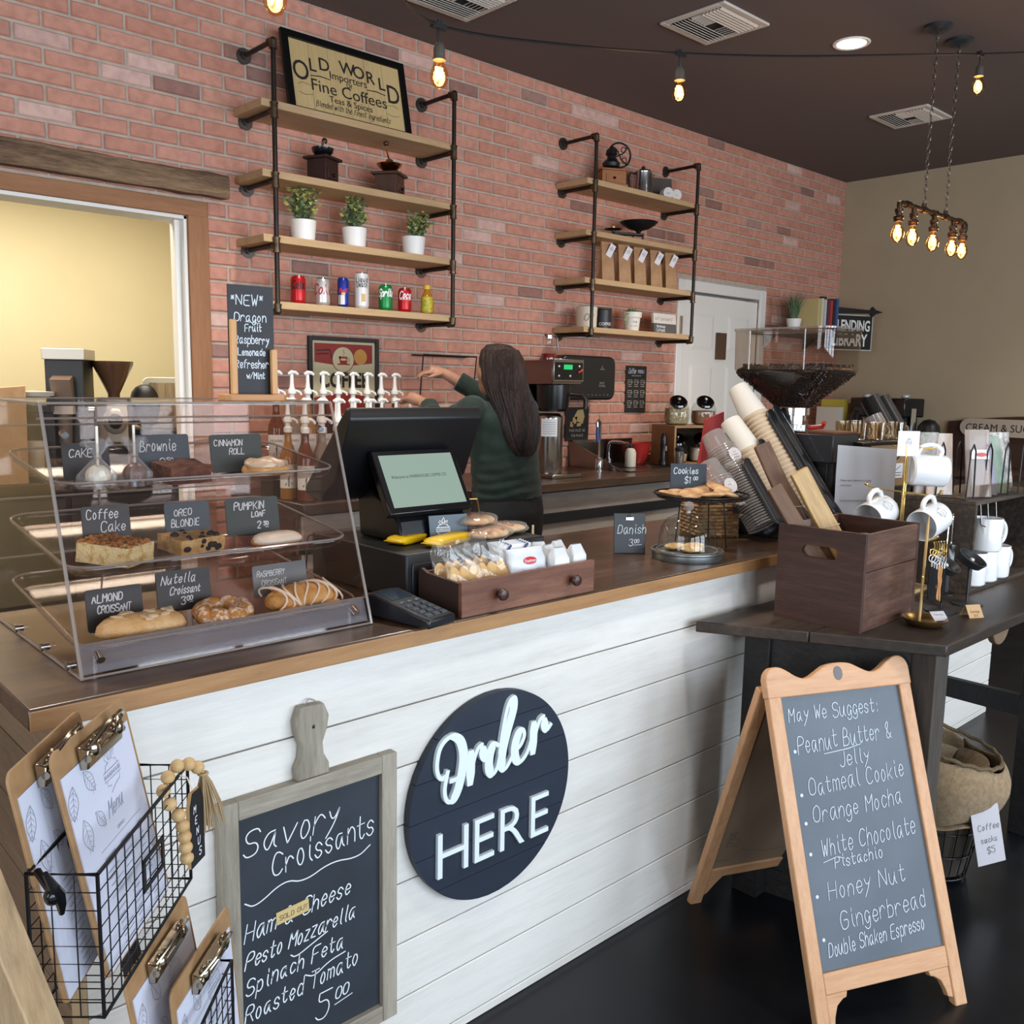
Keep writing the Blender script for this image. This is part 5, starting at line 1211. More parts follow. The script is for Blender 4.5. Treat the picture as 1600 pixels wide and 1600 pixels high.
# paper towel dispenser
t = thing('paper_towel_dispenser', 'large black rounded paper towel dispenser on the brick wall', 'dispenser', (4.06, WY-.0085, 1.372))
P = []
for cx_, cz_, a0 in ((.225-.05, .05, -90), (.225-.05, .21, 0), (-.255+.05, .21, 90), (-.255+.05, .05, 180)):
    for i in range(5): a = R(a0+22.5*i); P.append((cx_+.05*math.cos(a), cz_+.05*math.sin(a)))
MB().prism(P, -.19, 0, 'y').build('cover', M('#191a1c', .3), t, bevel=.012)
m_ = MB().ribbon([[(.09, .19), (.1, .205), (.105, .187), (.09, .19)], [(.08, .183), (.12, .183)]], .003, -.1915); pr(m_, 'NEXT', .018, .1, .095, -.1915); pr(m_, 'TOWEL', .018, .1, .078, -.1915); m_.build('lettering', M('#8b8d90', .6), t, smooth=0)
for k in range(6): MB().ell((-.02+k*.035, -.191, .03), (.007, .002, .003), 8, 4).build('vent_slot', M('#6a6c70', .6), t)

# ================================================================ BACK COUNTER THINGS
# syrup bottles
def syrup(label, loc, liq, rz=0):
    t = thing('syrup_bottle', label, 'bottle', loc, rz, group='flavour syrup bottles with white pumps')
    MB().lathe([(.032, 0), (.036, .004), (.0365, .17), (.034, .19), (.02, .225), (.0145, .245), (.014, .285), (.0155, .29)], n=20).build('glass_body', liq, t)
    m_ = MB(); band(m_, .0372, .05, .15, -1.2, 1.2); m_.build('paper_label', M('#e4e0da', .6), t)
    m_ = MB(); V, F = font('MONIN', .017, 0, .118, 0); V = [(.0377*math.cos(-PI/2+FA+a/.037), .0377*math.sin(-PI/2+FA+a/.037), c) for a, b, c in V]; m_.add(V, F); wrap(m_, [[(FA*.037-.012, .065), (FA*.037, .095), (FA*.037+.014, .07)], [(FA*.037, .06), (FA*.037+.002, .1)]], .007, .0377)
    m_.build('label_print', M('#5e6a4c', .7), t, smooth=0)
    pw_ = M('#e5e2dc', .35)
    p = MB().lathe([(.0175, .283), (.0175, .303), (.011, .308), (.011, .322), (.018, .326), (.018, .34), (.0105, .352), (.0085, .375), (.0075, .41), (.009, .412)], n=14).build('pump', pw_, t)
    MB().tube([(.0, 0, .335), (.02, -.008, .338), (.034, -.014, .33), (.036, -.015, .32)], .0055, 8).build('pump_spout', pw_, p)
    MB().tube([(-.014, .004, .410), (0, 0, .419), (.016, -.006, .417), (.026, -.010, .408)], [.006, .0085, .0075, .005], 8).build('pump_head', pw_, p)
    return t
amb = M('#6b2f12', .1, alpha=.86, spec=.7); drk = M('#2a1210', .1, alpha=.93, spec=.7); gold = M('#a8702a', .1, alpha=.75, spec=.7); cleargl = M('#9c8f80', .1, alpha=.5, spec=.7)
t = thing('bottle_riser', 'dark wooden riser step carrying the rear syrup bottles', 'stand', (0, 0, BZ)); MB().b2((1.88, 3.53, 0), (2.62, 3.64, .115)).build('step_block', M('#2a1c16', .6), t)
pos = ['leftmost', 'second', 'third', 'fourth', 'fifth', 'sixth', 'seventh', 'eighth', 'ninth']
protos = {}
for row_, (y, z, xs_) in enumerate(((3.585, BZ+.115, [1.93+.078*k for k in range(9)]), (3.44, BZ, [1.905+.079*k for k in range(9)]), (3.34, BZ, [1.93+.08*k for k in range(5)]))):
    for k, x in enumerate(xs_):
        kind = (row_*2+k*3) % 4; lb = 'syrup bottle with white pump, %s from the left in the %s row' % (pos[k], ('rear', 'middle', 'front')[row_])
        lb = lb.replace('leftmost from the left', 'leftmost')
        if kind not in protos: protos[kind] = syrup(lb, (x, y, z), (amb, drk, gold, cleargl)[kind])
        else: dup(protos[kind], (x, y, z), 0, lb)
# stainless brewer
ss = M('#a8a4a0', .22, 1, col2='#8f8a86', ns=2.2, stretch=(1, 1, .05)); t = thing('coffee_brewer', 'tall stainless coffee brewer with black control panel and green display', 'coffee machine', (3.43, 3.40, BZ))
MB().b2((0, .0, .50), (.225, .33, .628)).build('head', M('#8e7c78', .2, 1), t, bevel=.004)  # steel tinted brownish, a warm reflection put into its colour
MB().b2((.02, .2, .02), (.205, .33, .50)).build('back_column', ss, t, bevel=.003); MB().b2((0, -.02, .0), (.225, .33, .022)).build('base_plate', ss, t, bevel=.004)
pn = MB().b2((-.002, -.012, .515), (.227, -.0005, .635)).build('control_panel', ss, t, bevel=.002); MB().b2((.008, -.015, .525), (.217, -.0125, .617)).build('panel_face', blackgloss, pn)
MB().b2((.07, -.0165, .580), (.135, -.0152, .605)).build('green_display', emis('#16c26a', 1.2), pn)
for x, z in ((.035, .545), (.12, .545), (.035, .595), (.19, .598)): MB().ell((x, -.016, z), (.007, .003, .007), 12, 6).build('button', silver, pn)
MB().tube([(.18, -.016, .565), (.195, -.03, .575), (.21, -.016, .58)], .006, 8).build('red_switch', M('#c23a30', .4), pn)
MB().lathe([(.07, .355), (.085, .37), (.092, .43), (.094, .497), (.001, .498)], (.105, .095, 0), n=28).build('brew_funnel', M('#131314', .3), t)
MB().tube([(.16, .02, .45), (.2, -.03, .445), (.215, -.045, .42), (.212, -.045, .37)], [.012, .013, .014, .012], 10).build('funnel_handle', M('#2a1c18', .35), t)
t = thing('thermal_server', 'tall polished stainless coffee server standing under the brew funnel', 'coffee server', (3.515, 3.50, BZ+.023))
MB().lathe([(.074, 0), (.076, .004), (.076, .30), (.06, .318), (.05, .322), (.001, .323)], n=40).build('server_body', M('#c0bdba', .2, 1), t)
m_ = MB(); band(m_, .0768, .20, .295, -.85, .35, 12); m_.build('paper_note', M('#dde0e4', .7), t)
m_ = MB()
for k in range(6): band(m_, .0772, .214+k*.012, .2165+k*.012, -.7, .2, 8)
m_.build('note_text', M('#9aa0a8', .7), t)
# syrup pourer on the brewer
t = thing('syrup_dispenser', 'glass syrup dispenser with chrome handle half full of red syrup', 'syrup dispenser', (3.53, 3.53, BZ+.6285))
MB().lathe([(.036, 0), (.041, .004), (.041, .02), (.038, .036), (.001, .036)], n=24).build('red_syrup', M('#7c1d16', .12), t)
MB().lathe([(.037, 0), (.043, .004), (.043, .03), (.034, .055), (.02, .075), (.018, .1), (.022, .118)], n=24).build('glass_body', clr, t)
MB().lathe([(.024, .116), (.024, .134), (.014, .142), (.001, .143)], n=18).tube([(.02, 0, .13), (.045, -.004, .135), (.055, -.006, .12), (.06, -.007, .08), (.066, -.008, .055)], .006, 8).tube([(-.02, 0, .13), (-.035, 0, .138)], .006, 8).build('chrome_top', chrome, t)
# sink with backsplash, taps
sk = M('#8e8a86', .28, 1, col2='#7b7672', ns=4); t = thing('sink_unit', 'stainless sink with raised splash back along the brick wall', 'sink', (0, 0, BZ))
MB().b2((4.09, 3.865, .001), (4.66, 3.885, .16)).build('splash_back', sk, t); MB().hull8([(4.08, 3.45, .001), (4.09, 3.45, .001), (4.09, 3.885, .001), (4.08, 3.885, .001), (4.08, 3.6, .06), (4.09, 3.6, .06), (4.09, 3.885, .16), (4.08, 3.885, .16)]).build('side_splash', sk, t)
MB().b2((4.09, 3.40, .001), (4.66, 3.45, .008)).b2((4.09, 3.8, .001), (4.66, 3.865, .008)).b2((4.09, 3.45, .001), (4.18, 3.8, .008)).b2((4.62, 3.45, .001), (4.66, 3.8, .008)).b2((4.18, 3.45, .001), (4.62, 3.8, .003)).build('sink_rim', sk, t, bevel=.002)
t = thing('filtered_water_tap', 'slender chrome filter tap with blue lever standing on a round base', 'tap', (4.02, 3.58, BZ))
MB().lathe([(.03, 0), (.03, .006), (.022, .01), (.022, .06), (.018, .07), (.008, .075)], n=18).tube([(0, 0, .07), (0, 0, .27), (-.01, -.005, .29), (-.04, -.02, .3), (-.06, -.03, .285), (-.062, -.031, .26)], .008, 10).build('tap_body', chrome, t); MB().tube([(-.05, -.025, .26), (-.055, -.028, .21), (-.06, -.04, .17)], [.008, .009, .007], 8).build('blue_lever', M('#2a4fa0', .4), t)
t = thing('sink_tap', 'curved chrome sink tap over the basin', 'tap', (4.40, 3.84, BZ+.009)); MB().tube(catm([(0, 0, 0), (0, 0, .10), (-.005, -.03, .135), (-.01, -.12, .135), (-.012, -.18, .12), (-.012, -.19, .08)], 5), .011, 12).cyl((0, 0, 0), (0, 0, .03), .022).build('tap_body', chrome, t)
t = thing('soap_bottle', 'white soap pump bottle with black top by the sink', 'bottle', (4.33, 3.60, BZ+.004)); MB().lathe([(.03, 0), (.034, .004), (.034, .09), (.026, .11), (.013, .118)], n=20).build('bottle_body', M('#d6d3c2', .4), t); MB().cyl((0, 0, .118), (0, 0, .135), .014, n=12).tube([(0, 0, .135), (0, 0, .155), (-.03, -.01, .158)], .006, 8).build('pump', black, t)
t = thing('red_basin', 'red plastic bowl on the splash back behind the soap', 'bowl', (4.55, 3.74, BZ+.004)); MB().lathe([(.05, 0), (.07, .03), (.09, .10), (.095, .13), (.097, .136), (.092, .136), (.084, .10), (.066, .034), (.001, .01)], n=28).build('bowl_body', M('#b02a26', .35), t)
t = thing('frother', 'black milk frother standing upright by the sink', 'frother', (4.60, 3.56, BZ+.0085)); MB().lathe([(.026, 0), (.026, .02), (.018, .04), (.02, .12), (.022, .17), (.014, .2), (.001, .203)], n=18).build('body', M('#131316', .25), t); MB().b2((-.008, -.0235, .09), (.008, -.02, .12)).build('badge', silver, t)
t = thing('tea_canister', 'chrome travel cup with black lid beside the wooden crate', 'cup', (4.64, 3.46, BZ+.0085)); MB().lathe([(.024, 0), (.025, .003), (.028, .09)], n=20).build('cup_body', chrome, t); MB().lathe([(.03, .09), (.031, .11), (.024, .116), (.001, .117)], n=20).tube([(.028, 0, .11), (.05, 0, .1)], .006, 8).build('lid', black, t)
# wooden crate with jars
t = thing('jar_crate', 'wooden crate on its side holding jars on the back counter', 'crate', (4.885, 3.58, BZ), R(-18))
cw = wood('#8c6a45', '#a98459', axis='X', scale=9, bump=.2)
hw_, cd2, hh_ = .20, .13, .255
MB().b2((-hw_, -cd2, 0), (hw_, cd2, .014)).build('bottom_board', cw, t); MB().b2((-hw_, -cd2, hh_-.014), (hw_, cd2, hh_)).build('top_board', cw, t)
for s in (-1, 1): MB().b2((s*hw_, -cd2, .014), (s*(hw_-.014), cd2, hh_-.014)).build('side_board', cw, t)
MB().b2((-hw_+.014, cd2-.008, .014), (hw_-.014, cd2, hh_-.014)).build('back_board', M('#3a2a1e', .8), t)
def jar(loc, label, fill, fh, rough=None):
    t = thing('glass_jar', label, 'jar', loc, R(-38)); t.rotation_euler.z = R(-38)
    f_ = MB().lathe([(.05, .002), (.066, .012), (.071, .05), (.068, fh), (.001, fh+.004)], n=28, sq=4).build('contents', fill, t)
    MB().lathe([(.054, 0), (.071, .008), (.076, .05), (.075, .10), (.062, .135), (.052, .145)], n=32, sq=4, cap=False).build('glass_body', clr, t, smooth=60)
    l_ = MB().T(Matrix.Translation((0, -.035, .148)) @ rotm(rx=R(42))).lathe([(.05, -.012), (.056, -.01), (.058, .004), (.05, .012), (.03, .014), (.001, .014)], n=28).build('tilted_lid', M('#55565a', .12, 1), t)
    MB().T(Matrix.Translation((0, -.035, .148)) @ rotm(rx=R(42))).ell((0, 0, .024), (.012, .012, .012), 12, 8).build('lid_knob', chrome, l_)
    return t
cdir = rotm(rz=R(-18))
def inc(x, y, z): v = cdir @ Vector((x, y, 0)); return (4.885+v.x, 3.58+v.y, BZ+z)
mm_ = M('#cfc4a2', .7, col2='#9e9272', ns=120, lo=.45, hi=.55, bump=1, bs=150)
jar(inc(-.1, 0, .2555), 'glass jar of pale marshmallows on top of the crate', mm_, .105)
jar(inc(.11, -.0, .2555), 'glass jar of brown sugar on top of the crate', M('#8a6248', .8, col2='#7c563e', ns=12), .09)
jar(inc(-.1, 0, .0145), 'glass jar half full of cream powder inside the crate', M('#b8a78c', .8), .055)
jar(inc(.1, 0, .0145), 'glass jar of white sugar inside the crate', M('#cfc8bd', .8), .09)

# ================================================================ PERSON
def remesh(o, vx, it=4):
    m_ = o.modifiers.new('remesh', 'REMESH'); m_.mode = 'VOXEL'; m_.voxel_size = vx; m_.use_smooth_shade = True
    m2 = o.modifiers.new('smooth', 'SMOOTH'); m2.iterations = it; m2.factor = .5
    return o
def loft(mb, rings, n=28, fold=None):
    V = []; m = len(rings)
    for i, (z, cx_, cy_, rx_, ry_) in enumerate(rings):
        for k in range(n):
            a = 2*PI*k/n; f_ = fold(a, z) if fold else 1
            V.append((cx_+rx_*math.cos(a)*f_, cy_+ry_*math.sin(a)*f_, z))
    F = [(i*n+k, i*n+(k+1) % n, (i+1)*n+(k+1) % n, (i+1)*n+k) for i in range(m-1) for k in range(n)]
    return mb.add(V, F+[tuple(range(n-1, -1, -1)), tuple(range((m-1)*n, m*n))])
skin = M('#b98a70', .5, col2='#a97a62', ns=14)
person = thing('person', 'person with long dark hair and dark green sweater, back turned, pressing a syrup pump', 'person', (2.65, 2.93, 0))
bd = MB()
H = Vector((-.03, .01, 1.515))
bd.ell(H, (.073, .09, .1), 24, 16).ell(H+Vector((0, .035, -.06)), (.05, .052, .05), 18, 12).cyl((.0, -.005, 1.33), (-.02, 0, 1.46), .055, .05)
bd.ell(H+Vector((0, .092, -.012)), (.012, .018, .024), 10, 8).ell(H+Vector((0, .082, -.055)), (.025, .012, .009), 12, 8)
for s in (-1, 1): bd.ell(H+Vector((s*.076, .0, -.01)), (.01, .02, .03), 10, 8)
loft(bd, [(.90, .04, 0, .13, .095), (1.0, .035, 0, .13, .095), (1.1, .02, 0, .125, .09), (1.25, .01, 0, .15, .095), (1.34, 0, 0, .15, .085), (1.38, 0, 0, .08, .06)])
for s in (-1, 1):
    bd.tube([(.03+s*.085, 0, .92), (.03+s*.09, .01, .7), (.03+s*.09, .02, .48), (.03+s*.09, 0, .28), (.03+s*.09, -.01, .09)], [.07, .065, .05, .042, .032], 14)
    bd.ell((.03+s*.095, .05, .045), (.04, .11, .035), 14, 8)
def arm(mb, P, rr): return mb.tube(P, rr, 14)
LS, LE, LW = Vector((-.165, 0, 1.345)), Vector((-.215, .17, 1.255)), Vector((-.135, .385, 1.372))
RS, RE, RW = Vector((.15, .02, 1.345)), Vector((.175, .22, 1.36)), Vector((-.015, .37, 1.50))
for S_, E_, W_ in ((LS, LE, LW), (RS, RE, RW)): arm(bd, [S_, S_*.5+E_*.5, E_, E_*.45+W_*.55, W_], [.045, .042, .036, .034, .024])
def hand(mb, W_, d, up, side, curl):
    d = d.normalized(); sd = d.cross(up).normalized()*side; up = sd.cross(d).normalized()*side
    pc = W_+d*.045
    mb.tube([W_-d*.01, W_+d*.02, pc, W_+d*.078], [.022, .026, .03, .028], 10)
    for k in range(4):
        b = W_+d*.078+sd*(.0225-.015*k); L_ = (.036, .041, .038, .03)[k]; P = [b-d*.012]
        dd = d.copy(); q = b
        for j in range(3):
            dd = (dd*math.cos(curl)-up*math.sin(curl)).normalized(); q = q+dd*L_*(.5, .32, .26)[j]*1.5; P.append(q)
        mb.tube(P, [.0088, .0085, .0078, .0068], 8)
    tb = W_+d*.025+sd*.02; mb.tube([tb, tb+sd*.024+d*.018-up*.004, tb+sd*.032+d*.042-up*.014, tb+sd*.026+d*.06-up*.024], [.012, .011, .0095, .008], 8)
hand(bd, LW, Vector((-.15, .6, .15)), Vector((0, -.1, 1)), 1, .55)
hand(bd, RW, Vector((-.75, .45, .12)), Vector((0, -.2, 1)), -1, .45)
remesh(bd.build('body', skin, person, smooth=0), .0062, 3)
# sweater
swm = M('#0f1f18', .85, col2='#152b21', ns=26, bump=.25, bs=240, sheen=.15)
def fold(a, z):
    k = max(0, min(1, (1.22-z)/.2)); return 1+k*.03*math.sin(z*150+math.sin(a*2+1)*3.2+a)+.012*math.sin(z*70+a*3)
rg = []
for i in range(36):
    z = .965+(1.385-.965)*i/35; u = (z-.965)/(1.385-.965)
    w_ = .175-.012*math.sin(u*PI)+.015*u; w_ = w_ if u < .85 else w_*(1-(u-.85)/.15*.42)
    rg.append((z, .045-.055*u, 0, w_, .128-.012*u-(0 if u < .85 else .04*(u-.85)/.15)))
sw = MB(); loft(sw, rg, 40, fold)
for S_, E_, W_ in ((LS, LE, LW-Vector((.0, .045, .018))), (RS, RE, RW+Vector((.045, -.035, -.03)))):
    P = []; r_ = []
    for i in range(15):
        u = i/14; q = (S_*(1-u)**2+E_*2*u*(1-u)*1.0+W_*u*u)*.45+((S_.lerp(E_, u*2) if u < .5 else E_.lerp(W_, u*2-1)))*.55
        P.append(q); r_.append(.066-.022*u+.0035*math.sin(u*34))
    sw.tube(P, r_, 16)
    sw.ell(S_, (.068, .066, .066), 16, 12)
loft(sw, [(1.36, -.01, 0, .08, .07), (1.40, -.015, 0, .064, .058), (1.415, -.018, 0, .062, .056)])
remesh(sw.build('sweater', swm, person, smooth=0), .0085, 3)
tr = MB(); loft(tr, [(.74, .04, 0, .17, .115), (.80, .045, 0, .178, .13), (.9, .045, 0, .182, .135), (.975, .045, 0, .17, .124)])
for s in (-1, 1): tr.tube([(.045+s*.088, 0, .84), (.04+s*.09, .01, .7), (.035+s*.09, .02, .48), (.03+s*.09, 0, .28), (.03+s*.09, -.01, .1)], [.098, .09, .072, .066, .06], 16)
remesh(tr.build('trousers', M('#131316', .8, bump=.15, bs=90), person, smooth=0), .011, 3)
for s in (-1, 1): MB().ell((.03+s*.095, .055, .04), (.048, .125, .04), 16, 10).build('shoe', M('#1b1b1d', .6), person)
hairm = M('#1b110d', .45, col2='#3b2720', ns=30, stretch=(1, 1, .08), lo=.35, hi=.7, bump=.6, bs=160, spec=.4)
hr = [(1.629, -.03, .0, .012, .012), (1.622, -.03, -.004, .05, .052), (1.6, -.03, -.014, .076, .082), (1.565, -.03, -.024, .09, .094), (1.52, -.03, -.034, .095, .094), (1.47, -.028, -.044, .097, .088), (1.42, -.015, -.06, .103, .078), (1.37, .0, -.082, .11, .062), (1.32, .008, -.1, .108, .05), (1.27, .014, -.112, .1, .042), (1.22, .02, -.118, .085, .034), (1.18, .024, -.12, .066, .026), (1.155, .026, -.12, .045, .016)]
def hf(a, z): return 1+(.035*math.sin(a*19+z*6)+.025*math.sin(a*31-z*9+1)+.02*math.sin(a*47+z*4))*min(1, max(0, (1.62-z)*12))
rr = []
for a, b in zip(hr, hr[1:]):
    for k in range(4): rr.append(tuple(a[i]+(b[i]-a[i])*k/4 for i in range(5)))
rr.append(hr[-1])
hair = loft(MB(), rr, 120, hf).build('hair', hairm, person, smooth=60)
rnd = random.Random(12); st = MB()
for k in range(90):
    a = rnd.uniform(PI*1.02, PI*1.98); P = []; zz = rnd.uniform(1.13, 1.24); w_ = rnd.uniform(-.3, .3)
    for r_ in hr[2:]:
        if r_[0] < zz: break
        P.append((r_[1]+r_[3]*1.02*math.cos(a+w_*(1.5-r_[0])*1.5), r_[2]+r_[4]*1.02*math.sin(a+w_*(1.5-r_[0])*1.5), r_[0]))
    st.tube(P, [.0035]*(len(P)-1)+[.001], 5)
st.build('hair_strands', hairm, hair, kind='stuff')
# slim black wall rail near the person's hand
t = thing('wall_rail', 'thin black metal rack frame on the brick above the syrup pumps', 'rack', (2.88, WY-.009, 1.30))
MB().tube([(0, -.004, 0), (0, -.06, .0), (0, -.1, .30), (0, -.004, .30)], .004, 6).tube([(.36, -.004, 0), (.36, -.06, .0), (.36, -.1, .30), (.36, -.004, .30)], .004, 6).build('side_frame', black, t)
for y, z in ((-.1, .30), (-.06, 0), (-.004, .30), (-.004, 0)): MB().tube([(0, y, z), (.36, y, z)], .005, 6).build('cross_rod', black, t)

# ================================================================ BACK ROOM
t = thing('back_room_counter', 'dark counter in the back room seen through the doorway', 'counter', (0, 0, 0))
MB().b2((.3, 4.72, .90), (3.1, 5.35, .94)).build('worktop', M('#4a3a2e', .85, spec=.2), t); MB().b2((.35, 4.78, 0), (3.05, 5.3, .899)).build('cabinet_body', M('#2d2926', .7), t)
for k in range(5): MB().b2((.38+k*.53, 4.765, .08), (.88+k*.53, 4.779, .86)).build('door', M('#38332f', .6), t)
def gadget(*a, **k): return thing(*a, **k)
ZB = .941
t = thing('bag_grinder', 'tall black bulk coffee grinder with silver top in the back room', 'coffee grinder', (1.53, 5.0, ZB), R(-30))
MB().b2((-.09, -.1, 0), (.09, .12, .60)).b2((-.1, -.14, 0), (.1, .12, .04)).build('grinder_body', M('#141313', .4), t, bevel=.004); MB().b2((-.1, -.11, .60), (.1, .13, .655)).build('hopper_lid', M('#b5afa5', .35, .5), t, bevel=.003)
MB().hull8([(-.045, -.15, .37), (.045, -.15, .37), (.045, -.1, .37), (-.045, -.1, .37), (-.055, -.17, .5), (.04, -.17, .5), (.04, -.1, .52), (-.055, -.1, .52)]).build('chute_flap', M('#6b5648', .4), t); MB().b2((-.045, -.16, .33), (.045, -.1, .37)).build('chute', M('#d6d2ca', .4), t); MB().cyl((0, -.13, .33), (0, -.13, .18), .035, .03).build('spout', M('#6e645a', .4), t)
MB().cyl((.1, -.06, .35), (.13, -.06, .35), .02, n=16).build('dial', chrome, t)
t = thing('cone_grinder', 'steel espresso grinder with brown funnel hopper in the back room', 'coffee grinder', (1.755, 5.02, ZB), R(-30))
MB().b2((-.085, -.09, 0), (.085, .09, .41)).build('grinder_body', M('#7a6a5a', .35, .6), t, bevel=.004); MB().b2((-.02, -.096, .01), (.08, -.0901, .4)).build('front_plate', M('#d6cfc2', .3), t)
MB().lathe([(.03, .41), (.03, .43), (.1, .58), (.103, .6), (.001, .6)], n=28).build('hopper', M('#5a4030', .2), t); MB().ell((.02, -.11, .29), (.06, .03, .07), 16, 12).build('grind_head', M('#c9c4ba', .3, .4), t); MB().ell((.03, -.15, .29), (.035, .02, .04), 14, 10).build('knob', black, t); MB().lathe([(.05, .06), (.055, .12), (.05, .18)], (.03, -.14, 0), n=18).build('portafilter_fork', black, t)
t = thing('dark_machine_lid', 'black rounded bag between the grinder and radio in the back room', 'bag', (1.93, 5.04, ZB+.24)); noise_mesh(MB().ell((0, 0, .12), (.085, .07, .12), 16, 10), .02, 3, 12).build('bag_body', black, t, smooth=80)
t = thing('bread_box', 'pale metal box with wood slat front in the back room', 'box', (2.13, 5.05, ZB+.241), R(-20)); ri = thing('low_cupboard', 'low dark cupboard carrying the slatted box in the back room', 'cupboard', (2.1, 5.03, ZB)); MB().b2((-.24, -.22, 0), (.34, .2, .24)).build('cupboard_body', M('#2b2522', .6), ri, bevel=.003)
P = []
for cx_, cz_, a0 in ((.16, .04, -90), (.16, .24, 0), (-.16, .24, 90), (-.16, .04, 180)):
    for i in range(5): a = R(a0+22.5*i); P.append((cx_+.04*math.cos(a), cz_+.04*math.sin(a)))
MB().prism(P, -.09, .09, 'y').build('box_body', M('#b9b4a5', .5), t, bevel=.004)
for k in range(8): MB().b2((-.165+k*.042, -.096, .03), (-.127+k*.042, -.0905, .25)).build('slat', wood('#6b563e', '#a3906f', axis='Z', scale=8, island=.3), t)
def kbag(loc, label, s=1, rz=0):
    t = thing('kraft_pouch', label, 'bag', loc, rz); m_ = MB(); b = .05*s; m_.hull8([(-b, -b*.7, 0), (b, -b*.7, 0), (b, b*.7, 0), (-b, b*.7, 0), (-b*1.15, -b*.5, .2*s), (b*1.15, -b*.4, .21*s), (b*1.1, b*.5, .2*s), (-b*1.1, b*.4, .19*s)]); m_.build('pouch', kr, t, bevel=.006)
kbag((2.08, 4.90, ZB+.241), 'small brown paper pouch in front of the slatted box, left one', .85); kbag((2.24, 4.90, ZB+.241), 'small brown paper pouch in front of the slatted box, right one', .85)
kbag((1.14, 4.84, ZB), 'large brown paper sack at the left edge of the back room counter', 2.25)
kbag((1.37, 5.22, ZB), 'brown paper sack standing behind the black machine', 1.9)
t = thing('red_lid_tub', 'clear tub with red lid behind the paper sack', 'tub', (1.1, 5.15, ZB)); MB().lathe([(.09, 0), (.1, .4)], n=24).build('tub_body', M('#cfc6b6', .5), t); MB().lathe([(.115, .4), (.12, .44), (.1, .47), (.001, .48)], n=28).build('red_lid', M('#a8262c', .4), t)
t = thing('drip_machine', 'small black drip machine holding a white cup', 'coffee machine', (1.335, 4.90, ZB), R(-25)); MB().b2((-.08, -.09, 0), (.08, .09, .03)).b2((-.08, .02, .03), (.08, .09, .40)).b2((-.08, -.09, .34), (.08, .02, .42)).build('machine_body', black, t, bevel=.004); MB().lathe([(.088, .42), (.09, .44), (.001, .445)], n=20).build('lid', M('#a8a298', .4), t); MB().lathe([(.03, .05), (.042, .2), (.001, .2)], (0, -.035, 0), n=18).build('cup', M('#cfc9bd', .5), t); MB().b2((-.05, -.08, .0305), (.05, .01, .05)).build('drip_tray', steel, t)
# ================================================================ CUP AND LID ORGANISER
ax = Vector((0, .6, .8)).normalized()
t = thing('cup_organiser', 'black countertop organiser with slanted troughs for cups and lids', 'cup holder', (0, 0, .921)); t.scale = (1.1,)*3
MB().prism([(1.40, .046), (1.62, .046), (1.60, .06), (1.47, .16), (1.40, .10)], 2.40, 2.66, 'x').build('organiser_body', M('#0f1013', .45), t, bevel=.003)
def at_(x, u): return Vector((x, 1.42, 1.06-CT))+ax*u
spots_ = [(2.29, .0), (2.395, .0), (2.50, .0), (2.605, .0), (2.70, 0)]
def trough(x, L_, r_=.047):
    o0 = Vector((x, 1.445, 1.05)); s_ = Vector((1, 0, 0)); up = s_.cross(ax)      # up points to the room side (-y, +z)
    V = []; n = 10; rows = 12
    for j in range(rows+1):
        u = j/rows; fl_ = 1 if u < .8 else math.sqrt(max(0, 1-((u-.8)/.2)**2))
        for i in range(n+1):
            a = PI*(.5-.5*fl_*.98)+PI*.98*fl_*i/n if 0 else R(-90)+R(180)*i/n
            q = o0+ax*(u*L_)+s_*(r_*math.cos(R(-180)*i/n))*1.0*max(.05, fl_)-up*(r_*abs(math.sin(PI*i/n))*(.9 if 1 else 0))*(1)
            V.append(q-Vector((0, 0, CT)))
    F = [(j*(n+1)+i, j*(n+1)+i+1, (j+1)*(n+1)+i+1, (j+1)*(n+1)+i) for j in range(rows) for i in range(n)]
    return MB().add(V, F)
# black trough shells on the customer side of each stack, round-topped
def shell(x, L_, r_=.056):
    up = Vector((.73, -.68, 0)); up = (up-ax*up.dot(ax)).normalized(); sd = ax.cross(up); o0 = Vector((x+.008, 1.42, 1.06-CT)); V = []; rows = 16; n = 12
    for j in range(rows+1):
        u = L_*j/rows; e = max(0, (u-(L_-.045))/.045); half = R(84)*math.sqrt(max(0, 1-e*e))
        for i in range(n+1):
            a = half*(2*i/n-1); V.append(o0+ax*(u-.02)+(sd*math.sin(a)+up*math.cos(a))*r_)
    return MB().add(V, [(j*(n+1)+i, j*(n+1)+i+1, (j+1)*(n+1)+i+1, (j+1)*(n+1)+i) for j in range(rows) for i in range(n)])
MB().prism([(1.45, .125), (1.50, .125), (1.50, .14), (1.46, .155)], 2.28, 2.40, 'x').build('side_arm', M('#0f1013', .45), t)
for x, L_ in ((2.32, .235), (2.455, .30), (2.605, .41), (2.655, .43)): shell(x, L_).build('trough', M('#101114', .42), t, solid=.003)
MB().tube([Vector((2.672, 1.376, .12))+ax*.06, Vector((2.672, 1.376, .12))+ax*.36], .004, 8).build('chrome_edge', chrome, t)
cupw = M('#d9d1c4', .6); cupr = M('#cbb294', .6)
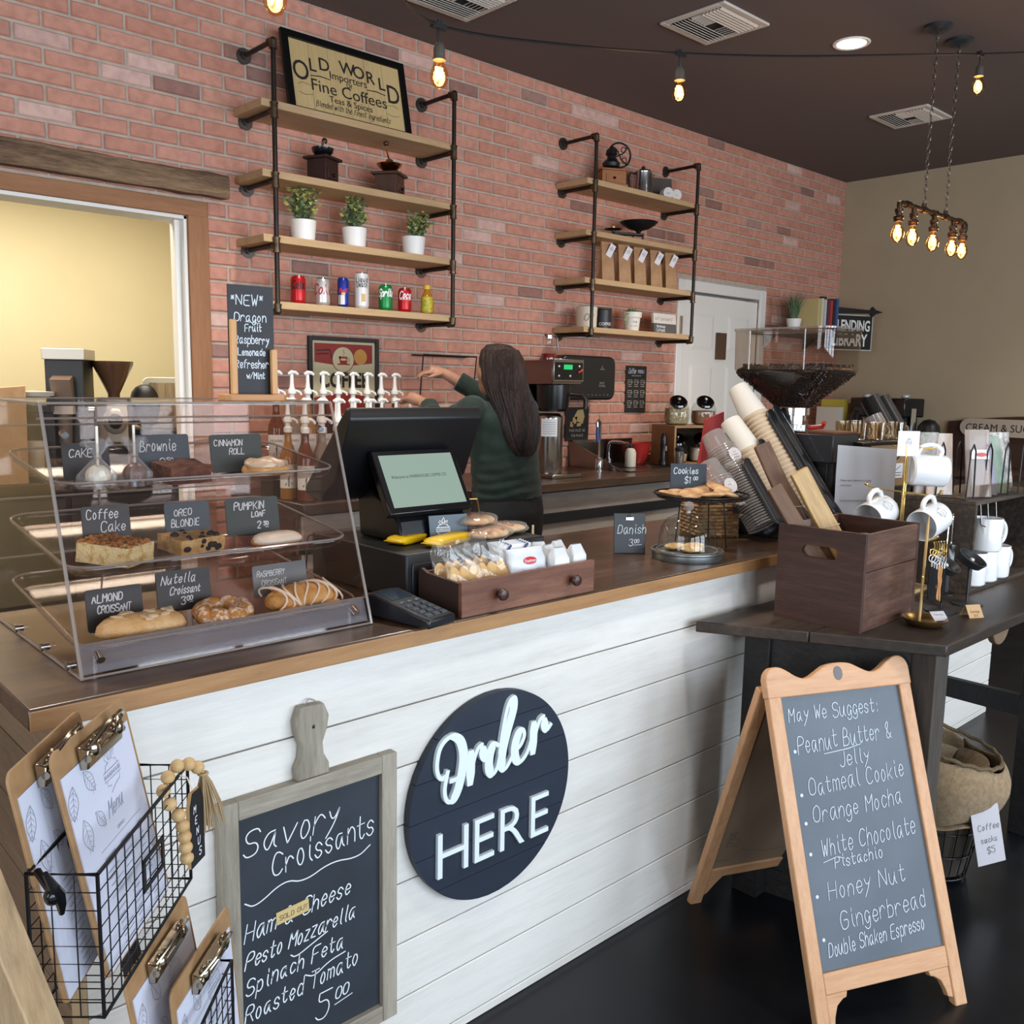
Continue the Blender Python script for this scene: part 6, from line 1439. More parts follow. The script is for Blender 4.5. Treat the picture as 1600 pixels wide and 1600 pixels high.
def stack(x, u0, u1, n, r_, label, cup=True):
    """nested paper cups, mouths down: one bare cup at the top, then rims only"""
    t = thing('paper_cup_stack', label, 'cup stack', (x*1.1, 1.562, 1.02)); t.rotation_euler = (-math.acos(.8), 0, 0); t.scale = (1.1,)*3
    H_ = .115
    MB().lathe([(r_*.995, u1-H_), (r_*.72, u1-.004), (r_*.7, u1), (r_*.68, u1), (r_*.66, u1-.004), (.001, u1-.005)], n=32).build('cup', cupw, t)
    st_ = (u1-H_-u0)/n
    for k in range(n):
        z = u1-H_-k*st_
        MB().lathe([(r_*.96, z-st_), (r_*.985, z-st_*.55), (r_*1.035, z-st_*.5), (r_*1.05, z-st_*.3), (r_*1.035, z-st_*.1), (r_*.96, z)], n=28, cap=False).build('cup', cupr, t)
    return t
stack(2.605, -.02, .50, 26, .045, 'tallest tilted stack of white paper cups, leaning beside the bean hopper')
stack(2.455, -.02, .37, 19, .045, 'shorter tilted stack of white paper cups in the middle of the organiser')
pl = glass('#efe9e6', .1, .25, 1.2, haze=.25, hcol='#d9cfc8')
def lids(x, u0, u1, label):
    t = thing('plastic_lid_stack', label, 'cup lid stack', (x*1.1, 1.562, 1.02)); t.rotation_euler = (-math.acos(.8), 0, 0); t.scale = (1.1,)*3
    n = int((u1-u0-.05)/.0085)
    MB().lathe([(.045, u1-.09), (.033, u1-.002), (.031, u1), (.001, u1)], n=30).build('clear_cup', pl, t)
    m_ = MB()
    for k in range(7): a = R(-70+k*10); m_.tube([(.041*math.cos(a), .041*math.sin(a), u1-.06), (.037*math.cos(a), .037*math.sin(a), u1-.02)], .0015, 4)
    m_.build('print_lines', M('#4a4645', .7), t, smooth=0)
    MB().T(Matrix.Translation((-.012, -.0425, u1-.1)) @ rotm(rx=R(8), rz=R(-15))).prism([(.022*math.cos(2*PI*k/20), .022*math.sin(2*PI*k/20)) for k in range(20)], -.001, .001, 'y').build('round_logo', M('#c9c0bb', .6), t)
    for k in range(n):
        z = u0+k*.0085; MB().lathe([(.043, z), (.047, z+.002), (.047, z+.004), (.043, z+.0065)], n=24, cap=False).build('clear_lid', pl, t)
lids(2.32, .0, .325, 'long tilted stack of clear plastic cups beside the white cups')
lids(2.215, .125, .225, 'short tilted stack of clear plastic cups at the organiser end')
t = thing('red_gift_bag', 'red bag standing behind the white paper cup stacks', 'bag', (2.86, 2.0, CT), R(-35))
MB().hull8([(-.06, -.03, 0), (.06, -.03, 0), (.06, .03, 0), (-.06, .03, 0), (-.02, -.006, .37), (.05, -.006, .40), (.05, .006, .40), (-.02, .006, .37)]).build('bag_body', M('#b83a36', .6, col2='#a02c2c', ns=8), t)
# ================================================================ BEAN MACHINE
t = thing('bean_grinder', 'large black coffee bean grinder with huge clear hopper full of dark beans', 'coffee grinder', (3.045, 1.775, .9225)); t.scale = (1.1,)*3
MB().b2((-.05, -.17, .045), (.10, .12, .30)).build('grinder_body', M('#121316', .5), t, bevel=.004)
MB().hull8([(-.06, -.19, .255), (.115, -.19, .255), (.115, .13, .255), (-.06, .13, .255), (-.055, -.185, .345), (.11, -.185, .345), (.11, .13, .345), (-.055, .13, .345)]).build('head_housing', M('#26272a', .4), t, bevel=.003)
MB().b2((-.055, -.186, .3455), (.11, .13, .352)).build('copper_top_plate', M('#7d5540', .3, .7), t)
for x in (.0, .055): MB().tube([(x, -.174, .02), (x, -.174, .25)], .003, 6).build('chrome_trim', chrome, t)
MB().cyl((.09, -.191, .275), (.09, -.196, .275), .005, n=10).build('screw', chrome, t)
MB().lathe([(.06, .353), (.06, .37), (.045, .372), (.045, .40), (.055, .402), (.055, .425)], (.01, -.0, 0), n=28).build('steel_collar', chrome, t)
MB().tube([(.03, -.05, .36), (.05, -.09, .365), (.04, -.1, .38)], .008, 8).build('red_lever', M('#b9352c', .4), t)
def hop(rings, n=6):
    V = []; m = MB(); k_ = None
    for (z, hx, hy, rr_) in rings:
        P = []
        for cx_, cy_, a0 in ((hx-rr_, -hy+rr_, -90), (hx-rr_, hy-rr_, 0), (-hx+rr_, hy-rr_, 90), (-hx+rr_, -hy+rr_, 180)):
            for i in range(n+1): a = R(a0+90*i/n); P.append((cx_+rr_*math.cos(a), cy_+rr_*math.sin(a), z))
        k_ = len(P); V += P
    L_ = len(rings); return m.add(V, [(i*k_+j, i*k_+(j+1) % k_, (i+1)*k_+(j+1) % k_, (i+1)*k_+j) for i in range(L_-1) for j in range(k_)])
hc = thing; off = Vector((.01, 0, 0))
o = hop([(.425, .04, .05, .02), (.54, .118, .175, .05), (.552, .122, .18, .052), (.675, .124, .182, .052), (.678, .128, .186, .054)]); o.v = [tuple(Vector(p)+off) for p in o.v]
hp = o.build('clear_hopper', glass('#e6ddd6', .03, .1, 1.1), t, smooth=50)
o = hop([(.678, .128, .186, .054), (.684, .128, .186, .054), (.684, .02, .02, .018)]); o.v = [tuple(Vector(p)+off) for p in o.v]; o.build('hopper_lid', glass('#dcd4cf', .08, .16, 1.1, haze=.12), t, smooth=50)
MB().torus((off.x, 0, .68), .0, .0, 4, 3) if 0 else None
bean = M('#1e1310', .45, col2='#2f201a', ns=90, bump=1, bs=260)
o = hop([(.428, .036, .046, .018), (.538, .112, .168, .046), (.55, .116, .173, .048), (.562, .10, .15, .04), (.57, .02, .03, .015)]); o.v = [tuple(Vector(p)+off) for p in o.v]
o.add([tuple(Vector((.0, .0, .571))+off)], []); o.build('bean_fill', bean, hp, smooth=0)
rnd = random.Random(6); bm_ = MB()
for k in range(2600):
    u = rnd.random(); a = rnd.random()*4
    if k < 2100:
        z = .43+u*.115; f_ = (z-.428)/.11; hx = .034+.074*min(1, f_); hy = .044+.120*min(1, f_); s_ = rnd.uniform(-1, 1)
        if a < 2: p = Vector((-hx, s_*hy*.93, z)) if a < 1 else Vector((s_*hx*.93, -hy, z))
        else: p = Vector((hx, s_*hy*.93, z)) if a < 3 else Vector((s_*hx*.93, hy, z))
    else: p = Vector((rnd.uniform(-.1, .1), rnd.uniform(-.155, .155), .563+rnd.uniform(-.003, .004)))
    q = rotm(rnd.uniform(0, 3), rnd.uniform(0, 3), rnd.uniform(0, 3)); bm_.ell(p+off, (.0052, .0036, .003), 6, 4, q)
bm_.build('coffee_beans', M('#231612', .35, col2='#382620', ns=60), hp, kind='stuff')
for s in (-.1, .1): MB().tube([(off.x-.124, s, .55), (off.x-.126, s, .676)], .0022, 6).build('moulded_rib', acre, hp)
# notice sheet and cardboard box beside it
t = thing('notice_sheet', 'curled white printed notice sheet standing beside the grinder', 'sheet', (3.02, 1.465, CT+.001), R(-42), rx=R(-3))
def fn(u, v): x = (u-.5)*.205; return (x, .02*(2*u-1)**2*-1+.004*math.sin(v*4), v*.30-.012*u)
MB().grid(fn, 14, 10).build('paper', M('#b3b1b4', .6), t, smooth=60)
m_ = MB()
for k, (z, a, b, s_) in enumerate(((.175, -.085, .06, .010), (.158, -.085, -.04, .010), (.105, -.085, .03, .010))):
    V, F = font(('Please ask a barista for help', 'with beans', 'Grind size posted below')[k], s_, a, z, 0, align='LEFT'); m_.add([(p, -.0215-0*q-.02*((2*(p/.2+.5)-1)**2)+.0195, r_) for p, q, r_ in V], F)
m_.build('lettering', M('#4a4a50', .7), t, smooth=0)
cb = M('#a98660', .8, col2='#9d7a55', ns=6)
t = thing('low_black_cabinet', 'low black cabinet on the counter carrying the cardboard box', 'cabinet', (3.42, 1.68, CT), R(0)); MB().b2((-.24, -.18, 0), (.34, .2, .135)).build('cabinet_body', M('#1a1a1c', .5), t, bevel=.003)
for x in (-.1, .18): 
    d_ = MB().b2((x-.12, -.186, .01), (x+.14, -.1805, .125)).build('door', M('#202123', .4), t); MB().cyl((x, -.187, .07), (x, -.2, .07), .008, n=10).build('knob', chrome, d_)
t = thing('cardboard_box', 'brown cardboard shipping box with black lettering and a label', 'box', (3.36, 1.64, CT+.1355), R(-8)); MB().b2((-.15, -.13, 0), (.15, .13, .155)).build('box_body', cb, t, bevel=.001); MB().b2((-.15, -.003, .1551), (.15, .003, .156)).build('tape_seam', M('#c9ad84', .4), t)
m_ = MB(); pr(m_, 'EURO', .05, -.03, .1, -.1308, bold=.001); m_.ribbon([[(.08, .03), (.11, .05)], [(.08, .055), (.11, .075)], [(.08, .08), (.11, .1)]], .006, -.1308); m_.build('lettering', black, t, smooth=0)
MB().b2((.0, -.132, .03), (.055, -.1305, .085)).build('shipping_label', paper, t); m_ = MB(); m_.ribbon([[(.008, .04), (.045, .04)], [(.008, .05), (.045, .05)], [(.01, .06), (.04, .075)]], .003, -.1326); m_.build('label_print', black, t, smooth=0)
t = thing('black_drip_tray', 'flat dark glass tray on top of the cardboard box', 'tray', (3.34, 1.64, CT+.292), R(-8)); MB().b2((-.2, -.14, 0), (.2, .14, .012)).build('tray_body', M('#1b1a1a', .2), t, bevel=.003)
gl2 = glass('#efe6d8', .02, .14, 1.2)
def mugglass(x, y, label):
    t = thing('glass_cup', label, 'cup', (x, y, CT+.3045), R(-20))
    MB().lathe([(.028, 0), (.034, .003), (.038, .06), (.0385, .066), (.0365, .066), (.032, .007), (.001, .006)], n=28).build('glass_body', gl2, t); MB().torus((.048, 0, .034), .018, .0035, 16, 6, 'y', -PI*.6, PI*.6).build('handle', acre, t)
for k, (x, y) in enumerate(((3.22, 1.60), (3.30, 1.57), (3.38, 1.60), (3.46, 1.57), (3.30, 1.69), (3.42, 1.70))):
    mugglass(x, y, ('leftmost clear glass cup in the front row on the dark tray', 'second clear glass cup in the front row on the dark tray', 'third clear glass cup in the front row on the dark tray', 'rightmost clear glass cup with handle on the dark tray', 'clear glass cup at the back left of the dark tray', 'clear glass cup at the back right of the dark tray')[k])
# black brewers far right with lids dispenser
def pump_pot(loc, label, h=.26, r_=.075):
    t = thing('airpot', label, 'coffee maker', loc, R(-30)); MB().lathe([(r_, 0), (r_, h*.7), (r_*.8, h*.8)], n=24).build('pot_body', blackgloss, t); MB().b2((-r_*.7, -r_*1.2, h*.72), (r_*.8, r_*.8, h)).build('head', blackgloss, t, bevel=.01); MB().ell((-r_*.1, -r_*.5, h*1.03), (.035, .03, .02), 14, 8).build('button', M('#c9c5c0', .3, .4), t); MB().b2((-.02, -r_*1.28, h*.5), (.02, -r_*1.2, h*.85)).build('steel_face', chrome, t)
t = thing('condiment_counter', 'dark wooden condiment cabinet along the beige wall', 'cabinet', (0, 0, 0)); MB().b2((6.72, 1.6, .86), (7.33, 3.75, .90)).build('worktop', topw, t); MB().b2((6.76, 1.62, 0), (7.33, 3.72, .859)).build('cabinet_body', M('#2e241e', .6), t)
for k in range(4): MB().b2((6.742, 1.66+k*.52, .06), (6.759, 2.13+k*.52, .84)).build('door', M('#3a2d25', .6), t)
pump_pot((6.95, 3.42, .901), 'black airpot coffee maker at the far corner by the bookshelf', .5, .1); pump_pot((6.95, 3.12, .901), 'black coffee maker with silver panels below the beige wall', .5, .12)
t = thing('small_black_pot', 'small black rounded pot right of the coffee makers', 'pot', (6.95, 2.9, .901)); MB().lathe([(.08, 0), (.09, .2), (.075, .3), (.04, .34), (.001, .35)], n=20).build('pot_body', black, t)
t = thing('condiment_backboard', 'dark wood backboard with arched top on the beige wall', 'headboard', (7.335, 2.3, .901)); P = [(-.85, 0), (.6, 0), (.6, .33)]+[(.6-1.45*k/12, .33+.06*math.sin(PI*k/12)) for k in range(1, 12)]+[(-.85, .33)]
MB().prism(P, -.03, 0, 'x').build('board', M('#3a241a', .5), t)
t = thing('cream_sugar_sign', 'long pale rounded sign reading CREAM & SUGAR', 'sign', (7.304, 2.52, 1.13)); P = [(-.3+0, -0), (.22, 0)]+[(.22+.065*math.cos(R(a)), .065+.065*math.sin(R(a))) for a in range(-90, 91, 15)]+[(-.3+.065*math.cos(R(a)), .065+.065*math.sin(R(a))) for a in range(90, 271, 15)]
MB().prism(P, -.02, -.001, 'x').build('plank', M('#b3a593', .7), t)
V, F = font('CREAM & SUGAR', .078, 0, .038, 0, sx=.92); MB().add([(-.0215, -a-.03, c) for a, b, c in V], F).build('lettering', M('#2a2522', .7), t, smooth=0)
# far lids organiser
t = thing('far_lid_organiser', 'second black slanted lid organiser on the far counter with clear lids', 'cup holder', (4.25, 1.90, CT)); MB().b2((-.12, -.1, 0), (.35, .15, .12)).build('organiser_body', M('#121316', .4), t)
for x in (.09, .2): MB().tube([(x, -.02, .1), (x-.02, .20, .45)], [.05, .045], 14).build('lid_tube', M('#111214', .35), t, smooth=40)
MB().tube([(-.01, -.02, .1), (-.02, .14, .36)], [.055, .05], 18).build('clear_lid_stack', pl, t)
# door-side library corner
t = thing('corner_shelf', 'dark wooden corner bracket shelf holding books and a plant', 'shelf', (0, 0, 0)); MB().b2((6.05, 3.52, 1.86), (6.95, 3.89, 1.885)).build('shelf_board', M('#4a3628', .6), t)
for x in (6.2, 6.8): MB().prism([(3.78, 1.859), (3.889, 1.859), (3.889, 1.77)], x-.012, x+.012, 'x').build('bracket', M('#2a211b', .6), t)
t = thing('grass_plant', 'spiky green grass plant in a white pot on the corner shelf', 'potted plant', (6.24, 3.66, 1.886)); MB().lathe([(.04, 0), (.055, .09), (.05, .09), (.001, .08)], n=24).build('pot', white, t)
rnd = random.Random(3); m_ = MB()
for k in range(70):
    a = rnd.uniform(0, 2*PI); l_ = rnd.uniform(.12, .22); s_ = rnd.uniform(.01, .09); m_.tube([(.02*math.cos(a), .02*math.sin(a), .08), (s_*.5*math.cos(a), s_*.5*math.sin(a), .08+l_*.6), (s_*math.cos(a), s_*math.sin(a), .08+l_)], [.003, .0026, .0006], 4)
m_.build('grass_blades', M('#3f5638', .6, col2='#63784c', ns=30), t, kind='stuff')
for k, (x, w_, h, c, l) in enumerate(((6.36, .03, .24, '#c9b77f', 'yellow and cream book beside the grass plant'), (6.41, .035, .245, '#d8cfae', 'wide cream book on the corner shelf'), (6.455, .03, .24, '#c8c6c8', 'pale grey book on the corner shelf'), (6.50, .028, .235, '#5a3a52', 'purple book on the corner shelf'), (6.545, .035, .24, '#b23b36', 'red book on the corner shelf'), (6.59, .03, .25, '#2a2830', 'black book on the corner shelf'), (6.635, .032, .26, '#3d5a8e', 'blue book at the right end of the corner shelf'))):
    t = thing('book', l, 'book', (x, 3.62, 1.886), group='books on the corner shelf'); MB().b2((-w_/2, -.09, 0), (-w_/2+.003, .08, h)).b2((w_/2-.003, -.09, 0), (w_/2, .08, h)).b2((-w_/2, -.093, 0), (w_/2, -.09, h)).build('cover', M(c, .6), t); MB().b2((-w_/2+.003, -.089, .003), (w_/2-.003, .077, h-.003)).build('pages', paper, t)
t = thing('lending_library_sign', 'black hanging sign reading THE LENDING LIBRARY', 'sign', (6.88, 3.55, 1.775), R(-22))
MB().b2((-.215, -.008, 0), (.215, .008, .26)).build('panel', M('#141312', .6), t); MB().b2((-.225, -.006, -.008), (.225, .006, 0)).b2((-.225, -.006, .26), (.225, .006, .268)).b2((-.225, -.006, 0), (-.2155, .006, .26)).b2((.2155, -.006, 0), (.225, .006, .26)).build('white_border', M('#c9c3b8', .6), t)
m_ = MB(); pr(m_, 'LENDING', .115, .035, .145, -.009, bold=.003, sx=.66); pr(m_, 'LIBRARY', .13, 0, .028, -.009, bold=.0035, sx=.7); V, F = font('THE', .06, -.155, .185, 0, vert=True, bold=.001); m_.add([(a, -.009, c) for a, b, c in V], F); m_.build('lettering', white, t, smooth=0)
t = thing('sign_bracket', 'black ornate arrow-shaped iron bracket with the hanging sign', 'bracket', (6.6, 3.6, 2.06), R(-22))
P = [(-.02, -.06), (.05, -.045), (.06, -.02), (.42, -.008), (.44, -.035), (.47, -.012), (.54, .006), (.47, .022), (.44, .045), (.42, .018), (.06, .03), (.05, .055), (-.02, .07)]
MB().prism(P, -.01, .01, 'y').build('arrow_bar', black, t); MB().b2((-.06, -.02, -.08), (-.0205, .02, .1)).build('bracket_post', black, t)
for x in (.1, .42): MB().tube([(x, 0, -.012), (x-.0, 0, -.02)], .003, 5).build('hook', black, t)
# dark cabinet books under hopper area
for k, (x, h, c, l) in enumerate(((6.52, .36, '#bba93e', 'tall yellow-green book below the corner shelf'), (6.45, .30, '#c9c2b2', 'tall cream book standing left of the yellow-green one'), (6.60, .33, '#9a6a50', 'copper coloured book right of the yellow-green one'))):
    t = thing('book', l, 'book', (x+.42, 3.66, .901), group='tall books on the condiment cabinet'); MB().b2((-.03, -.1, 0), (.03, .1, h+.12)).build('cover', M(c, .6), t)
# ================================================================ SIDE TABLE
TZt = .83
dkw = wood('#1f1712', '#2e241d', '#43362c', axis='X', scale=5, rough=.45, bump=.3)
t = thing('side_table', 'old dark wooden table with worn edges in front of the counter', 'table', (0, 0, 0))
yb = 1.418
def slab(P, z0, z1, nm, mt): return MB().prism(P, z0, z1, 'z').build(nm, mt, t, bevel=.003)
slab([(2.005, yb), (2.146, 1.163), (3.75, 1.163), (3.75, yb)], TZt-.03, TZt, 'top_board', dkw)
slab([(2.147, 1.1605), (2.303, .872), (3.75, .862), (3.75, 1.1605)], TZt-.03, TZt, 'top_board', dkw)
dk = M('#131112', .6, col2='#1d1a19', ns=14, bump=.3); wo = wood('#26201c', '#4f463e', axis='Z', scale=10, rough=.7)
MB().b2((2.32, .90, .0), (2.40, .965, TZt-.031)).build('leg', wo, t, bevel=.003); MB().b2((2.19, 1.30, 0), (2.26, 1.38, TZt-.031)).build('leg', dk, t, bevel=.003)
MB().b2((3.19, .90, 0), (3.27, .965, TZt-.031)).build('leg', dk, t, bevel=.003); MB().b2((3.35, 1.30, 0), (3.43, 1.38, TZt-.031)).build('leg', dk, t, bevel=.003)
MB().hull8([(2.205, 1.30, TZt-.16), (2.32, .965, TZt-.16), (2.345, .965, TZt-.16), (2.23, 1.30, TZt-.16), (2.205, 1.30, TZt-.031), (2.32, .965, TZt-.031), (2.345, .965, TZt-.031), (2.23, 1.30, TZt-.031)]).build('end_apron', dk, t)
MB().b2((2.26, 1.36, TZt-.10), (3.35, 1.385, TZt-.031)).build("rear_apron", dk, t)
MB().beam((2.40, 1.0, TZt-.05), (2.85, 1.30, .32), .03, .05).build('brace', dk, t); MB().beam((3.385, 1.30, .385), (3.235, .966, .43), .03, .07).build('stretcher', dk, t)
MB().hull8([(2.24, 1.32, .0), (2.32, .97, .0), (2.345, .97, .0), (2.265, 1.32, .0), (2.24, 1.32, .66), (2.32, .97, .66), (2.345, .97, .66), (2.265, 1.32, .66)]).build('end_panel', dk, t)
P = [(.065*math.cos(R(a)), .062*math.sin(R(a))) for a in range(180, 361, 12)]
MB().prism([(2.78+a, TZt-.031+b) for a, b in P], .905, .925, 'y').build('half_round_bracket', wood('#5a4634', '#7a634c', axis='X'), t, bevel=.003)
# crate with handle slot
t = thing('wooden_crate', 'old reddish-brown wooden crate with oval hand slot on the side table', 'crate', (2.232, 1.067, TZt), R(1))
ow2 = wood('#27140e', '#3c2219', '#523226', axis='Y', scale=6, rough=.55, bump=.3); ox2 = wood('#321d15', '#4c3025', '#735443', axis='X', scale=5, rough=.5, bump=.35)
Lx, Ly, Hc = .335, .248, .262
yc, zc_ = Ly/2, .198; sw_, sh_ = .052, .017; n = 8; sl_ = [(yc+(sw_-sh_)*sx+sh_*math.cos(a), zc_+sh_*math.sin(a)) for sx, a0 in ((1, -90), (-1, 90)) for a in [R(a0+180*i/n) for i in range(n+1)]]
def holed(x0_, x1_):   # end board with the slot cut through
    R_ = [(Ly*.72, 0), (Ly, 0), (Ly, zc_-.07), (Ly, zc_-.03), (Ly, zc_), (Ly, zc_+.02), (Ly, zc_+.04), (Ly, Hc), (Ly*.72, Hc)]
    outer = R_+[(Ly-a, b) for a, b in reversed(R_)]; V = []; m = len(sl_)
    for x in (x0_, x1_): V += [(x, a, b) for a, b in sl_]+[(x, a, b) for a, b in outer]
    F = []
    for i in range(m):
        j = (i+1) % m; F += [(i, j, m+j, m+i), (2*m+j, 2*m+i, 3*m+i, 3*m+j), (j, i, 2*m+i, 2*m+j), (m+i, m+j, 3*m+j, 3*m+i)]
    return MB().add(V, F)
holed(0, .014).build('end_board', ow2, t, smooth=0); holed(Lx-.014, Lx).build('end_board', ow2, t, smooth=0)
MB().b2((.0142, 0, .16), (Lx-.0142, .012, Hc-.002)).build('side_board', ox2, t, bevel=.0015); MB().b2((.0142, 0, 0), (Lx-.0142, .012, .1585)).build('side_board', ox2, t, bevel=.0015)
MB().b2((.0142, Ly-.012, 0), (Lx-.0142, Ly, Hc-.002)).build('side_board', ox2, t); MB().b2((.0142, .0122, 0), (Lx-.0142, Ly-.0122, .01)).build('bottom_board', ow2, t)
# serving boards standing in the crate
def sboard(p0, p1, w_, th, mt, label, tagd=False):
    p0 = Vector(p0); p1 = Vector(p1); t = thing('serving_board', label, 'wooden board', p0); d = p1-p0; L_ = d.length
    zz_ = d.normalized(); cc_ = Vector((-.66, -.75, .1)); yy_ = -(cc_-zz_*cc_.dot(zz_)).normalized(); xx_ = yy_.cross(zz_); t.rotation_euler = Matrix((xx_, yy_, zz_)).transposed().to_euler()
    pts = [(-w_/2, 0), (w_/2, 0), (w_/2*1.0, L_*.45), (w_/2*.92, L_*.8), (w_/2*.95, L_), (-w_/2*.9, L_), (-w_/2, L_*.7), (-w_/2*.94, L_*.3)]
    MB().prism([(a, b) for a, b in pts], -th/2, th/2, 'y').build('board', mt, t, bevel=.003)
    if tagd:
        MB().tube([(-w_/2-.001, -th/2-.002, L_*.62), (w_/2+.001, -th/2-.003, L_*.58), (w_/2+.002, th/2+.002, L_*.58), (-w_/2-.001, th/2+.002, L_*.62)], .0012, 5, closed=True).build('twine', M('#cbb894', .8), t)
        MB().T(Matrix.Translation((w_*.2, -th/2-.006, L_*.46)) @ rotm(rx=R(-6), ry=R(20))).b2((-.014, -.0008, -.03), (.014, .0008, .022)).build('price_tag', paper, t)
wal = wood('#3a261a', '#5f4230', '#7d5c44', axis='Z', scale=7, rough=.45); oli = wood('#8a6438', '#b38d57', '#cfae78', axis='Z', scale=7, rough=.45, knots='#5f4026')
sboard((2.36, 1.20, TZt+.035), (2.30, 1.43, 1.30), .05, .02, wal, 'dark walnut serving board standing furthest back in the crate', True)
sboard((2.315, 1.14, TZt+.03), (2.23, 1.34, 1.19), .045, .022, wood('#543a28', '#7a5a42', axis='Z', scale=7), 'mid brown serving board leaning at the left in the crate')
sboard((2.42, 1.13, TZt+.03), (2.285, 1.30, 1.235), .055, .022, oli, 'two-tone light olive serving board leaning in the crate with a tag', True)
# mugs
mugm = M('#e3e3e3', .2, coat=.3)
def mug(label, loc, rot, r_=.041, h=.094, grp=None, first=[None]):
    r_, h = .048, .107
    if first[0] is None:
        t = thing('white_mug', label, 'mug', loc)
        MB().lathe([(r_*.86, 0), (r_*.97, .005), (r_, .02), (r_, h-.002), (r_*.98, h), (r_*.94, h-.001), (r_*.92, h-.006), (r_*.9, .012), (.001, .009)], n=36).build('mug_body', mugm, t)
        pts = [(r_-.002, 0, h*.82), (r_+.012, 0, h*.87), (r_+.026, 0, h*.72), (r_+.029, 0, h*.5), (r_+.02, 0, h*.28), (r_-.002, 0, h*.18)]
        MB().tube(catm(pts, 5), .0076, 10).build('handle', mugm, t)
        m_ = MB(); logo(m_, 0, h*.45, .034, 0, .0013); c_, s_ = 0, 0
        m_.v = [((r_+.0006)*math.cos(-PI*.27+a/r_), (r_+.0006)*math.sin(-PI*.27+a/r_), z) for a, b, z in m_.v]; m_.build('shop_emblem', M('#6a6f78', .6), t, smooth=0)
        first[0] = t
    else: t = dup(first[0], loc, None, label)
    t.rotation_euler = rot; 
    if grp: t['group'] = grp
    return t
def hang(dirz, upx=(0, 0, 1)):
    z = Vector(dirz).normalized(); x = Vector(upx); x = (x-z*x.dot(z)).normalized(); y = z.cross(x)
    return Matrix((x, y, z)).transposed().to_euler()
def hmug(label, c, dirz):
    z = Vector(dirz).normalized(); return mug(label, Vector(c)-z*.047, hang(dirz), grp=None)
hmug('white mug hanging by its handle, highest on the gold stand', (2.785, 1.165, 1.222), (.73, -.68, -.04))
hmug('white mug hanging with its mouth facing the crate, right arm of the gold stand', (2.80, 1.14, 1.07), (-.97, .05, -.22))
hmug('white mug hanging half hidden behind the crate, left arm of the gold stand', (2.70, 1.26, 1.085), (-.97, .05, -.22))
mug('white mug with shop emblem standing on top of the others in the shelf crate', (3.105, 1.085, .843+.1085), (0, 0, R(-25)))
for k, x in enumerate((3.05, 3.152, 3.256)): mug(('white mug at the left of the lower row in the shelf crate', 'white mug second from the left in the lower row of the shelf crate', 'white mug third from the left in the lower row of the shelf crate')[k], (x, 1.105, .8435), (0, 0, R((160, 155, -20)[k])))
mug('white mug standing on the thin wooden board behind the key rings', (2.84, 1.27, .8425), (0, 0, R(100)))
t = thing('thin_board', 'thin light wooden board lying on the side table behind the crate', 'board', (2.84, 1.27, TZt)); MB().b2((-.1, -.09, 0), (.095, .09, .012)).build('board', wood('#a8875a', '#c9a878', axis='X'), t, bevel=.001)
gd_ = M('#c9a860', .25, .9)
t = thing('mug_stand', 'gold double-rod mug stand with white card on top', 'mug rack', (2.735, 1.20, TZt))
MB().lathe([(.055, 0), (.055, .006), (.01, .01), (.001, .01)], n=24).build('base', gd_, t)
for x in (-.006, .006): MB().tube([(x, 0, .008), (x, 0, .47)], .003, 8).build('rod', gd_, t)
MB().tube([(-.07, .085, .345), (-.06, .075, .335), (0, 0, .325), (.075, -.065, .315), (.085, -.075, .325)], .0028, 6).build('arm', gd_, t)
MB().tube([(-.03, .03, .465), (.06, -.05, .458), (.07, -.06, .465)], .0028, 6).build('arm', gd_, t)
for p in ((-.07, .085, .347), (.086, -.076, .327)): MB().ell(p, (.006, .006, .006), 10, 6).build('arm_knob', gd_, t)
MB().T(rotm(rz=R(-40))).b2((-.033, -.006, .435), (.033, -.0045, .51)).build('card', paper, t)
m_ = MB().T(rotm(rz=R(-40))); logo(m_, 0, .475, .02, -.0066, .0009); m_.build('emblem', M('#7c828c', .6), t, smooth=0)
# shelf crate
t = thing('shelf_crate', 'dark wooden crate on its side used as a shelf for white mugs', 'crate', (0, 0, TZt))
dcw = wood('#1d1612', '#32271f', '#54463a', axis='X', scale=7, rough=.6, bump=.5); X_, XX, Y_, YY, ZZ = 2.945, 3.55, 1.065, 1.305, .295
MB().b2((X_, Y_, 0), (XX, YY, .012)).build('bottom_board', dcw, t, bevel=.0015); MB().b2((X_, Y_, ZZ-.014), (XX, YY, ZZ)).build('top_board', dcw, t, bevel=.0015)
MB().b2((X_, Y_, .012), (X_+.014, YY, ZZ-.014)).build('side_board', dcw, t); MB().b2((XX-.014, Y_, .012), (XX, YY, ZZ-.014)).build('side_board', dcw, t); MB().b2((X_+.014, YY-.01, .012), (XX-.014, YY, ZZ-.014)).build('back_board', M('#15110f', .8), t)
for x in (3.06, 3.12, 3.19): MB().tube([(x, Y_+.03, ZZ-.015), (x-.004, Y_+.02, .21), (x-.01, Y_+.005, .205)], .0018, 6).build('hanging_hook', M('#8d8a84', .4, .8), t)
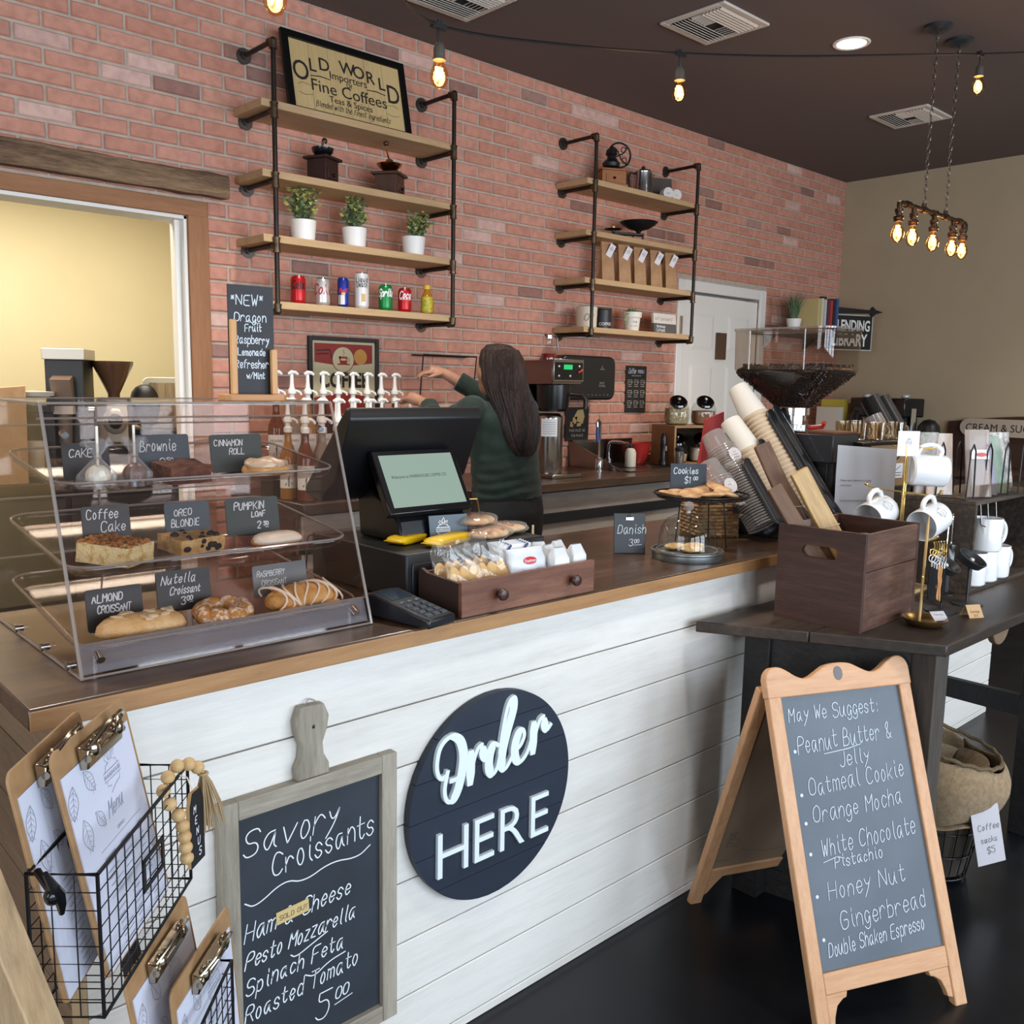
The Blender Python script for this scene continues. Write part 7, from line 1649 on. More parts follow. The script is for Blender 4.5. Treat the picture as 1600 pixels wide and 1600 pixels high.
# paper packets in wire racks on the crate
pw_ = M('#1c1a1a', .4, .5); TT = TZt+ZZ
t = thing('wire_packet_rack', 'black wire rack holding gift packets on top of the shelf crate', 'rack', (3.14, 1.13, TT), R(-8))
MB().b2((-.19, -.06, .0), (.24, .06, .003)).build('rack_tray', M('#1b1918', .5), t)
for x in (-.15, -.05, .06, .17):
    for y in (-.05, .05): MB().tube([(x-.022, y, .003), (x-.014, y, .15), (x, y, .172), (x+.014, y, .15), (x+.022, y, .003)], .0028, 6).build('wire_loop', pw_, t)
MB().b2((-.12, -.065, .003), (.25, -.063, .045)).build('clear_front', glass('#e6e2de', .03, .12), t)
def gpacket(loc, rz, rx, w, h, mt, label, extra=None):
    t = thing('gift_packet', label, 'packet', loc, rz, rx=rx)
    def fn(u, v): a = 2*PI*u; ca, sa = math.cos(a), math.sin(a); q = (abs(ca)**5+abs(sa)**5)**(-.2); return (w/2*ca*q, .009*sa*q*(1-.75*v), v*h)
    MB().grid(fn, 18, 6).build('packet_body', mt, t, smooth=50)
    if extra: extra(t)
def ex_red(t): MB().b2((-.028, -.0105, .12), (.033, -.0095, .15)).build('white_header', paper, t); MB().ell((.006, -.0112, .134), (.02, .0006, .007), 16, 5).build('red_print', M('#c25a58', .6), t)
gpacket((3.04, 1.095, TT+.004), R(-35), R(-10), .085, .215, M('#a8968a', .2, alpha=.55), 'clear packet with a red and white header at the left of the rack', ex_red)
gpacket((3.11, 1.10, TT+.004), R(-35), R(-16), .08, .18, M('#8b8796', .4), 'grey lavender packet leaning in the wire rack')
gpacket((3.19, 1.10, TT+.004), R(-30), R(-18), .095, .195, M('#a9b4a6', .3, col2='#5d7a66', ns=9), 'pale green packet leaning in the wire rack')
gpacket((3.28, 1.11, TT+.004), R(-20), R(-10), .1, .2, M('#cfc8c0', .4, col2='#5c5456', ns=35), 'black and white patterned packet at the right edge of the rack')
gpacket((2.995, 1.20, TT+.004), R(-50), R(-12), .08, .2, M('#c9b09c', .4, col2='#d8d4d2', ns=24), 'flowered pink and white packet behind the highest mug')
gpacket((2.99, 1.25, TT+.004), R(-40), R(4), .06, .2, M('#b9a6ac', .35, col2='#6d7a52', ns=30), 'colourful tall packet behind the flowered one')
# earring stands, key ring stand, cards
def estand(x, y, label):
    t = thing('earring_stand', label, 'stand', (x, y, TZt)); t.scale = (1.3, 1.3, 1.15); bs_ = M('#1f2022', .5); m_ = MB().lathe([(.035, 0), (.035, .003), (.004, .006), (.001, .006)], n=10).build('base', bs_, t); MB().tube([(0, 0, .005), (0, 0, .1)], .0028, 6).build('stem', bs_, t)
    MB().T(Matrix.Translation((0, 0, .115)) @ rotm(rx=R(35), rz=0) @ rotm(rz=R(-20))).lathe([(.008, -.012), (.03, -.006), (.034, .012), (.031, .012), (.026, -.002), (.001, -.006)], n=28).build('bowl', bs_, t)
    MB().ell((0, -.004, .118), (.006, .006, .006), 10, 6).build('stud', silver, t)
estand(2.81, 1.02, 'black round-headed earring stand in front of the lower mugs'); estand(2.66, 1.035, 'black earring stand behind the key rings')
t = thing('kraft_price_tent', 'small folded kraft paper price card on the side table', 'card', (2.665, .95, TZt), R(-28)); MB().add([(-.024, -.02, .0005), (.024, -.02, .0005), (.024, 0, .034), (-.024, 0, .034), (.024, .02, .0005), (-.024, .02, .0005)], [(0, 1, 2, 3), (3, 2, 4, 5)]).build('card', M('#b8956a', .8), t, smooth=0, solid=.0008)
m_ = MB(); V, F = font('Earrings', .0095, 0, .014, 0); m_.add([(a, -.02+.02*c/.034-.0012, c) for a, b, c in V], F); V, F = font('$15', .0095, 0, .004, 0); m_.add([(a, -.02+.02*c/.034-.0012, c) for a, b, c in V], F); m_.build('lettering', M('#6a5238', .8), t, smooth=0)
t = thing('key_ring_stand', 'gold post in a brass dish hung with wooden and black key rings', 'stand', (2.462, .996, TZt))
brs = M('#9a7a48', .3, .9); MB().lathe([(.03, 0), (.045, .004), (.058, .018), (.06, .022), (.056, .021), (.042, .007), (.001, .005)], n=32).build('brass_dish', brs, t)
MB().tube([(-.012, .01, .006), (-.006, .01, .27), (-.003, .01, .30)], [.004, .004, .001], 8).build('post', wood('#b08a52', '#cda870', axis='Z'), t)
MB().tube([(-.008, .01, .23), (.02, .0, .235), (.035, -.004, .24)], .003, 6).tube([(-.008, .01, .135), (-.025, .004, .137)], .0025, 6).build('arm', gd_, t)
rnd = random.Random(3)
for k in range(6):
    x = -.012+.009*k; zc = .205-.004*(k % 3)
    kt = thing('key_ring', ('black', 'dark', 'black', 'wooden', 'wooden', 'black')[k]+' long key ring, '+('first from the left', 'second from the left', 'third from the left', 'fourth from the left', 'fifth from the left', 'at the right')[k]+' on the gold post', 'key ring', (2.462+x, .985-.003*k, TZt), R(-40+8*k))
    MB().tube([(0, 0, .232), (.004, 0, .222), (.003, 0, zc+.004)], .0018, 6).torus((0, 0, zc), .008, .0014, 14, 5, 'y').build('snap_hook', gd_, kt)
    MB().torus((0, 0, zc-.017), .0095, .0013, 14, 5, 'y').tube([(0, 0, zc-.026), (0, 0, zc-.04)], .0022, 6).build('split_ring', silver, kt)
    z0_ = zc-.04; sh = [(-.005, 0), (-.007, -.02), (-.004, -.035), (-.008, -.055), (-.003, -.09), (.003, -.095), (.006, -.06), (.008, -.04), (.005, -.02), (.005, 0)]
    MB().prism([(a, z0_+b) for a, b in sh], -.0015, .0015, 'y').build('charm', M('#b07a44', .5) if k in (3, 4) else M('#0c0a09', .7, spec=.2), kt)
t = thing('small_price_card', 'small grey price card lying in the brass dish', 'card', (2.488, .970, TZt+.026), R(-30), rx=R(38)); MB().b2((-.022, -.016, 0), (.022, .016, .001)).build('card', M('#b7b2b4', .7), t); m_ = MB(); V, F = font('Key ring', .008, 0, .002, 0); m_.add([(a, c, .0015) for a, b, c in V], F); m_.build('lettering', M('#7a7678', .7), t, smooth=0)
t = thing('steel_scoop', 'polished hanging steel bottle opener with loop handle by the shelf crate', 'bottle opener', (2.90, 1.12, TZt)); MB().torus((0, 0, .245), .016, .003, 16, 6, 'y').tube([(-.014, 0, .24), (-.017, 0, .16)], .003, 6).tube([(.014, 0, .24), (.017, 0, .16)], .003, 6).build('loop_handle', chrome, t); MB().lathe([(.02, .1), (.024, .11), (.024, .16), (.02, .162)], n=20).build('cup', chrome, t); MB().cyl((0, 0, 0), (0, 0, .1), .01, n=10).lathe([(.03, 0), (.03, .004), (.01, .008)], n=16).build('holder', black, t)

# burlap basket below the table
t = thing('burlap_basket', 'wire basket lined with a folded burlap sack under the side table', 'basket', (2.755, 1.03, 0), R(0)); t.scale = (.92, .92, .98)
bur = M('#9c8262', .95, col2='#b59a76', ns=70, bump=.8, bs=420, sheen=.1)
for z, r_ in ((.012, .10), (.09, .115), (.17, .128), (.215, .14)): MB().torus((0, 0, z), r_, .0028, 40, 6).build('wire_ring', pw_, t)
for k in range(22): a = 2*PI*k/22; MB().tube([(.0, 0, .012), (.1*math.cos(a), .1*math.sin(a), .012), (.14*math.cos(a), .14*math.sin(a), .215)], .0018, 5).build('wire_rib', pw_, t)
MB().lathe([(.001, .018), (.09, .018), (.132, .21)], n=36).build('dark_lining', M('#3a3128', .9), t)
def fn(u, v):
    a = 2*PI*u; k = v
    if k < .35: r_ = .132+.028*math.sin(k/.35*PI); z = .20+.02*k
    else: q = (k-.35)/.65; r_ = .145+.045*math.sin(q*PI*.8)*(1+.25*math.cos(a+.6)); z = .21+.20*q+.04*q*math.cos(a-2.2)
    return (r_*math.cos(a)*(1+.03*math.sin(3*a+v*4)), r_*math.sin(a)*(1+.03*math.sin(4*a)), z+.008*math.sin(5*a))
MB().grid(fn, 48, 18).build('burlap_sack', bur, t, smooth=70, solid=.004)
MB().grid(lambda u, v: (.14*math.cos(2*PI*u)*(1-.95*v), .14*math.sin(2*PI*u)*(1-.95*v), .36-.05*v*(2-v)+.015*math.sin(9*u+v*5)), 32, 8).build('inner_burlap', bur, t, smooth=70)
MB().tube([(.18*math.cos(2*PI*k/60)*(1+.1*math.cos(2*PI*k/60+.6)), .172*math.sin(2*PI*k/60), .418+.04*math.cos(2*PI*k/60-2.2)+.003*math.sin(k*2)) for k in range(60)], .0065, 6, closed=True).build('frayed_hem', M('#7f6c4e', .95, bump=1, bs=300), t)
MB().tube([(-.02, .04, .42), (.0, .05, .46), (-.01, .05, .49), (.01, .06, .52), (.02, .065, .50), (.005, .06, .47)], .009, 8).build('knot', M('#a89876', .95), t)
tg = MB().T(Matrix.Translation((-.05, -.175, .20)) @ rotm(ry=R(-14), rz=R(-40))).b2((-.045, -.001, -.1), (.045, .001, .085)).build('paper_tag', M('#cbc7cc', .7), t)
m_ = MB().T(Matrix.Translation((-.05, -.175, .20)) @ rotm(ry=R(-14), rz=R(-40))); m_.ribbon(script('Coffee', -.03, .01, .02)+script('sacks', -.025, -.03, .018)+script('$5', -.01, -.065, .02), .0015, -.002); m_.build('tag_writing', M('#6a6a70', .8), tg, smooth=0)
MB().tube([(-.01, -.15, .26), (.0, -.17, .26), (.012, -.183, .25)], .0015, 5).build('twine', M('#c8b48c', .8), tg)

# ================================================================ A-FRAME SANDWICH BOARD
th_ = .41580; t = thing('sandwich_board', 'pine A-frame chalkboard standing on the dark floor with drink suggestions', 'sandwich board', (1.794, .880, 0), -th_)
W_, OFF, HT, DD = .427, .28, .757, .598
pine = wood('#a8794f', '#c4936a', '#d0a27a', axis='Z', scale=8, rough=.5, bump=.2, knots='#8f6844'); pinx = wood('#a8794f', '#c4936a', '#d0a27a', axis='X', scale=8, rough=.5, bump=.2)
LL = math.hypot(OFF, HT); ta = math.atan2(OFF, HT)
front = Matrix.Translation((0, 0, 0)) @ rotm(rx=-ta)
def onboard(mb): return mb.T(front)
th2 = .022; lw_ = .036
for x0_ in (0, W_-lw_): onboard(MB()).b2((x0_, 0, 0), (x0_+lw_, th2, LL+.0)).build('leg', pine, t, bevel=.003)
zb_ = .125
onboard(MB()).b2((lw_, .001, zb_-.035), (W_-lw_, th2-.001, zb_+.012)).build('bottom_rail', pinx, t, bevel=.002)
# scalloped head rail
P = [(-.002, LL-.045), (W_+.002, LL-.045)]
prof = [(0, .012), (.015, .028), (.05, .040), (.1, .040), (.15, .030), (.2, .016), (.25, .008), (.3, .010), (.36, .022), (.42, .034), (.5, .038)]
prof = prof+[(1-a_, b_) for a_, b_ in reversed(prof[:-1])]
for a_, b_ in reversed(catm([(a_, 0, b_) for a_, b_ in prof], 3)) if 0 else [(p_.x, p_.z) for p_ in reversed(catm([(a_, 0, b_) for a_, b_ in prof], 3))]: P.append((-.002+a_*(W_+.004), LL+b_-.012))
onboard(MB()).prism(P, -.001, th2+.001, 'y').build('scalloped_top_rail', pinx, t, bevel=.003)
onboard(MB()).ell((W_*.49, -.0015, LL+.0), (.014, .0008, .018), 16, 5).build('knot', M('#6d6764', .6), t)
slb = M('#49525c', .5, col2='#59636e', ns=3, lo=.35, hi=.7)  # sky reflection painted into the slate as a paler bluish grey
onboard(MB()).b2((lw_, .008, zb_+.012), (W_-lw_, .012, LL-.045)).build('chalkboard', slb, t)
for x0_, s in ((lw_, 1), (W_-lw_, -1)):
    P = [(x0_, zb_-.035), (x0_+s*.06, zb_-.035), (x0_+s*.056, zb_-.048), (x0_+s*.046, zb_-.05), (x0_+s*.028, zb_-.062), (x0_+s*.018, zb_-.085), (x0_+s*.015, zb_-.10), (x0_, zb_-.105)]
    if s < 0: P = P[::-1]
    onboard(MB()).prism(P, .003, th2-.003, 'y').build('corner_bracket', pinx, t, bevel=.002)
m_ = MB(); q = []
def ln(tx, x, z, s, **k): q.extend(script(tx, x, z, s, **k))
BX = lw_+.012
ln('May We Suggest:', BX+.004, .702, .034, wide=.72, slant=.1)
ln('Peanut Butter &', BX+.016, .625, .041, wide=.61, slant=.12, rot=.04); ln('Jelly', BX+.13, .583, .036, wide=.8, rot=.03)
ln('Oatmeal Cookie', BX+.03, .525, .041, wide=.68, slant=.12, rot=.05); ln('Orange Mocha', BX+.03, .462, .039, wide=.76, slant=.14, rot=.05)
ln('White Chocolate', BX+.04, .385, .04, wide=.66, slant=.14, rot=.06); ln('Pistachio', BX+.07, .355, .026, wide=.86, rot=.04)
ln('Honey Nut', BX+.04, .288, .04, wide=.85, slant=.12, rot=.04); ln('Gingerbread', BX+.06, .218, .04, wide=.8, slant=.1, rot=.05)
ln('Double Shaken Espresso', BX+.016, .165, .032, wide=.55, slant=.14, rot=.06)
q += [[(BX+.09, .618), (BX+.16, .623), (BX+.2, .63)], [(BX+.04, .372), (BX+.08, .38), (BX+.1, .374)]]
m_.ribbon(q, .0019, .0068)
for z in (.632, .53, .465, .395, .30, .205):
    bd_ = MB().ell((BX+.008, .007, z), (.0045, .0006, .0045), 10, 4); bd_.v = [tuple(front @ Vector(p)) for p in bd_.v]; bd_.build('bullet_dot', M('#cfd8e0', .95), t)
m_.T(None); m_.v = [tuple(front @ Vector(p)) for p in m_.v]; m_.build('chalk_writing', M('#cfd8e0', .95), t, smooth=0)
tb = math.atan2(DD-OFF-.03, HT); LB = math.hypot(DD-OFF-.03, HT); back = Matrix.Translation((0, DD, 0)) @ rotm(rx=tb)
for x0_ in (.0, W_-lw_): MB().T(back).b2((x0_, -th2, 0), (x0_+lw_, 0, LB-.03)).build('rear_leg', pine, t, bevel=.003)
MB().T(back).b2((lw_, -th2+.001, zb_-.02), (W_-lw_, -.001, zb_+.014)).build('rear_bottom_rail', pinx, t, bevel=.002); MB().T(back).b2((lw_, -th2+.001, LB-.08), (W_-lw_, -.001, LB-.03)).build('rear_top_rail', pinx, t, bevel=.002)
MB().T(back).b2((lw_, -.016, zb_+.014), (W_-lw_, -.011, LB-.08)).build('rear_panel', M('#8a745e', .8, col2='#7c6853', ns=4), t)
m_ = MB().T(back).prism([(lw_, zb_-.02), (lw_+.05, zb_-.02), (lw_+.03, zb_-.05), (lw_+.012, zb_-.085), (lw_, zb_-.095)], -th2+.004, -.003, 'y').build('corner_bracket', pinx, t, bevel=.002)
m_ = MB(); m_.ribbon(script('B2', .06, .22, .03)+script('18', .06, .25, .025)+[[(lw_, .17), (.08, .165), (.12, .2), (.2, .18), (.3, .185)]], .0016, -.0168); m_.v = [tuple(back @ Vector(p)) for p in m_.v]; m_.build('pencil_marks', M('#5a4c42', .8), t, smooth=0)

# ================================================================ ROUND SIGN
t = thing('order_here_sign', 'large round navy sign with raised white letters reading Order HERE on the planks', 'sign', (1.292, 1.4485, .549))
navy = M('#17202e', .55, col2='#1d2838', ns=4, bump=.12, stretch=(.1, 1, 1)); rs = .237
zs_ = [-rs, -.17, -.085, .0, .085, .17, rs]
for a, b in zip(zs_, zs_[1:]):
    P = []; n = 16; a2, b2_ = a+.0006, b-.0006
    for i in range(n+1): z = a2+(b2_-a2)*i/n; P.append((math.sqrt(max(0, rs*rs-z*z)), z))
    P += [(-x, z) for x, z in reversed(P)]
    MB().prism(P, -.018, 0, 'y').build('plank', navy, t, smooth=0)
lt = M('#dfe9ee', .5)
for ch, x in (('H', -.126), ('E', -.04), ('R', .043), ('E', .132)): pr(MB(), ch, .15, x, -.14, -.0225, depth=.008, sx=1.0, bold=-.001).build('letter', lt, t, smooth=0)
def fat(P, w0, n=7):     # brush-like stroke: thick on the way down, thin on the way up
    P = catm([(a, 0, b) for a, b in P], n); P = [(p.x, p.z) for p in P]; V = []; L_ = len(P)
    for i in range(L_):
        d = Vector(P[min(i+1, L_-1)])-Vector(P[max(i-1, 0)]); d.normalize(); nrm = Vector((-d.y, d.x)); k = .42+.58*max(0, -d.y)**.7 if d.y < .2 else .42
        k = min(k, .42+.58*min(1, (min(i, L_-1-i)+2)/6)); a = Vector(P[i])+nrm*w0*k/2; b = Vector(P[i])-nrm*w0*k/2; yf = -.0262-.0011*i/L_-w0*.0; V += [(a.x, yf, a.y), (b.x, yf, b.y), (a.x, -.0182, a.y), (b.x, -.0182, b.y)]
    F = []
    for i in range(L_-1):
        o = 4*i; F += [(o, o+1, o+5, o+4), (o+2, o+6, o+7, o+3), (o, o+4, o+6, o+2), (o+1, o+3, o+7, o+5)]
    return V, F+[(0, 2, 3, 1), (4*L_-4, 4*L_-3, 4*L_-1, 4*L_-2)]
S_ = .19; ox, oz = -.172, .03
let = [[(.16, .40), (.05, .42), (.0, .62), (.05, .9), (.2, 1.02), (.36, .9), (.42, .6), (.36, .2), (.26, -.02), (.16, .0), (.12, .2), (.17, .5)], [(.2, .3), (.32, .3), (.45, .4), (.52, .62)],
       [(.545, .66), (.54, .4), (.53, .08)], [(.54, .22), (.6, .5), (.67, .66), (.74, .64)], [(.74, .64), (.755, .5), (.8, .42), (.86, .46)],
       [(1.02, .54), (.93, .6), (.86, .44), (.85, .22), (.91, .1), (.99, .18), (1.04, .4)], [(1.03, .38), (1.09, .8), (1.17, 1.16), (1.25, 1.24), (1.26, 1.06), (1.16, .72), (1.08, .4), (1.07, .18), (1.13, .1), (1.22, .2), (1.28, .32)],
       [(1.28, .32), (1.40, .38), (1.47, .52), (1.44, .64), (1.36, .6), (1.30, .4), (1.32, .18), (1.41, .1), (1.52, .2), (1.6, .4)], [(1.645, .70), (1.64, .44), (1.63, .12)], [(1.64, .26), (1.70, .54), (1.77, .70), (1.84, .68)], ]
let.append([(1.84, .68), (1.85, .54), (1.9, .46), (1.98, .54)])
for part in ((0, 1), (2, 3, 4), (5, 6), (7,), (8, 9, 10)):
    m_ = MB()
    for k in part: V, F = fat([(ox+a*S_*.9, oz+b*S_*.72+a*.012) for a, b in let[k]], .024); m_.add(V, F)
    m_.build('script_letter', lt, t, smooth=0, kind=None)

# ================================================================ SAVORY CHALKBOARD
t = thing('framed_chalkboard', 'paddle-shaped framed chalkboard listing savory croissants, hung on the planks', 'chalkboard', (.834, 1.4495, .145))
gw = wood('#6e665a', '#8f8778', '#a79f90', axis='Z', scale=8, rough=.75, bump=.6); gx = wood('#6e665a', '#8f8778', '#a79f90', axis='X', scale=8, rough=.75, bump=.6)
W2_, H2_ = .1885, .578; fw = .036
for s in (-1, 1): MB().b2((s*W2_, -.022, 0), (s*(W2_-fw), 0, H2_)).build('stile', gw, t, bevel=.002)
MB().b2((-W2_+fw, -.022, H2_-fw), (W2_-fw, 0, H2_)).build('top_rail', gx, t, bevel=.002); MB().b2((-W2_+fw, -.022, 0), (W2_-fw, 0, fw)).build('bottom_rail', gx, t, bevel=.002)
MB().b2((-W2_+fw, -.010, fw), (W2_-fw, -.003, H2_-fw)).build('slate', M('#20262e', .6, col2='#2b323b', ns=5, bump=.05), t)
P = [(-.034, H2_+.0005), (.034, H2_+.0005), (.033, H2_+.022), (.022, H2_+.042), (.02, H2_+.065), (.03, H2_+.09), (.034, H2_+.115), (.024, H2_+.14), (-.026, H2_+.142), (-.036, H2_+.115), (-.034, H2_+.09), (-.024, H2_+.065), (-.026, H2_+.042), (-.036, H2_+.022)]
MB().prism(P, -.02, 0, 'y').build('paddle_handle', gw, t, bevel=.003)
MB().ell((0, -.0205, H2_+.10), (.003, .001, .004), 8, 5).build('nail_hole', black, t); MB().tube([(-.01, -.006, H2_+.142), (0, -.006, H2_+.15), (.012, -.006, H2_+.144)], .0015, 5).build('hanging_loop', silver, t)
q = []
ln('Savory', -.142, .462, .05, wide=.85, slant=.2, rot=-.0); ln('Croissants', -.085, .405, .046, wide=.68, slant=.1, rot=.05)
q.append(chaik([(-.14, .375), (-.12, .36), (-.06, .392), (-.02, .372), (.04, .392), (.1, .378), (.13, .395)], 3))
ln('Ham & Cheese', -.143, .298, .034, wide=.74, slant=.25, rot=.05); ln('Pesto Mozzarella', -.143, .245, .031, wide=.66, slant=.28, rot=.04)
ln('Spinach Feta', -.143, .192, .033, wide=.72, slant=.22, rot=.04); ln('Roasted Tomato', -.146, .138, .034, wide=.68, slant=.2, rot=.05)
ln('5', .0, .07, .052, slant=.2); ln('00', .045, .096, .024, slant=.2); q.append([(.045, .086), (.085, .092)]); q.append(chaik([(-.05, .235), (-.04, .226), (.0, .24), (.03, .25)], 2)); q.append(chaik([(-.02, .18), (.0, .168), (.03, .185), (.07, .19)], 2))
MB().ribbon(q, .0025, -.0107).build('chalk_writing', chalk, t, smooth=0)
st = MB().T(Matrix.Translation((-.045, -.0118, .322)) @ rotm(ry=R(-3))).b2((-.034, -.001, -.012), (.034, 0, .013)).build('sold_out_note', M('#c9b078', .7), t)
m_ = MB(); m_.ribbon(script('SOLD OUT', -.028, -.005, .0095, wide=.95, slant=.1), .0011, -.0014); m_.v = [tuple((Matrix.Translation((-.045, -.0118, .322)) @ rotm(ry=R(-3))) @ Vector(p)) for p in m_.v]; m_.build('note_writing', M('#4c4436', .8), st, smooth=0)

# ================================================================ MENU RACK IN THE FOREGROUND
A48 = R(48)
rk = thing('menu_rack', 'pale wooden rack with black wire baskets at the counter corner', 'rack', (.306, .99, 0), A48)   # local x runs along the baskets, local -y faces the room
lw = wood('#9a7d5c', '#b79a76', '#cbb08c', axis='Z', scale=7, rough=.55, bump=.35)
MB().beam((-.065, .115, 1.00), (.012, -.02, .40), .05, .03, up=(0, 1, 0)).build('post', lw, rk, bevel=.002)
MB().beam((-.145, .13, 1.05), (-.135, .12, .0), .05, .035, up=(0, 1, 0)).build('rear_post', wood('#5d4632', '#7d6248', axis='Z', scale=7), rk, bevel=.002)
MB().beam((-.005, -.02, .40), (.03, -.09, .0), .05, .03, up=(0, 1, 0)).build('lower_post', lw, rk, bevel=.002)
MB().beam((-.16, .165, .985), (-.085, .15, 1.0), .05, .05).build('cross_rail', wood('#4a3424', '#7c6248', '#b39b7c', axis='Y', scale=22), rk, bevel=.002)
for x in (.33,): MB().beam((x-.02, .16, .95), (x+.03, .02, .0), .03, .018, up=(0, 1, 0)).build('post', M('#2a2523', .6), rk)
MB().ell((-.042, .028, .918), (.011, .009, .011), 12, 8).tube([(-.052, .03, .948), (-.046, .026, .93), (-.042, .022, .918), (-.038, .022, .906), (-.034, .024, .892)], [.003, .0055, .007, .0055, .003], 8).tube([(-.042, .028, .918), (-.02, .055, .932)], .0045, 8).build('iron_cleat', blackgloss, rk)
wr = M('#17171a', .4, .4)
def wbasket(x0_, y0_, zt, Lx_, Dy, Hz, nm):
    x1_, y1_, zb = x0_+Lx_, y0_+Dy, zt-Hz
    o = MB().tube([(x0_, y0_, zt), (x1_, y0_, zt), (x1_, y1_, zt), (x0_, y1_, zt)], .0026, 6, closed=True).build('basket_rim', wr, rk)
    for z in (zb,): MB().tube([(x0_, y0_, z), (x1_, y0_, z), (x1_, y1_, z), (x0_, y1_, z)], .0024, 6, closed=True).build('basket_base', wr, o)
    for x, y in ((x0_, y0_), (x1_, y0_), (x0_, y1_), (x1_, y1_)): MB().tube([(x, y, zb), (x, y, zt)], .0024, 6).build('corner_wire', wr, o)
    nx, nz, ny = int(Lx_/.024), int(Hz/.024), max(2, int(Dy/.024))
    for k in range(1, nx):
        x = x0_+Lx_*k/nx
        for y in (y0_, y1_): MB().tube([(x, y, zb), (x, y, zt)], .0009, 4).build('wire', wr, o)
        MB().tube([(x, y0_, zb), (x, y1_, zb)], .0009, 4).build('wire', wr, o)
    for k in range(1, nz+1):
        z = zb+Hz*k/(nz+1)
        MB().tube([(x0_, y0_, z), (x1_, y0_, z), (x1_, y1_, z), (x0_, y1_, z)], .0009, 4, closed=True).build('wire', wr, o)
    for k in range(1, ny):
        y = y0_+Dy*k/ny
        for x in (x0_, x1_): MB().tube([(x, y, zb), (x, y, zt)], .0009, 4).build('wire', wr, o)
    return o
wbasket(0, 0, .917, .29, .078, .172, 'upper'); lowb = wbasket(.0, -.055, .617, .29, .078, .172, 'lower')
lh = MB()   # label holder plate on the front
for a, b in (((.115, -.004, .862), (.185, -.002, .868)), ((.115, -.004, .825), (.185, -.002, .831)), ((.115, -.004, .825), (.123, -.002, .868)), ((.177, -.004, .825), (.185, -.002, .868))): lh.b2(a, b)
lh.build('label_holder', wr, rk)
# clipboards
hb = M('#94714c', .6, col2='#a5815a', ns=30, bump=.1)
def clipboard(loc, rot, label, sheet=True, w=.205, h=.285, full=True):
    t = thing('clipboard', label, 'clipboard', loc); t.rotation_euler = rot; rr_ = .014; P = []
    for cx_, cz_, a0 in ((w/2-rr_, rr_, -90), (w/2-rr_, h-rr_, 0), (-w/2+rr_, h-rr_, 90), (-w/2+rr_, rr_, 180)):
        for i in range(5): a = R(a0+22.5*i); P.append((cx_+rr_*math.cos(a), cz_+rr_*math.sin(a)))
    MB().prism(P, 0, .0035, 'y').build('hardboard', hb, t, bevel=.0006)
    pp = MB().b2((-w/2+.009, -.0016, .004), (w/2-.009, -.0002, h-.032)).build('menu_sheet', M('#c9ccdc', .65), t)
    m_ = MB(); X_ = .012
    logo(m_, X_+.01, h-.075, .045, -.0022, .0008); m_.ribbon(script('Menu', -.012, h-.122, .02, slant=.35, wide=.7), .0011, -.0022)
    pr(m_, 'DRINKS', .006, .012, h-.143, -.0022)
    rnd_ = random.Random(5)
    for k in range(15):
        z = h-.152-k*.0085
        if k in (0, 7): m_.ribbon([[(-.05, z+.003), (.07, z+.003)]], .0006, -.0022); continue
        for a, b in ((-.045, rnd_.uniform(-.03, -.01)), (.0, rnd_.uniform(.012, .03)), (.052, .064)): m_.ribbon([[(a, z), (b, z)]], .0016, -.0022)
    m_.build('menu_print', M('#8a8fa0', .7), pp, smooth=0)
    lf_ = MB()
    for cx_, cz_, an, s in ((-.075, h-.05, -110, .04), (-.045, h-.045, -60, .036), (-.07, h-.095, -85, .042), (-.04, h-.10, -55, .03), (.07, .04, 110, .036), (.05, .03, 140, .03), (.08, .075, 90, .03)):
        for w_ in (-1, 1):
            q_ = [(cx_+s*(u*math.cos(R(an))-w_*.28*math.sin(PI*u)*math.sin(R(an))), cz_+s*(u*math.sin(R(an))+w_*.28*math.sin(PI*u)*math.cos(R(an)))) for u in [i/8 for i in range(9)]]; lf_.ribbon([q_], .0008, -.0021)
        for j in range(1, 6):
            u = j/6; c0 = (cx_+s*u*math.cos(R(an)), cz_+s*u*math.sin(R(an)))
            for w_ in (-1, 1): lf_.ribbon([[c0, (c0[0]+s*.22*math.cos(R(an+w_*55)), c0[1]+s*.22*math.sin(R(an+w_*55)))]], .0006, -.0021)
        lf_.ribbon([[(cx_, cz_), (cx_+s*math.cos(R(an)), cz_+s*math.sin(R(an)))]], .0007, -.0021)
    lf_.build('leaf_print', M('#8d8a98', .7), pp, smooth=0)
    nick = M('#a89c88', .18, 1)
    c = MB().hull8([(-.05, -.012, h-.042), (.05, -.012, h-.042), (.05, -.002, h-.042), (-.05, -.002, h-.042), (-.05, -.018, h-.018), (.05, -.018, h-.018), (.05, -.004, h-.012), (-.05, -.004, h-.012)]).build('clip_jaw', nick, t, bevel=.002)
    MB().tube([(-.045, -.012, h-.02), (-.03, -.03, h-.002), (-.012, -.036, h+.006), (.012, -.036, h+.006), (.03, -.03, h-.002), (.045, -.012, h-.02)], .0028, 8).build('wire_lever', nick, c)
    MB().tube([(-.05, -.014, h-.028), (.05, -.014, h-.028)], .005, 10).build('spring_bar', nick, c)
    for s in (-1, 1): MB().ell((s*.035, -.016, h-.02), (.009, .008, .012), 12, 8).tube([(s*.03, -.012, h-.03), (s*.012, -.028, h-.012), (s*.034, -.02, h-.004)], .0022, 6).build('clip_ear', nick, c)
    return t
RM = Matrix.Translation((.306, .99, 0)) @ rotm(rz=A48)
def rp(x, y, z): return RM @ Vector((x, y, z))
clipboard(rp(.155, .018, .750), (R(-11), 0, A48), 'front clipboard with a white menu sheet in the upper wire basket')
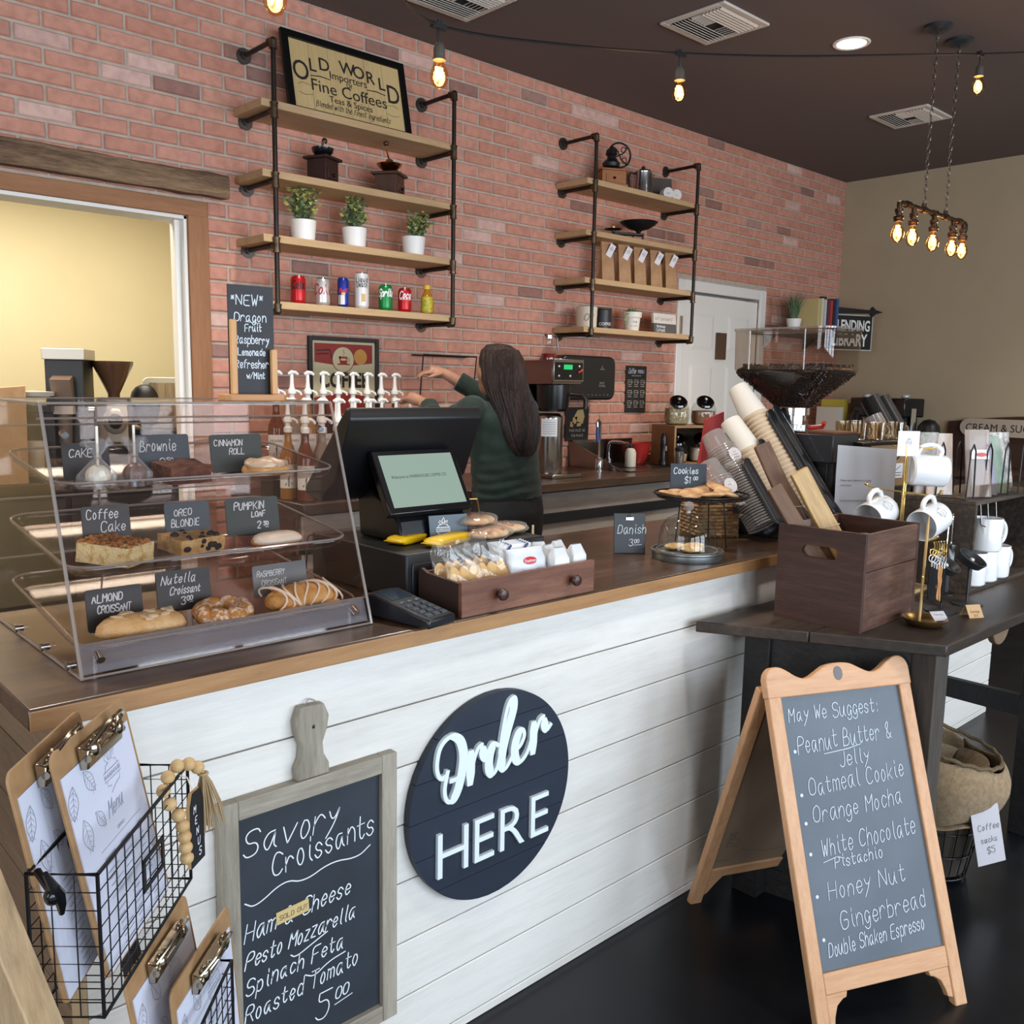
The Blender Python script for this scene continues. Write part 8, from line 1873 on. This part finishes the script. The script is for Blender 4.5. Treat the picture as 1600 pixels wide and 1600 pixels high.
clipboard(rp(.112, .054, .748), (R(-10), 0, A48+R(4)), 'rear clipboard with a white menu sheet in the upper wire basket')
clipboard(rp(.215, -.018, .450), (R(-9), 0, A48+R(-2)), 'rear clipboard with a shaded sheet in the lower wire basket', h=.26)
clipboard(rp(.24, -.045, .450), (R(-4), 0, A48+R(-4)), 'front clipboard with a white sheet in the lower wire basket', h=.225)
# bead garland with tassel, menu tag
t = thing('bead_garland', 'string of wooden beads with a jute tassel looped over the wire basket', 'garland', rp(.262, -.006, .0), A48)
bdm = wood('#b7925e', '#d0ae7c', axis='X', scale=20); zr = .917
B_ = [(-.03, .012, zr+.008), (-.016, .004, zr+.018), (.0, -.006, zr+.014), (.012, -.014, zr+.004), (-.042, .014, zr-.006), (-.043, .006, zr-.024), (-.04, -.004, zr-.041), (-.037, -.008, zr-.058), (-.034, -.009, zr-.075), (-.031, -.009, zr-.092), (-.028, -.009, zr-.109)]
for p in B_: MB().ell(p, (.0095, .0095, .0092), 16, 12).build('bead', bdm, t)
js = M('#a98f6a', .9); rnd = random.Random(1); m_ = MB()
for k in range(70):
    a = rnd.uniform(0, 2*PI); r_ = rnd.uniform(.0, .02); l_ = rnd.uniform(.075, .105)
    m_.tube([(.018, -.018, zr), (.018+r_*.5*math.cos(a)+.006, -.02+r_*.5*math.sin(a), zr-.025), (.018+r_*math.cos(a)+.014, -.02+r_*math.sin(a), zr-.06), (.018+r_*1.2*math.cos(a+.3)+.018, -.02+r_*1.1*math.sin(a), zr-l_)], .0008, 4)
m_.build('tassel', js, t, kind='stuff'); MB().torus((.019, -.019, zr-.008), .006, .0022, 12, 6).build('tassel_wrap', js, t)
t = thing('menus_tag', 'black wooden tag reading MENUS hanging from the wire basket', 'sign', rp(.255, -.022, .79), A48+R(-8))
P = [(-.02, 0), (.02, 0), (.02, .088), (.012, .106), (-.012, .106), (-.02, .088)]
MB().prism(P, -.001, .004, 'y').build('tag_back', wood('#b08a5c', '#cba678', axis='Z'), t); MB().prism([(a*.97, b) for a, b in P], -.0022, -.0011, 'y').build('black_face', M('#17181b', .5), t)
m_ = MB()
for k, ch in enumerate('MENUS'): m_.ribbon(script(ch, -.011+.003*k, .076-.0165*k, .011), .0014, -.0028)
m_.build('chalk_writing', chalk, t, smooth=0); MB().tube([(0, .002, .1), (-.002, .01, .125), (-.003, .022, .128)], .001, 5).build('twine', M('#d8cbb0', .8), t)
